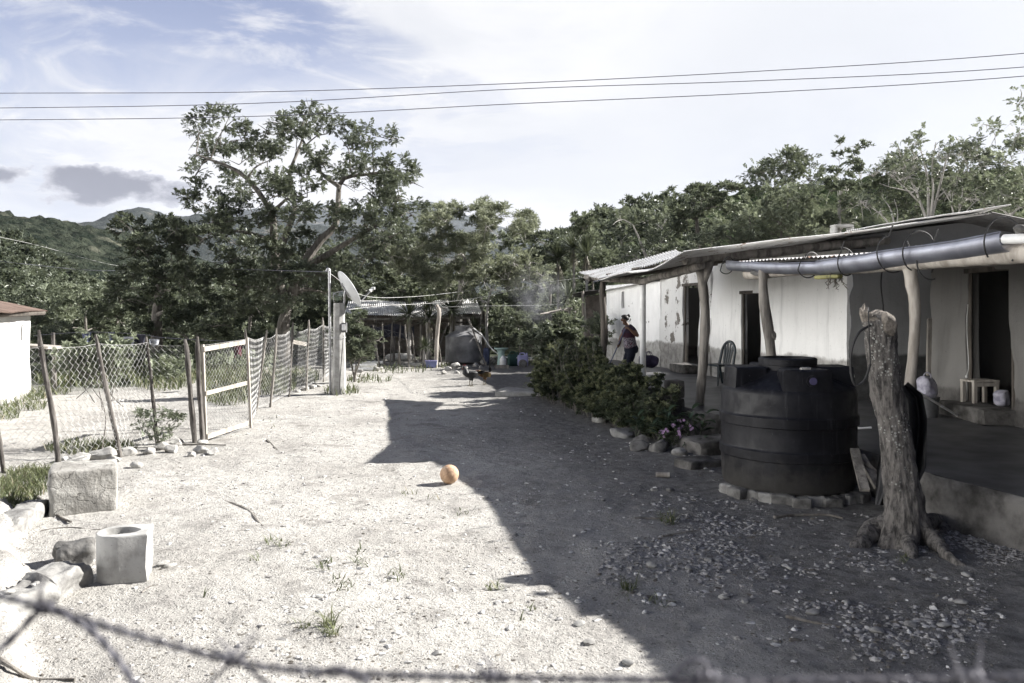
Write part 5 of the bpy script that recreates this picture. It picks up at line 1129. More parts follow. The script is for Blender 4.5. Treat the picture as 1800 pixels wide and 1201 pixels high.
m_ = MB(); bk_ = dc - n_ * .12; m_.tube(curve_pts([V3(pb[0] + .05, pb[1], hs[-1] - .3), V3(pb[0] + .13, pb[1] - .02, hs[-1] + .02), bk_ + V3(-.02, 0, -.12), bk_], 12), .03, 8)
m_.tube([bk_ + v_ * .2, bk_ - v_ * .2], .02, 6); m_.tube([bk_ + v_ * .18, dc + v_ * .2 - n_ * .06], .012, 5); m_.tube([bk_ - v_ * .18, dc - v_ * .2 - n_ * .06], .012, 5)
m_.tube(curve_pts([V3(pb[0] - .1, pb[1] - .1, hs[-1] + .02), V3(pb[0] - .1, pb[1] - .12, hs[-1] + .22), bk_ + V3(-.05, 0, .0)], 10), .01, 5); m_.build('bracket', M['galv'], ds)
ln = P(656, 508, pb[1] - .1); m_ = MB(); m_.tube([dc - v_ * .45, ln], .014, 6); m_.tube([dc - v_ * .3 + u_ * .3, ln], .006, 5); m_.build('feed_arm', M['galv'], ds)
m_ = MB(); m_.tube([ln + n_ * .02, ln - n_ * .09], [.03, .045], 10); m_.rbox(ln + (0, 0, .01), (.09, .07, .07), .015, 0, 4, 4); m_.build('receiver', M['white_plastic'], ds)

# overhead lines
def cable(name, label, cat, ctrl, r, mat, group=None, n=60):
    m_ = MB(); m_.tube(curve_pts(ctrl, n), r, 5); return tag(m_.build(name, M[mat], sharp=0), label, cat, group)
for lab, (y0, y1, y2) in (('topmost of the three thin power lines across the sky', (164, 153, 94)), ('middle of the three thin power lines across the sky', (190, 163, 118)), ('lowest of the three thin power lines, passing the top of the tall tree', (211, 189, 134))):
    cable('power_line', lab, 'power line', [P(-500, y0 + 2, 24), P(0, y0, 22), P(450, y0 * .62 + y1 * .38 + 2, 21), P(900, y1 - 6, 20), P(1350, (y1 + y2) / 2 + 1, 19), P(1800, y2, 18), P(2400, y2 - 60, 17)], .010, 'line', 'three power lines above the yard')
SL = 'service cables over the back of the yard'
for lab, c_, r, mt in (('pale service cable from the mast towards the yuccas, uppermost at the left', [P(579, 480, 19.6), P(640, 520, 23), P(720, 522, 27), P(800, 514, 30), P(900, 500, 32), P(1018, 484, 34)], .006, 'white_line'),
                       ('pale service cable passing low in front of the yuccas', [P(606, 545, 19.3), P(680, 537, 23), P(760, 533, 26), P(850, 522, 27), P(940, 500, 26), P(1040, 486, 21)], .005, 'white_line'),
                       ('short clothes line strung before the wide shrub', [P(770, 540, 28), P(860, 538, 28), P(945, 537, 28.5), P(1000, 534, 29)], .007, 'white_line'),
                       ('pale cable dropping across the hill at the left edge', [P(-60, 405, 26), P(60, 430, 28), P(180, 462, 30), P(270, 478, 31)], .006, 'white_line'),
                       ('dark cable running from the left edge into the dense dark tree', [P(-60, 452, 26), P(60, 466, 28), P(180, 476, 30), P(330, 472, 31), P(575, 478, 21)], .008, 'line')):
    cable('service_cable', lab, 'cable', c_, r, mt, SL)

# ================================================================ TANKS
tb = V3(3.12, 9.02, .10); tk = thing('water_tank', 'large black plastic water tank with raised bands and four lobes round its lid', 'water tank', tb)
RT_ = .735
def blend(pr): return [(r, z) for r, z in pr]
prof = [(0, 0), (.60, 0), (.70, .015), (.722, .05), (.728, .30), (.73, .335), (.745, .345), (.747, .44), (.735, .45), (.73, .47), (.728, .655), (.73, .69), (.747, .70), (.749, .80), (.737, .81), (.73, .83), (.725, 1.04), (.712, 1.085), (.695, 1.10), (.60, 1.135), (.45, 1.20), (.34, 1.255), (.31, 1.28)]
m_ = MB(); m_.lathe(prof, tb, 96); v0 = m_.v[0]; v0 += nz3(v0 * 2.1) * .008
m_.build('body', M['tank'], tk, sharp=40)
rotL = [R(-91), R(-1), R(89), R(179)]
for k, a in enumerate(rotL):
    m_ = MB(); ca, sa = math.cos(a), math.sin(a)
    def lobe(p, h):
        q = p.copy(); f = (p[:, 0] + h[0]) / (2 * h[0]); q[:, 1] *= (.78 + .22 * f) ; up_ = np.clip((p[:, 2] + h[2]) / (2 * h[2]), 0, 1); q[:, 0] -= .045 * up_ * np.clip(f * 2 - 1, 0, 1); q[:, 1] *= 1 - .07 * up_
        rr_ = np.hypot(q[:, 0] + .50, q[:, 1]); mx = .715 - .03 * up_; s_ = np.where((rr_ > mx) & (f > .5), mx / np.maximum(rr_, 1e-6), 1); q[:, 0] = (q[:, 0] + .50) * s_ - .50; q[:, 1] *= s_; return q
    m_.rbox(tb + V3(ca * .50, sa * .50, 1.17), (.46, .56, .30), .035, .004, 4, 16, a, seed=k, fn=lobe); m_.build('lobe', M['tank'], tk, sharp=50)
m_ = MB(); m_.lathe([(.30, 1.22), (.30, 1.33), (.315, 1.335), (.318, 1.40), (.30, 1.415), (.285, 1.415), (.275, 1.39), (.27, 1.36), (0, 1.355)], tb, 64); m_.build('collar', M['tank'], tk, sharp=40)
q = tb + V3(.02, -.70, 1.205); m_ = MB(); an = np.linspace(0, 6.2832, 25)
m_.tube([q + V3(0, .04, 0), q + V3(0, -.015, 0)], .062, 24); fit = m_.build('outlet', M['tank'], tk); m_ = MB(); m_.tube([q + V3(0, -.012, 0), q + V3(0, -.028, 0)], .038, 20); m_.build('outlet_cap', M['cap'], fit)
m_ = MB(); m_.rbox(tb + V3(-.02, -.60, 1.325), (.10, .06, .035), .012, .012, 22, 6); tag(m_.build('bird_dropping_stone', M['stone']), 'small pale stone lying on the front lobe of the black tank', 'stone').name = 'small_stone'
rg = np.random.default_rng(8)
for k in range(13):
    a = R(-165 + k * 13.2); r = .70 + rg.uniform(-.04, .06); x, y = tb[0] + math.cos(a) * r, tb[1] + math.sin(a) * r; z = float(gz(x, y)); m_ = MB()
    m_.rbox((x, y, z + .035), (rg.uniform(.16, .30), rg.uniform(.12, .18), .12), .02, .022, 9, 8, a + 1.57 + rg.uniform(-.2, .2), seed=k)
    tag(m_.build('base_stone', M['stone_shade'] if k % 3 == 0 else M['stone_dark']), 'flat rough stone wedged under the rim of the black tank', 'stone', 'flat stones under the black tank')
m_ = MB(); m_.lathe([(0, -.06), (.66, -.06), (.68, .0), (.66, .098), (0, .098)], (tb[0], tb[1], 0), 40); tag(m_.build('tank_base', M['slab_side'], sharp=30), 'low round concrete pad beneath the black tank', 'base')
# far tank
fb_ = np.array((fx(815, 30.3), 30.3, 0.0)); fb_[2] = float(gz(fb_[0], fb_[1])) + .08; ft = thing('water_tank', 'dusty grey water tank with a coned top at the back of the yard', 'water tank', fb_)
m_ = MB(); m_.lathe([(0, 0), (.66, 0), (.69, .03), (.695, .45), (.70, .47), (.69, .50), (.69, .93), (.695, .97), (.66, 1.0), (.36, 1.17), (.32, 1.19)], fb_, 64); m_.build('body', M['tank_grey'], ft, sharp=40)
m_ = MB(); m_.lathe([(.33, 1.15), (.33, 1.33), (.345, 1.34), (.345, 1.37), (.30, 1.38), (0, 1.385)], fb_, 40); m_.build('lid', M['tank_grey'], ft, sharp=40)
for lab, a, b_, r in (('thin pole leaning on the right front of the far water tank', (855, 642, 29.2), (823, 560, 29.9), .035), ('thin pole propped behind the left side of the far water tank', (769, 614, 30.2), (790, 565, 31.2), .03), ('grey stick lying across the front of the stacked pipes', (840, 600, 31), (850, 530, 31.2), .03), ):
    A = P(*a); 
    if a[1] > 630: A[2] = 0
    m_ = MB(); m_.tube(log_pts(A, P(*b_), 8, .03, a[0]), r, 7, .15); o_ = tag(m_.build('leaning_pole', M['wood']), lab if a[0] != 840 else 'upright grey pole standing behind the right side of the far water tank', 'pole')
m_ = MB(); m_.tube(curve_pts([P(832, 577, 30.0), P(848, 590, 29.7), P(866, 615, 29.4), P(890, 628, 29.2), P(930, 629, 29), P(945, 632, 29)], 24), .022, 7); tag(m_.build('hose', M['white_plastic']), 'pale hose curving from the far tank to the tyre', 'hose')
for k, (px, py, r) in enumerate(((800, 648, .20), (788, 652, .14), (818, 650, .15), (776, 645, .15), (835, 645, .13), (803, 657, .10), (845, 648, .10), (822, 656, .08), (850, 641, .16), (780, 658, .12))):
    c = gp(px, py); m_ = MB(); m_.rock(c + (0, 0, r * .4), r, 40 + k, 2, .75); tag(m_.build('stone', M['stone']), 'largest round stone in the heap before the far water tank' if k == 0 else 'pale stone in the heap before the far water tank', 'stone', 'stones before the far water tank')

# things at the back of the yard
def lathe_thing(name, label, cat, c, prof, mat, handle=False, n=28):
    t = thing(name, label, cat, c); m_ = MB(); m_.lathe(prof, c, n); m_.build('body', M[mat], t, sharp=40)
    if handle:
        m_ = MB(); r, z = prof[-2]; m_.tube([np.asarray(c) + V3(math.cos(a) * .10, 0, z + .02 + math.sin(a) * .09) for a in np.linspace(0, np.pi, 12)], .018, 6); m_.build('handle', M[mat], t)
    return t
def jug(label, px, py, Y, mat, s=1.0):
    c = P(px, py, Y); c[2] = float(gz(c[0], Y)); t = thing('jerrycan', label, 'jerrycan', c); m_ = MB(); m_.rbox(c + (0, 0, .19 * s), (.36 * s, .24 * s, .38 * s), .06 * s, .008, 6, 10, .2); m_.build('body', M[mat], t)
    m_ = MB(); m_.tube(curve_pts([c + V3(-.10, 0, .37) * s, c + V3(-.09, 0, .44) * s, c + V3(.05, 0, .44) * s, c + V3(.06, 0, .37) * s], 12), .022 * s, 8); m_.build('handle', M[mat], t)
    m_ = MB(); m_.tube([c + V3(.13, 0, .37) * s, c + V3(.14, 0, .45) * s], .035 * s, 10); m_.build('spout', M[mat], t)
def basin(name, label, cat, px, py, Y, w, d, h, mat, rot=0):
    c = P(px, py, Y); c[2] = float(gz(c[0], Y)); t = thing(name, label, cat, c); m_ = MB(); m_.rbox(c + (0, 0, h / 2), (w, d, h), .035, .004, 5, 8, rot, fn=lambda p, hh: p * np.stack([1 + .10 * p[:, 2] / hh[2], 1 + .1 * p[:, 2] / hh[2], np.ones(len(p))], -1)); m_.build('body', M[mat], t)
    m_ = MB(); m_.rbox(c + (0, 0, h), (w * 1.16, d * 1.18, .03), .012, .002, 5, 6, rot); m_.build('rim', M['lilac_plastic'] if mat == 'blue_plastic' else M[mat], t)
basin('plastic_basin', 'upturned blue plastic basin near the foot of the yuccas', 'basin', 758, 636, 28.2, .38, .28, .24, 'blue_plastic', .1)
jug('dark green jerrycan right of the aqua pedestal', 902, 636, 29.2, 'green_plastic', 1.15)
jug('lilac jerrycan beside the dark green one', 919, 634, 29.0, 'lilac_plastic', 1.05)
c = P(881, 636, 29.2); c[2] = 0; lathe_thing('pedestal', 'pale aqua pedestal stand with a flat top behind the white jug', 'pedestal', c, [(0, 0), (.16, 0), (.15, .03), (.12, .35), (.13, .5), (.17, .58), (.26, .62), (.26, .66), (0, .66)], 'aqua')
c = P(884, 638, 28.7); c[2] = 0; lathe_thing('plastic_jug', 'white plastic jug in front of the aqua pedestal', 'jug', c, [(0, 0), (.11, 0), (.12, .02), (.12, .28), (.05, .36), (.04, .40), (0, .40)], 'white_plastic')
m_ = MB(); c = P(855, 634, 29.6); c[2] = 0; m_.rbox(c + (0, 0, .33), (.24, .2, .62), .09, .03, 7, 10); tag(m_.build('blue_bag', M['cloth_blue']), 'dark blue bag slumped against the right side of the far tank', 'bag')
c = P(919, 636, 28.4); c[2] = .13; ty = thing('tyre', 'small dusty wheel with tyre lying upright at the end of the hose', 'wheel', c); m_ = MB()
A = np.array([[c + V3(math.cos(t) * (.11 + .045 * math.cos(s)), .045 * math.sin(s), math.sin(t) * (.11 + .045 * math.cos(s))) for s in np.linspace(0, 6.283, 11)] for t in np.linspace(0, 6.283, 33)]); m_.grid(A); m_.build('tread', M['stone_dark'], ty)
m_ = MB(); m_.tube([c + V3(0, -.03, 0), c + V3(0, .03, 0)], .075, 20); m_.tube([c + V3(0, -.04, 0), c + V3(0, .04, 0)], .03, 12); m_.build('rim', M['grey_box'], ty)
for k, (px, py) in enumerate(((863, 634), (868, 639), (872, 631), (860, 640), (876, 641))):
    c = gp(px, py); c = c + (0, 0, .08); m_ = MB(); m_.rock(c, .14 - .015 * k, 90 + k, 2, .6); tag(m_.build('rubble_stone', M['concrete_pale']), 'pale lump of rubble between the far tank and the aqua pedestal', 'stone', 'rubble beside the far tank')
m_ = MB(); c = gp(882, 648); m_.beam(c + (-.25, 0, .06), c + (.25, .02, .06), .12, .12); tag(m_.build('wood_block', M['wood'], smooth=False), 'short grey timber block lying in the yard below the aqua pedestal', 'timber block')
m_ = MB(); c = gp(703, 634); 
m_.rbox(c + (0, 0, .14), (1.15, .45, .30), .13, .05, 3, 14, .05, fn=lambda p, hh: p * np.stack([np.ones(len(p)), np.ones(len(p)), 1 - .3 * (p[:, 0] / hh[0]) ** 2], -1)); tag(m_.build('white_sack', M['sack']), 'long white sack lying in front of the stick fence', 'sack')
m_ = MB(); c = gp(728, 644); m_.rbox(c + (0, 0, .06), (.6, .3, .14), .03, .02, 4, 10, -.1); tag(m_.build('pale_slab', M['concrete_pale']), 'pale slab on the ground between the sack and the blue basin', 'slab')
for k, (px, py, dz, l) in enumerate(((645, 652, .05, .9), (650, 649, .05, .9), (648, 650, .15, .95), (662, 645, .16, .8))):
    c = gp(px, py); m_ = MB(); a = V3(.96, -.25, .03); p0, p1 = c + (0, 0, dz) - a * l * .7, c + (0, 0, dz) + a * l * .3; m_.tube([p0, p1], .05, 16, cap=False); m_.tube([p0, p1], .042, 16, cap=False); m_.tube([p0 + a * .2, p1 - a * .03], .04, 12)
    tag(m_.build('plastic_pipe', M['white_plastic']), 'white plastic pipe in the stack beside the round shrub', 'pipe', 'white pipes stacked by the shrub')
for k, (px, py, r) in enumerate(((625, 668, .12), (632, 655, .16), (660, 652, .15), (668, 650, .13), (535, 686, .14), (548, 683, .12), (560, 680, .10), (524, 690, .08))):
    c = gp(px, py); m_ = MB(); m_.rock(c + (0, 0, r * .3), r, 120 + k, 2, .6); tag(m_.build('stone', M['stone']), 'pale stone on the ground near the concrete pole', 'stone', 'stones round the concrete pole')
t = thing('agave', 'spiky low agave growing in front of the stacked pipes', 'agave', gp(690, 655)); m_ = MB(); c = gp(690, 655)
for k in range(9): broad_leaf(m_, c, k * .7, .5 + .2 * (k % 3), .55, .05, .35)
m_.build('leaves', M['yucca'], t)
# washing line
CG = 'washing on the line behind the fence'
def cloth(name, label, px0, px1, py0, py1, Y, mat, seed):
    m_ = MB(); u = np.linspace(0, 1, 14); v = np.linspace(0, 1, 10); A = np.zeros((14, 10, 3))
    for i, a in enumerate(u):
        for j, b_ in enumerate(v): A[i, j] = P(px0 + (px1 - px0) * (a * (1 - .25 * b_) + .12 * b_), py0 + (py1 - py0) * b_ * (1 - .3 * abs(math.sin(a * 3 + seed))), Y + .10 * b_ * math.sin(a * 8 + seed))
    m_.grid(A); B = A.copy(); B[..., 1] += .02; m_.grid(B, flip=True); tag(m_.build(name, M[mat]), label, 'clothing', CG)
cloth('washing', 'dark blue garment at the left end of the washing line', 144, 160, 584, 604, 20, 'cloth_blue', 1)
cloth('washing', 'slim blue garment second on the washing line', 190, 202, 584, 602, 20, 'cloth_blue', 2)
cloth('washing', 'grey-blue garment hanging in a point on the washing line', 216, 236, 592, 612, 20, 'cloth_grey', 3)
cloth('washing', 'black garment beside the pointed grey one on the washing line', 232, 256, 588, 608, 20.1, 'cloth_dark', 4)
cloth('washing', 'pale blue-grey garment at the right end of the washing line', 262, 280, 596, 610, 20, 'cloth_grey', 5)
cloth('washing', 'red and dark garment hanging behind the gate', 410, 426, 605, 630, 20.2, 'cloth_red', 6)
cable('clothes_line', 'thin line the washing hangs from, behind the wire fence', 'line', [P(60, 590, 21), P(144, 584, 20), P(200, 585, 20), P(256, 589, 20), P(290, 594, 20), P(430, 602, 20.3)], .006, 'line')
tb_ = thing('trestle_table', 'weathered plank table beside the small white house', 'table', P(60, 660, 19.5) * (1, 1, 0)); m_ = MB(); m_.beam(P(38, 607, 19.8), P(100, 611, 19.4), .5, .06); m_.build('plank_top', M['wood_pale'], tb_, smooth=False)
for px in (46, 96):
    m_ = MB(); a = P(px, 612, 19.6); m_.beam((a[0], a[1], -.05), a, .07, .07); m_.build('leg', M['wood'], tb_, smooth=False)
m_ = MB(); a = P(93, 585, 22); m_.tube(log_pts((a[0], a[1], -.05), a, 8, .05, 4), .05, 8, .2); tag(m_.build('clothes_pole', M['post_grey']), 'dark upright stake at the left end of the washing line', 'post')

# smoke from the kitchen fire, a real thin volume
def smoke():
    m, t, n, l, bs = new_mat('smoke'); q = NT(t); n.remove(bs); pv = n.new('ShaderNodeVolumePrincipled'); pv.inputs['Color'].default_value = (.9, .92, 1, 1)
    tc_ = n.new('ShaderNodeTexCoord'); ln_ = n.new('ShaderNodeVectorMath'); ln_.operation = 'LENGTH'; mp_ = q.map(tc_.outputs['Object'], (.75, .75, .75)); l.new(mp_, ln_.inputs[0])
    fall = q.step(ln_.outputs['Value'], .2, .95, 1, 0); nn = q.step(q.noise(tc_.outputs['Object'], 1.9, 3, .6, .6), .40, .72)
    l.new(q.math('MULTIPLY', q.math('MULTIPLY', fall, nn), .3), pv.inputs['Density']); l.new(pv.outputs[0], n['Material Output'].inputs['Volume']); return m
m_ = MB(); v, f = ico(3); m_.add(v * V3(1.25, .9, 1.2) + P(948, 520, 27.0), f); tag(m_.build('smoke', smoke(), loc=P(948, 520, 27.0)), kind='stuff')
# pole trellis
tr_ = thing('trellis', 'rough trellis of thin poles over the shrubs before the dark outbuilding', 'trellis', P(985, 620, 25) * (1, 1, 0))
m_ = MB()
for k in range(7): m_.tube(log_pts(P(950 + k * 6, 552 - k * 1.2, 24 + k * .15), P(1008 + (k % 3) * 4, 541 + k * 1.5, 24.6 + k * .1), 7, .06, k), .022, 6, .2)
m_.build('cross_poles', M['wood_pale'], tr_)
for px in (984, 1004, 1000):
    a = P(px, 540, 24.5); m_ = MB(); m_.tube(log_pts((a[0], a[1], -.05), a, 8, .06, px), .035, 7, .2); m_.build('post', M['wood'], tr_)

# ================================================================ FOREGROUND LEFT
c = G(147, 905); cb = MB()
cb.rbox((fx(148, 8.30), 8.30, .20), (.62, .58, .48), .03, .03, 4, 22, .48, seed=5)
ob_ = cb.build('concrete_block', M['cracked']); tag(ob_, 'squat cracked concrete block in front of the fence stones', 'block')
# hollow D-shaped block
hb = gp(184, 1032); hbt = thing('hollow_block', 'upright pale concrete block with an oval hollow in its top', 'block', hb)
n = 72; an = np.arange(n) * 2 * np.pi / n
def dshape(a):                                   # rounded on the left, square on the right
    x, y = np.cos(a), np.sin(a); k = 1 / np.maximum(np.abs(x), np.abs(y)); sq = np.stack([x * k, y * k], -1); ro = np.stack([x * 1.0, y * 1.0], -1); f = sstep(x, -.25, .25)[:, None]; return ro * (1 - f) + sq * f
D_ = dshape(an) * (.185, .175); O_ = np.stack([np.cos(an) * .135 - .02, np.sin(an) * .095], -1); Hh = .365
rows = [(D_ * .97, 0), (D_, .02), (D_, .12), (D_, .24), (D_, .35), (D_ * .99, Hh - .006), (D_ * .965, Hh), ((D_ + O_) / 2, Hh), (O_ * 1.04, Hh - .002), (O_, Hh - .02), (O_ * .95, .2), (O_ * .9, .10), (O_ * .0, .10)]
A = np.stack([np.concatenate([d, np.full((n, 1), z)], -1) for d, z in rows], 1); Mr = np.array(Matrix.Rotation(.30, 3, 'Z')); A = A @ Mr.T; A = A + nz3(A * 9) * .010 + np.array((hb[0] + .03, hb[1] + .22, hb[2] - .01))
m_ = MB(); m_.grid(A, closed_u=True); m_.build('body', M['concrete_pale'], hbt, sharp=45)
# broken footing that holds the terrace
bf = thing('broken_footing', 'low crumbling concrete footing running out of the picture at the left, nearer piece', 'footing', gp(60, 1050))
a, b_ = gp(142, 1035), gp(-130, 1125); mid = (a + b_) / 2; dv = b_ - a; m_ = MB(); m_.rbox(mid + (-.10, .10, -.06), (np.linalg.norm(dv), .24, .28), .05, .075, 6.0, 36, math.atan2(dv[1], dv[0]), seed=3); m_.build('slab', M['stone_shade'], bf)
m_ = MB(); 
for k in range(5):
    m_ = MB(); m_.rock(mid + dv * rg.uniform(-.4, .5) + (-.08, .1, .09), rg.uniform(.03, .05), 300 + k, 2, .5); m_.build('rubble_stone', M['stone'], bf)
bf2 = thing('broken_footing', 'low crumbling concrete footing left of the squat cracked block', 'footing', gp(40, 925)); a, b_ = gp(72, 905), gp(-80, 985); mid = (a + b_) / 2; dv = b_ - a; m_ = MB(); m_.rbox(mid + (-.10, .10, -.08), (np.linalg.norm(dv), .24, .28), .04, .06, 6.0, 30, math.atan2(dv[1], dv[0]), seed=8); m_.build('slab', M['stone_shade'], bf2)
m_ = MB(); c = gp(136, 1000); m_.rbox(c + (-.12, .18, .03), (.30, .28, .24), .05, .06, 6, 18, .4, seed=11); tag(m_.build('shadow_lump', M['stone_dark']), 'dark lump of earth and stone standing in for the shadow left of the hollow block', 'lump')  # dark shape added where the hollow block's shadow falls
FS = 'stones along the foot of the wire fence'
for k, (px, py, r, lab) in enumerate(((178, 808, .20, 'largest broad pale stone on the heap behind the squat cracked block'), (140, 812, .16, ''), (198, 812, .10, ''), (120, 822, .10, ''), (225, 800, .13, 'rounded stone just right of the dark leaning fence post'), (238, 822, .085, 'single pale stone lying in the yard right of the heap'), (300, 795, .12, ''), (285, 790, .12, ''), (262, 798, .10, ''), (312, 783, .12, 'pale stone against the foot of the thick knotty fence post'), (352, 796, .11, 'mossy-looking rounded stone in front of the gate hinge'), (375, 798, .11, 'pale stone right of the rounded one in front of the gate'), (336, 803, .075, ''), (356, 780, .09, ''), (155, 826, .09, ''), (110, 812, .09, ''))):
    c = gp(px, py); m_ = MB(); m_.rock(c + (0, 0, r * .32), r, 200 + k, 3, .62); tag(m_.build('stone', M['stone']), lab or 'rough pale stone in the row along the foot of the wire fence', 'stone', FS)
for k, (lab, ctrl, r) in enumerate((('forked dry branch lying between the two pale blocks', [(60, 872), (85, 890), (105, 910), (125, 920)], .018), ('long dry twig lying behind the hollow block', [(72, 935), (120, 928), (170, 932), (205, 925)], .008), ('dark crooked stick in the bottom left corner', [(-20, 1150), (20, 1178), (60, 1196), (130, 1197)], .014), ('short dry stick beside the hollow block', [(250, 1042), (262, 1032), (278, 1028)], .006),
                                    ('curved dark twig in the shade below the black tank', [(1360, 912), (1400, 908), (1450, 908), (1480, 915)], .016), ('thin dry twig left of the green weed', [(1115, 912), (1140, 913), (1165, 914)], .012), ('thin twig below the green weed', [(1165, 945), (1195, 940), (1230, 936)], .010), ('dark bent stick among the pale stones at the lower right', [(1380, 1085), (1430, 1095), (1475, 1104)], .012),
                                    ('long loose stick at the gate foot', [(320, 782), (350, 783), (397, 784)], .014), ('dark root breaking the yard surface near the gate', [(470, 775), (485, 790), (498, 804)], .03), ('raised weathered root in the middle left of the yard', [(395, 880), (415, 888), (440, 900), (462, 925)], .022))):
    q = np.array([gp(px, py) for px, py in ctrl]); q[:, 2] += r * (.7 if 'root' not in lab else -.62); m_ = MB(); m_.tube(curve_pts(q, 16, .02, k), np.linspace(r, r * .6, 16), 7, .2); tag(m_.build('stick' if 'root' not in lab else 'root', M['bark'] if 'dark' in lab else M['wood']), lab, 'stick' if 'root' not in lab else 'root')
# pebbles and litter; many dark flakes also stand in for tiny shadows
rg = np.random.default_rng(99); v1, f1 = ico(1)
def pebbles(n, gen, smin, smax, mat, name, flat=.55, hi=None):
    m_ = MB(); p = gen(n); p = p[(p[:, 1] > 2.2)]; n = len(p); s = smin + (smax - smin) * rg.random(n) ** 9
    V = v1[None] * (1 + .28 * rg.normal(size=(n, len(v1), 1))) * np.stack([rg.uniform(.7, 1.4, n), rg.uniform(.6, 1, n), rg.uniform(.3, .8, n) * flat * 1.5], -1)[:, None, :] * s[:, None, None]
    a = rg.uniform(0, 6.28, n); ca, sa = np.cos(a), np.sin(a); X = V[..., 0] * ca[:, None] - V[..., 1] * sa[:, None]; Yy = V[..., 0] * sa[:, None] + V[..., 1] * ca[:, None]; V = np.stack([X, Yy, V[..., 2]], -1)
    z = gz(p[:, 0], p[:, 1]); V = V + np.stack([p[:, 0], p[:, 1], z + s * .02], -1)[:, None, :]
    m_.add(V.reshape(-1, 3), (f1[None] + (np.arange(n) * len(v1))[:, None, None]).reshape(-1, 3)); return tag(m_.build(name, mat, smooth=False, loc=(0, 0, 0)), kind='stuff')
def gen_all(n):
    y = 3.0 + 17 * rg.random(n) ** 1.7; x = rg.uniform(-.62, .62, n) * y; keep = (x < np.interp(y, [3, 7, 9, 12.6, 20], [4.6, 4.0, 3.6, 2.4, 1.2])) & (rg.random(n) < .15 + .85 * (fbm(np.stack([x, y, x * 0], -1) * .8, 3, 4) > -.05)); p = np.stack([x, y, x * 0], -1); return p[keep]
def gen_right(n):
    p = scatter_px([(1400, 985, 260, 90), (1500, 1080, 260, 90), (1300, 900, 160, 40), (1200, 1000, 150, 60), (1700, 960, 120, 40)], n // 5, rg); w_ = fbm(p * 1.7, 4, 61); return p[rg.random(len(p)) < np.clip((w_ + .12) * 3.2, .06, 1)]
pm = simple('pebble_light', (.36, .35, .34), (.085, .082, .08), 30, .9, 0)
pebbles(26000, gen_all, .003, .030, M['pebble'], 'gravel'); pebbles(30000, gen_right, .0026, .032, pm, 'gravel')
pebbles(38000, gen_all, .003, .017, M['litter'], 'litter_shade_specks', .35); pebbles(6000, gen_right, .003, .03, M['litter'], 'litter_shade_specks', .3)
YS = 'pale stones lying loose on the yard'
loose = [(560, 1050, .05, 'whitish stone cluster left of centre in the sunlit yard'), (1035, 1130, .05, ''), (1105, 1165, .05, ''), (1020, 1098, .06, 'knobbly stone at the tip of the shadow in the foreground'), (1145, 995, .075, 'flat pale stone in the shade in the middle of the yard'), (1150, 862, .07, ''), (1178, 862, .075, 'dark rounded stone beside the pale scrap below the hedge'), (1272, 1052, .06, ''), (1210, 1000, .05, ''), (1245, 985, .055, ''), (1262, 985, .05, ''), (1310, 1058, .05, ''), (1430, 1078, .07, ''), (1690, 1060, .07, 'pale stone at the lower right edge of the yard'), (1700, 1012, .06, ''), (1540, 1110, .06, ''), (1490, 1060, .05, ''), (1325, 880, .075, 'dark pointed stone below the black tank'), (1140, 960, .05, ''), (905, 940, .03, ''), (770, 1150, .05, ''), (1600, 1100, .06, ''), (1660, 1100, .06, ''), (300, 995, .06, ''), (288, 992, .07, 'pale stone right of the hollow block'), (1240, 790, .10, ''), (1060, 880, .05, ''), (1390, 1000, .05, '')]
for k, (px, py, r, lab) in enumerate(loose):
    c = gp(px, py); m_ = MB(); m_.rock(c + (0, 0, r * .12), r * .85, 400 + k, 2, .42); tag(m_.build('loose_stone', M['stone_dark'] if 'dark' in lab else M['stone_shade'] if px > 850 else M['stone']), lab or 'loose pale stone lying on the bare yard', 'stone', YS)  # stones inside the house shadow get the darker copy, shade in the colour
for k, (px, py, r, lab) in enumerate(((1055, 742, .18, 'pale border stone under the left part of the flower hedge'), (1092, 768, .20, 'large pale border stone at the middle of the flower hedge foot'), (1128, 778, .13, 'small pale border stone on top of the dark ones'), (1125, 790, .18, 'dark border stone below the broad-leaved plants'), (1158, 792, .20, 'long dark border stone at the near end of the flower bed'), (1195, 800, .12, 'small border stone beside the lower pink flowers'), (1020, 718, .14, 'grey border stone at the far end of the flower hedge'))):
    c = gp(px, py); m_ = MB(); m_.rock(c + (0, 0, r * .22), r, 500 + k, 3, .7); tag(m_.build('border_stone', M['stone_dark'] if 'dark' in lab else M['stone_shade']), lab, 'stone', 'stones edging the flower bed')
c = gp(1165, 839); m_ = MB(); m_.tube([c + V3(-.08, .01, .03), c + V3(.08, -.01, .03)], .032, 14); tag(m_.build('maize_cob', M['wood_pale']), 'pale maize cob lying in the shade in front of the flowers', 'maize cob')
# slab patch by the hedge, and low swept hump edge
m_ = MB(); c = gp(930, 690); m_.rbox(c + (0, 0, -.02), (1.5, 1.0, .16), .06, .04, 1.6, 18, -.2, seed=21); tag(m_.build('worn_step', M['concrete']), 'low worn concrete patch in the yard beside the far end of the hedge', 'slab')

# ball
c = gp(790, 850); m_ = MB(); v, f = ico(5); m_.add(v * .112 + c + (0, 0, .108), f); bl_ = m_.build('ball', M['ball'], sharp=0); tag(bl_, 'worn orange leather football at the edge of the house shadow', 'ball')

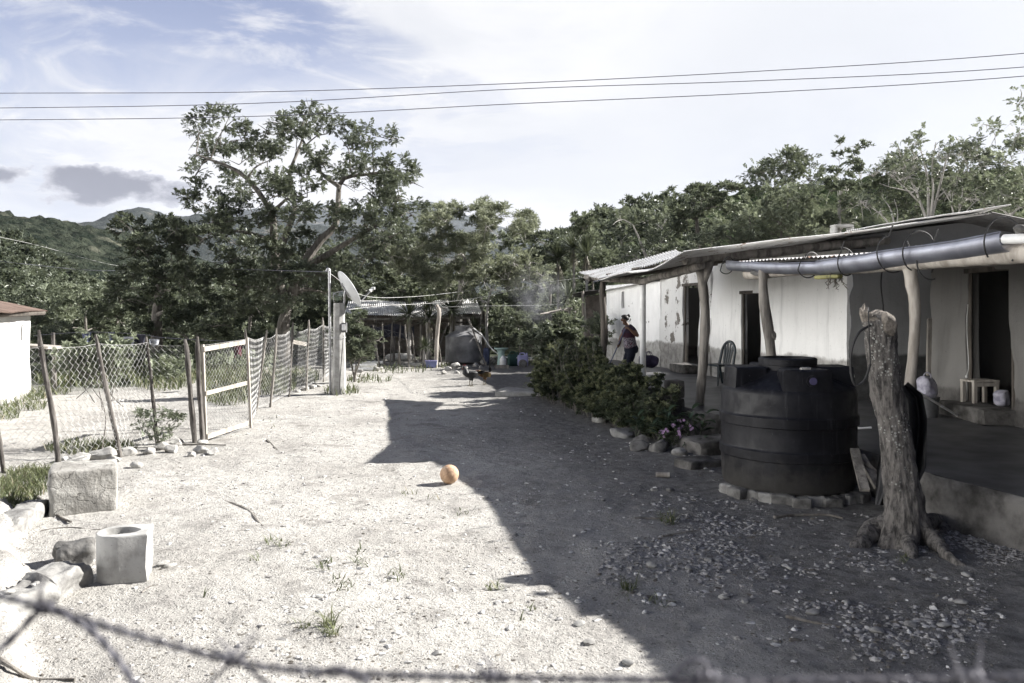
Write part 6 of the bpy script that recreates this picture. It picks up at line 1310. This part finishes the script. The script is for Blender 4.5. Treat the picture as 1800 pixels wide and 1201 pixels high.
# ================================================================ STUMP
sbp = gp(1585, 955); st_ = thing('tree_stump', 'tall sawn-off tree trunk dotted with white lichen in front of the porch', 'tree trunk', sbp)
Ys = sbp[1]; q = curve_pts([V3(fx(1588, Ys), Ys, -.15), P(1590, 930, Ys), P(1588, 870, Ys + .02), P(1577, 790, Ys + .05), P(1562, 700, Ys + .05), P(1551, 630, Ys + .02), P(1546, 580, Ys), P(1543, 553, Ys)], 60)
r_ = .80 * np.interp(np.linspace(0, 1, 60), [0, .10, .22, .4, .6, .75, .86, .9, 1], [.36, .27, .205, .175, .165, .158, .165, .17, .135]); m_ = MB(); nA = 120; an = np.arange(nA) * 2 * np.pi / nA
A = []
for k in range(60):
    flare = np.exp(-max(0, q[k][2]) / .16); lob = 1 + flare * (.30 * np.cos(an * 3 + .8) + .18 * np.cos(an * 5 + 2)); A.append(q[k] + np.stack([np.cos(an), np.sin(an), 0 * an], -1) * (r_[k] * lob)[:, None])
A = np.array(A); cen = q[:, None, :]; dsp = .17 * fbm(A * np.array((6, 6, 2.2)), 4, 3) + .15 * fbm(A * np.array((22, 22, 7)), 3, 9) + .08 * fbm(A * np.array((50, 50, 16)), 2, 5) + .16 * np.maximum(0, fbm(A * 3.1, 2, 17) - .25); A = cen + (A - cen) * (1 + dsp)[..., None]
m_.grid(A); m_.build('trunk', M['lichen'], st_, sharp=0)
tp = q[-1]; m_ = MB(); top = np.concatenate([A[-1:], A[-1:] * .3 + tp * .7], 0); top[1, :, 2] += .03; top = np.concatenate([top, np.repeat((tp + (0, 0, .045))[None, None], nA, 1)], 0); top[0, :, 2] += .0; top = top + nz3(top * 14) * .02; top[0] = A[-1]; m_.grid(top)
for k in range(9):
    a = R(120 + k * 16); p0 = tp + V3(math.cos(a) * .10 , math.sin(a) * .09, -.05); h_ = [.06, .10, .15, .11, .08, .12, .08, .06, .05][k]; m_.tube([p0, p0 + V3(-.03, .0, h_ * .6), p0 + V3(-.045 + .02 * (k % 3), .01, h_)], [.035, .024, .004], 6, .3, seed=k)
m_.build('cut_top', M['cut_wood'], st_, sharp=30)
m_ = MB(); m_.rock(P(1558, 573, Ys - .10), .10, 77, 3, 1.2); m_.build('burl', M['cut_wood'], st_)
for k, (pts_, ra) in enumerate((([(1565, 925), (1540, 945), (1515, 958), (1497, 966)], .13), ([(1605, 930), (1635, 960), (1670, 985), (1705, 1000)], .10), ([(1590, 945), (1600, 972), (1610, 985)], .10), ([(1620, 900), (1650, 925), (1660, 945)], .11))):
    qq = np.array([gp(px, py) for px, py in pts_]); qq[0] = q[6]; qq[:, 2] = np.linspace(.16, -.04, len(qq)); m_ = MB(); m_.tube(curve_pts(qq, 26, .05, k), np.linspace(ra * .85, ra * .3, 26), 18, .65, seed=k); m_.build('root', M['lichen'], st_)
m_ = MB(); lp_ = curve_pts([P(1530, 572, Ys - .15), P(1510, 585, Ys - .17), P(1497, 615, Ys - .18), P(1496, 655, Ys - .18), P(1504, 677, Ys - .17), P(1520, 668, Ys - .17), P(1530, 640, Ys - .17)], 40); m_.tube(lp_, .011, 7); m_.tube(curve_pts([P(1526, 540, Ys - .12), P(1527, 560, Ys - .17), P(1530, 640, Ys - .18)], 16), .006, 5)
tag(m_.build('cable_loop', M['rubber']), 'black cable looped and hanging on the lichen-dotted trunk', 'cable')
# black sheet hung behind the trunk
m_ = MB(); nu, nv = 26, 30; A = np.zeros((nu, nv, 3))
for i in range(nu):
    for j in range(nv):
        u, v = i / (nu - 1), j / (nv - 1); xl = np.interp(v, [0, .35, .7, 1], [1568, 1562, 1543, 1540]); xr = np.interp(v, [0, .1, .3, .7, .85, 1], [1597, 1622, 1630, 1628, 1612, 1566]); py = np.interp(v, [0, 1], [672, 888]); px = xl + (xr - xl) * u
        A[i, j] = P(px, py + 10 * math.sin(u * 3.14) * (1 - v), Ys + .30 + .06 * math.sin(u * 9 + v * 2) + .05 * math.sin(u * 17 + 1))
m_.grid(A); B = A.copy(); B[..., 1] += .015; m_.grid(B, flip=True); tag(m_.build('black_sheet', M['black_sheet'], sharp=0), 'black plastic sheet hanging behind the lichen-dotted trunk', 'plastic sheet')
for k, (a, b_) in enumerate((((1502, 790, 8.4), (1520, 862, 7.9)), ((1512, 800, 8.4), (1545, 858, 8.1)), ((1520, 812, 8.3), (1560, 850, 8.3)))):
    A_, B_ = P(*a), P(*b_); m_ = MB(); m_.beam(A_, B_, .09, .035); tag(m_.build('plank', M['wood'], smooth=False), 'old plank leaning against the porch edge between tank and trunk', 'plank', 'planks between tank and trunk')

# ================================================================ ON THE PORCH
ch = thing('plastic_chair', 'dark green plastic chair with an arched slatted back on the porch', 'chair', (fx(1264, 17.0), 17.0, FZ))
CH = np.array((fx(1264, 17.0), 17.0, FZ)); Rz = np.array(Matrix.Rotation(R(100), 3, 'Z')) @ np.diag((1, -1, 1))     # local: y back, x right
Rz = np.array(Matrix.Rotation(R(-62), 3, 'Z'))
def L2(x, y, z): return CH + Rz @ np.array((x, y, z))
m_ = MB(); A = np.array([[L2(-.21 + .42 * i / 10, -.22 + .42 * j / 10, .43 - .02 * math.sin(i / 10 * 3.14) * math.sin(j / 10 * 3.14)) for j in range(11)] for i in range(11)]); m_.grid(A); B = A.copy(); B[..., 2] -= .025; m_.grid(B, flip=True); m_.tube([A[0, 0], A[10, 0], A[10, 10], A[0, 10], A[0, 0]], .014, 6); m_.build('seat', M['chair'], ch)
m_ = MB(); arc = [L2(-.21, .20, .43)] + [L2(-.2 * math.cos(t), .21 + .09 * (.5 + .5 * math.sin(t)), .66 + .26 * math.sin(t)) for t in np.linspace(0, np.pi, 15)] + [L2(.21, .20, .43)]; m_.tube(curve_pts(arc, 40), .03, 8)
for x in (-.10, -.034, .034, .10): m_.tube([L2(x * .8, .205, .43), L2(x, .26, .68), L2(x * 1.25, .295, .90 - abs(x) * .5)], [.024, .026, .024], 6)
m_.build('backrest', M['chair'], ch)
for sx_, sy_ in ((-1, -1), (1, -1), (-1, 1), (1, 1)):
    m_ = MB(); m_.tube([L2(sx_ * .19, sy_ * .19, .43), L2(sx_ * .215, sy_ * (.23 if sy_ < 0 else .29), 0)], [.03, .018], 7); m_.build('leg', M['chair'], ch)
def stool(label, c, w, d, h, rot, mat):
    t = thing('stool', label, 'stool', c); Mr = np.array(Matrix.Rotation(rot, 3, 'Z'))
    for k in range(4): m_ = MB(); m_.box(np.array(c) + Mr @ V3(0, -d / 2 + d * (k + .5) / 4, h - .015), (w, d / 4 - .006, .03), rot); m_.build('seat_slat', M[mat], t, smooth=False)
    for sx_ in (-1, 1):
        for sy_ in (-1, 1): m_ = MB(); m_.box(np.array(c) + Mr @ V3(sx_ * (w / 2 - .03), sy_ * (d / 2 - .03), (h - .03) / 2), (.05, .05, h - .034), rot); m_.build('leg', M[mat], t, smooth=False)
    m_ = MB(); m_.box(np.array(c) + Mr @ V3(0, -d / 2 + .012, h - .065), (w - .1, .02, .05), rot); m_.build('apron', M[mat], t, smooth=False)
sc_ = P(1722, 704, 11.9); sc_[2] = FZ + .2; stool('small pale wooden stool standing in the dark near doorway', sc_, .42, .30, .36, .15, 'wood_pale')
def bagm(name, label, c, size, mat, seed, handles=True):
    t = thing(name, label, 'bag', c); m_ = MB(); m_.rbox(np.array(c) + (0, 0, size[2] / 2), size, min(size) * .42, .05, 6, 14, .3, seed=seed); m_.build('body', M[mat], t)
    if handles:
        for s in (-1, 1): m_ = MB(); m_.tube([np.array(c) + V3(math.cos(a) * .06 + s * .02, s * .03, size[2] * .93 + math.sin(a) * .09) for a in np.linspace(0, np.pi, 10)], .008, 5); m_.build('handle', M[mat], t)
c = P(1764, 706, 11.6); c[2] = FZ + .2; bagm('plastic_bag', 'pale plastic bag on the floor of the near doorway', c, (.22, .2, .22), 'bag_white', 4, False)
bk0 = P(1630, 720, 11.9); bk0[2] = FZ; bu = thing('bucket', 'dark grey bucket against the wall beside the near doorway', 'bucket', bk0); m_ = MB(); m_.lathe([(0, 0), (.13, 0), (.135, .01), (.165, .29), (.175, .30), (.165, .305), (.13, .03), (0, .03)], bk0, 28); m_.build('body', M['grey_box'], bu, sharp=40)
m_ = MB(); m_.tube([bk0 + V3(math.cos(a) * .168, 0, .28 + math.sin(a) * -.05) for a in np.linspace(0, np.pi, 14)], .006, 5); m_.build('handle', M['galv'], bu)
c = bk0 + V3(0, 0, .27); bagm('woven_bag', 'white and violet striped bag sitting on the grey bucket', c, (.27, .24, .33), 'bag_white', 9)
m_ = MB(); m_.tube([P(1612, 688, 11.2), P(1690, 735, 11.75) ], .018, 8); rod = m_.build('white_rod', M['white_plastic']); tag(rod, 'white rod leaning from the bag down to the porch floor', 'rod')
m_ = MB(); m_.tube(log_pts((fx(1500, 10.6), 10.6, FZ + .02), (fx(1532, 10.5), 10.5, FZ + .05), 5, .0, 2), .014, 7); tag(m_.build('white_rod', M['white_plastic']), 'white rod lying on the porch floor between tank and trunk', 'rod')
c = P(1140, 660, 16.4); c[2] = .86; bagm('purple_bag', 'dark purple bag with straps at the foot of the white pipe post', c, (.42, .26, .26), 'bag_purple', 12)
m_ = MB(); m_.beam(P(1634, 560, 12.7), P(1632, 660, 12.9), .06, .05); tag(m_.build('upright_board', M['wood'], smooth=False), 'narrow grey board standing against the wall behind the pale porch post', 'board')
m_ = MB(); m_.tube(curve_pts([P(1702, 535, 11.6), P(1700, 570, 11.55), P(1702, 640, 11.5), P(1699, 660, 11.5)], 14, .01), .006, 5); m_.rbox(P(1699, 662, 11.5), (.03, .03, .04), .01, 0, 4, 4); tag(m_.build('hanging_cord', M['white_line']), 'pale cord hanging beside the near door frame', 'cord')

# ================================================================ CHICKENS AND WOMAN
def skin_mesh(name, verts, edges, mat, parent, levels=2, smooth=True):
    """verts: [(xyz, (rx, ry))]; the first is the root; returns ONE continuous mesh"""
    me = bpy.data.meshes.new('tmp'); me.from_pydata([tuple(v[0]) for v in verts], edges, []); o = bpy.data.objects.new('tmp', me); COL.objects.link(o)
    sk = o.modifiers.new('s', 'SKIN'); sk.use_smooth_shade = True; sk.branch_smoothing = .6; sb = o.modifiers.new('b', 'SUBSURF'); sb.levels = levels; sb.render_levels = levels
    for i, v in enumerate(verts):
        d = me.skin_vertices[0].data[i]; r = v[1]; d.radius = (r, r) if not isinstance(r, tuple) else r; d.use_root = (i == 0)
    dg = bpy.context.evaluated_depsgraph_get(); dg.update(); m2 = bpy.data.meshes.new_from_object(o.evaluated_get(dg)); m2.name = name
    bpy.data.objects.remove(o); m2.materials.clear(); m2.materials.append(mat); n = len(m2.vertices); co = np.empty(n * 3, np.float32); m2.vertices.foreach_get('co', co); co = co.reshape(-1, 3) - np.array(parent['_o']); m2.vertices.foreach_set('co', co.astype(np.float32).ravel())
    m2.polygons.foreach_set('use_smooth', np.full(len(m2.polygons), True)); m2.update(); r_ = bpy.data.objects.new(name, m2); COL.objects.link(r_); r_.parent = parent; r_['_o'] = [float(x) for x in parent['_o']]; return r_
def chicken(label, c, yaw, s, body_mat, neck_mat, tail_mat, head, tail_up, peck=0.0):
    t = thing('chicken', label, 'chicken', c, 'chickens in the yard'); Rm = np.array(Matrix.Rotation(yaw, 3, 'Z')); W_ = lambda x, y, z: np.array(c) + Rm @ (np.array((x, y, z)) * s)
    V = [(W_(0, 0, .24), (.095 * s, .10 * s)), (W_(.08, 0, .245), (.09 * s, .095 * s)), (W_(.15, 0, .27), (.062 * s, .068 * s)), (W_(*(np.array((.15, 0, .27)) * .5 + np.array(head) * .5)), .040 * s), (W_(*head), (.032 * s, .036 * s)), (W_(head[0] + .035, 0, head[2] - .005), .020 * s),
         (W_(-.08, 0, .25), (.075 * s, .085 * s)), (W_(-.14, 0, .27), (.04 * s, .05 * s)), (W_(.01, .045, .17), .038 * s), (W_(.0, .05, .11), .02 * s), (W_(.01, -.045, .17), .038 * s), (W_(.02, -.05, .11), .02 * s)]
    E = [(0, 1), (1, 2), (2, 3), (3, 4), (4, 5), (0, 6), (6, 7), (0, 8), (8, 9), (0, 10), (10, 11)]
    b_ = skin_mesh('body', V, E, M[body_mat], t)
    m_ = MB()
    for sy_ in (-.05, .05):
        x0 = .0 if sy_ > 0 else .02; m_.tube([W_(x0, sy_, .12), W_(x0 + .01, sy_, .06), W_(x0, sy_, .008)], [.010 * s, .008 * s, .008 * s], 6)
        for a in (-.5, 0, .5, 3.14): m_.tube([W_(x0, sy_, .008), W_(x0 + math.cos(a) * .05, sy_ + math.sin(a) * .05, .004)], [.006 * s, .003 * s], 5)
    m_.build('legs', M['leg'], t)
    m_ = MB(); rg = np.random.default_rng(int(s * 100))
    for k in range(13):
        sp = (k - 6) / 6; p0 = W_(-.12, sp * .025, .28); ax = Rm @ unit(V3(-.75 + tail_up * .45, sp * .4, tail_up + .25 * (1 - abs(sp)))); sd_ = unit(np.cross(ax, Rm @ V3(0, 1, 0))); sd_ = unit(np.cross(ax, sd_)) if k % 2 else sd_
        m_.add(leaf_quads(p0, ax, sd_, (.19 - .05 * abs(sp)) * s, .055 * s, .1), [[0, 1, 2, 3]])
    m_.build('tail', M[tail_mat], t, smooth=False)
    for sy_ in (-1, 1):
        m_ = MB(); A = np.array([[W_(.08 - .20 * u, sy_ * (.088 + .014 * math.sin(u * 3.14)) , .30 - .11 * v - .03 * u + .02 * u * v) for v in np.linspace(0, 1, 6)] for u in np.linspace(0, 1, 9)]); A[..., :] += 0; m_.grid(A); A2 = A + Rm @ V3(0, -sy_ * .02 * s, 0); m_.grid(A2); m_.build('wing', M['feather_black'] if body_mat == 'feather_black' else M[neck_mat], t)
    m_ = MB(); hd = np.array(head); m_.tube([W_(hd[0] + .045, 0, hd[2] - .005), W_(hd[0] + .075, 0, hd[2] - .012)], [.011 * s, .002 * s], 6); m_.build('beak', M['leg'], t)
    m_ = MB(); 
    for k in range(4): m_.tube([W_(hd[0] - .02 + k * .016, 0, hd[2] + .025), W_(hd[0] - .025 + k * .016, 0, hd[2] + .052)], [.009 * s, .003 * s], 5)
    m_.tube([W_(hd[0] + .035, 0, hd[2] - .02), W_(hd[0] + .035, 0, hd[2] - .05)], [.009 * s, .006 * s], 5); m_.build('comb', M['comb'], t)
    m_ = MB(); v, f = ico(1); 
    for sy_ in (-1, 1): m_.add(v * .006 * s + W_(hd[0] + .015, sy_ * .03, hd[2] + .006), f)
    m_.build('eyes', M['rubber'], t)
    if neck_mat != body_mat:
        m_ = MB(); mid = np.array((.12, 0, .29)); m_.tube([W_(.12, 0, .27), W_(*((mid + hd) / 2)), W_(hd[0] - .008, 0, hd[2] - .03)], [.078 * s, .052 * s, .036 * s], 12, .12); m_.build('hackle', M[neck_mat], t)
chicken('black chicken with white-flecked wings preening with its head turned up', gp(829, 679), R(200), 1.3, 'feather_black', 'feather_dark', 'feather_dark', (.155, 0, .40), -.10)
chicken('rusty brown chicken with a tall dark upright tail facing away', gp(853, 676), R(195), 1.15, 'feather_rust', 'feather_gold', 'feather_dark', (.20, 0, .30), 1.9)

WY = 18.8; WB = np.array((fx(1107, WY), WY, FZ)); wo_ = thing('person', 'woman in plum patterned top and dark trousers sweeping the porch with a long broom', 'person', WB)
def w(x, y, z): return WB + np.array((x, y, z))
VS = [(w(.03, 0, .70), (.15, .125)), (w(.0, 0, .84), (.125, .115)), (w(-.01, 0, .98), (.13, .12)), (w(-.015, 0, 1.11), (.145, .11)), (w(-.03, 0, 1.19), (.075, .065)), (w(-.065, 0, 1.255), (.052, .052)), (w(-.105, 0, 1.31), (.064, .062)), (w(-.13, 0, 1.375), (.088, .076)), (w(-.135, 0, 1.435), (.07, .06)),
      (w(-.21, 0, 1.345), (.022, .026)), (w(-.175, 0, 1.29), (.040, .038)),
      (w(.03, -.14, 1.165), .058), (w(.10, -.21, 1.08), .050), (w(.155, -.25, .985), .044), (w(.06, -.27, 1.06), .038), (w(-.05, -.24, 1.16), .028), (w(-.085, -.215, 1.185), (.034, .022)),
      (w(-.05, .14, 1.15), .056), (w(-.13, .19, 1.05), .048), (w(-.19, .19, .93), .042), (w(-.215, .13, .84), .036), (w(-.235, .06, .775), .027), (w(-.245, .03, .745), (.034, .022)),
      (w(.035, -.085, .62), .095), (w(.01, -.09, .50), .078), (w(-.02, -.09, .38), .056), (w(.0, -.09, .25), .055), (w(.015, -.09, .12), .036), (w(.02, -.09, .06), .036), (w(-.06, -.09, .03), .034), (w(-.13, -.09, .025), .026),
      (w(.03, .085, .62), .095), (w(-.03, .09, .50), .078), (w(-.075, .09, .39), .056), (w(-.05, .09, .25), .055), (w(-.02, .09, .12), .036), (w(-.015, .09, .06), .036), (w(-.09, .09, .03), .034), (w(-.16, .09, .025), .026)]
ES = [(0, 1), (1, 2), (2, 3), (3, 4), (4, 5), (5, 6), (6, 7), (7, 8), (7, 9), (6, 10), (3, 11), (11, 12), (12, 13), (13, 14), (14, 15), (15, 16), (3, 17), (17, 18), (18, 19), (19, 20), (20, 21), (21, 22), (0, 23), (23, 24), (24, 25), (25, 26), (26, 27), (27, 28), (28, 29), (29, 30), (0, 31), (31, 32), (32, 33), (33, 34), (34, 35), (35, 36), (36, 37), (37, 38)]
# fingers: each its own chain closing round the stick
for hi, (hx, hy, hz) in ((16, (-.085, -.215, 1.185)), (22, (-.245, .03, .745))):
    for k in range(4):
        d = (k - 1.5) * .017; n0 = len(VS); sgn = 1 if hi == 16 else -1
        VS += [(w(hx - .030, hy + sgn * .012, hz + d), .0095), (w(hx - .050, hy + sgn * .034, hz + d - .003), .0085), (w(hx - .036, hy + sgn * .052, hz + d - .006), .0075), (w(hx - .016, hy + sgn * .050, hz + d - .006), .006)]; ES += [(hi, n0), (n0, n0 + 1), (n0 + 1, n0 + 2), (n0 + 2, n0 + 3)]
    n0 = len(VS); VS += [(w(hx + .005, hy + sgn * .025, hz + .030), .0105), (w(hx - .018, hy + sgn * .048, hz + .036), .009), (w(hx - .036, hy + sgn * .054, hz + .03), .0075)]; ES += [(hi, n0), (n0, n0 + 1), (n0 + 1, n0 + 2)]
skin_mesh('body', VS, ES, M['skin'], wo_, 2)
def loft(mb, rings, n=28, close=True):
    an = np.arange(n) * 2 * np.pi / n; A = np.array([np.array(c) + np.stack([np.cos(an) * rx, np.sin(an) * ry, np.zeros(n)], -1) + np.array((0, 0, 1.0)) * (np.cos(an) * tl)[:, None] for c, rx, ry, tl in rings]); mb.grid(A.transpose(1, 0, 2), closed_u=True)
m_ = MB(); loft(m_, [(w(.022, 0, .70), .158, .150, 0), (w(.015, 0, .74), .165, .153, 0), (w(.0, 0, .84), .150, .140, 0), (w(-.012, 0, .95), .146, .137, .0), (w(-.02, 0, 1.05), .155, .142, .01), (w(-.02, 0, 1.13), .148, .150, .02), (w(-.025, 0, 1.18), .118, .15, .03), (w(-.035, 0, 1.215), .082, .10, .03), (w(-.045, 0, 1.232), .066, .07, .03)])
for s_, a, b_ in ((-1, w(.01, -.10, 1.165), w(.085, -.195, 1.085)), (1, w(-.04, .10, 1.16), w(-.115, .185, 1.07))): m_.tube([a, (a + b_) / 2 + (0, 0, .012), b_], [.078, .072, .066], 16, cap=False)
v = m_.v[0]; v += nz3(v * 9) * .007; m_.build('top', M['shirt'], wo_, sharp=0)
m_ = MB(); loft(m_, [(w(.025, 0, .765), .150, .140, 0), (w(.035, 0, .70), .170, .155, 0), (w(.035, 0, .63), .165, .165, 0), (w(.03, 0, .585), .14, .165, 0)])
for s_, pts_ in ((-1, [w(.035, -.085, .66), w(.01, -.09, .50), w(-.02, -.09, .39), w(-.012, -.09, .335)]), (1, [w(.03, .085, .66), w(-.03, .09, .50), w(-.075, .09, .40), w(-.07, .09, .345)])): m_.tube(curve_pts(pts_, 10), [.108, .105, .10, .096, .09, .084, .078, .074, .072, .072], 18, .04, cap=False)
m_.build('trousers', M['jeans'], wo_, sharp=0)
m_ = MB(); v, f = ico(4); hc = w(-.118, 0, 1.40); vv = v * (.103, .090, .092); keep = lambda p: (p[:, 0] > -.055 - .6 * (p[:, 2] - .02)) ; vv2 = np.where(((v[:, 0] < -.35) & (v[:, 2] < .45))[:, None], vv * .72, vv); vv2 = np.where((v[:, 2] < -.45)[:, None], vv2 * .85, vv2); m_.add(vv2 + hc + nz3(vv2 * 40) * .003, f); hr = m_.build('hair', M['hair'], wo_)
m_ = MB(); m_.add(v * (.042, .042, .040) + w(-.025, 0, 1.462) + nz3(v * 4) * .004, f); m_.build('bun', M['hair'], hr)
m_ = MB()
for k in range(6): m_.tube(curve_pts([w(-.03, (k - 3) * .012, 1.43), w(.0 + .006 * k, (k - 3) * .014, 1.39), w(-.015 + .012 * (k % 3), (k - 3) * .016, 1.33)], 8), .003, 4)
m_.build('loose_strands', M['hair'], hr)
m_ = MB(); v2, f2 = ico(2)
for s_ in (-1, 1): m_.add(v2 * (.008, .012, .006) + w(-.205, s_ * .032, 1.378), f2)
m_.build('eyes', M['rubber'], wo_)
m_ = MB(); m_.add(v2 * (.008, .022, .006) + w(-.205, 0, 1.30), f2); m_.build('mouth', M['comb'], wo_)
m_ = MB()
for s_ in (-1, 1): m_.add(v2 * (.014, .008, .024) + w(-.115, s_ * .082, 1.36), f2)
m_.build('ears', M['skin'], wo_)
m_ = MB()
for s_, x in ((-1, -.045), (1, -.075)): m_.rbox(w(x, s_ * .09, .012), (.235, .095, .024), .011, .0, 3, 6)
m_.build('sandals', M['rubber'], wo_)
br = thing('broom', 'long thin broom handle held in both hands by the woman', 'broom', w(-.44, -.02, 0)); a, b_ = w(-.10, -.175, 1.21), w(-.425, .10, .12); tt = np.linspace(0, 1, 8)[:, None]; m_ = MB(); hp = [w(-.105, -.185, 1.235), w(-.118, -.18, 1.185), w(-.275, .068, .745)]
dl_ = (hp[2] - hp[1]) / np.linalg.norm(hp[2] - hp[1]); end = hp[1] + dl_ * ((hp[1][2] - (FZ + .14)) / -dl_[2]); m_.tube([hp[1] - dl_ * .06, end], .013, 10); m_.build('handle', M['cloth_blue'], br)
m_ = MB(); rg = np.random.default_rng(4); m_.rbox(end + dl_ * .02, (.16, .05, .05), .012, .003, 5, 5, .5)
for k in range(70): p0 = end + V3(rg.uniform(-.07, .07), rg.uniform(-.05, .05), 0) ; m_.tube([p0, p0 + dl_ * .08 + V3(rg.uniform(-.03, .03), rg.uniform(-.03, .03), -.02), np.array((p0[0] - .05 + rg.uniform(-.05, .04), p0[1] + rg.uniform(-.04, .06), FZ + .004))], .003, 4)
m_.build('bristles', M['wood_dark'], br)

# ================================================================ BARBED WIRE CLOSE TO THE VIEWER
bwT = thing('barbed_wire', 'blurred twisted barbed wire strand crossing the bottom edge close to the viewer', 'barbed wire', P(900, 1195, 0.684))
def twist(mb, ctrl, r=.0017, n=240, pitch=.035, w_=.0022):
    q = curve_pts(ctrl, n); s_ = np.concatenate([[0], np.cumsum(np.linalg.norm(np.diff(q, axis=0), axis=1))])
    for ph in (0, np.pi): mb.tube(q + np.stack([0 * s_, np.cos(s_ / pitch * 6.28 + ph) * w_, np.sin(s_ / pitch * 6.28 + ph) * w_], -1), r, 6)
m_ = MB(); twist(m_, [P(-160, 1010, 0.720), P(-20, 1042, 0.706), P(80, 1068, 0.691), P(190, 1102, 0.684), P(300, 1134, 0.677), P(415, 1163, 0.670), P(520, 1178, 0.662), P(700, 1187, 0.648), P(950, 1193, 0.634), P(1250, 1196, 0.619), P(1550, 1194, 0.605), P(1950, 1186, 0.576)]); m_.build('strand', M['barb'], bwT)
m_ = MB(); twist(m_, [P(-120, 1210, 0.648), P(0, 1140, 0.670), P(72, 1072, 0.688), P(110, 1078, 0.684), P(165, 1112, 0.677), P(215, 1170, 0.662), P(250, 1225, 0.648)], .0019, 140); m_.build('strand', M['barb'], bwT)
def barb(px, py, Y, seed, s=1.0):
    rg = np.random.default_rng(seed); c = P(px, py, Y); m_ = MB()
    m_.tube([c + V3((a / 18.0 - .5) * .018, math.cos(a * 1.0) * .0045, math.sin(a * 1.0) * .0045) for a in np.linspace(0, 18, 40)], .0019, 6)
    for k in range(4):
        d = unit(rg.normal(size=3) * (1, .5, 1)); m_.tube([c + V3((k - 1.5) * .004, 0, 0), c + V3((k - 1.5) * .004, 0, 0) + d * .022 * s], [.0019, .0007], 6)
    m_.build('barb', M['barb'], bwT)
for k, (px, py, Y) in enumerate(((80, 1068, 0.691), (413, 1160, 0.670), (870, 1190, 0.641), (1245, 1190, 0.619), (1705, 1190, 0.590))): barb(px, py, Y, k, 1.2)
m_ = MB(); m_.tube(curve_pts([P(555, 1190, 0.655), P(570, 1180, 0.655), P(600, 1176, 0.655), P(622, 1188, 0.655), P(650, 1200, 0.655)], 16), .0026, 6); m_.build('wire_loop', M['barb'], bwT); m_ = MB(); m_.tube(curve_pts([P(1180, 1192, 0.626), P(1200, 1170, 0.626), P(1225, 1160, 0.626), P(1245, 1172, 0.626), P(1240, 1196, 0.626)], 16), .0022, 6); m_.build('wire_loop', M['barb'], bwT); m_ = MB(); m_.tube(curve_pts([P(405, 1165, 0.670), P(385, 1185, 0.670), P(360, 1210, 0.662)], 10), .0018, 6); m_.build('wire_loop', M['barb'], bwT); m_ = MB(); m_.tube(curve_pts([P(430, 1168, 0.670), P(455, 1190, 0.662), P(480, 1212, 0.662)], 10), .0018, 6); m_.build('wire_loop', M['barb'], bwT)

# ================================================================ HAZE
if HAZE:
    hm, t, n, l, bs = new_mat('haze'); n.remove(bs); pv = n.new('ShaderNodeVolumePrincipled'); pv.inputs['Color'].default_value = (.80, .86, 1.0, 1); pv.inputs['Density'].default_value = HAZE; pv.inputs['Anisotropy'].default_value = .3
    l.new(pv.outputs[0], n['Material Output'].inputs['Volume'])
    zmin, zmax, xm, ym = 1e9, -1e9, 0, 0
    for o_ in COL.objects:
        if o_.type == 'MESH':
            for cnr in o_.bound_box:
                p = o_.matrix_basis @ Vector(cnr) if o_.parent is None else o_.parent.matrix_basis @ (o_.matrix_basis @ Vector(cnr)); zmin = min(zmin, p.z); zmax = max(zmax, p.z); xm = max(xm, abs(p.x)); ym = max(ym, abs(p.y))
    m_ = MB(); m_.box((0, 0, (zmin - 1 + zmax + 5) / 2), (2 * xm + 20, 2 * ym + 20, zmax + 5 - zmin + 1)); tag(m_.build('haze', hm, smooth=False, loc=(0, 0, 0)), kind='stuff')
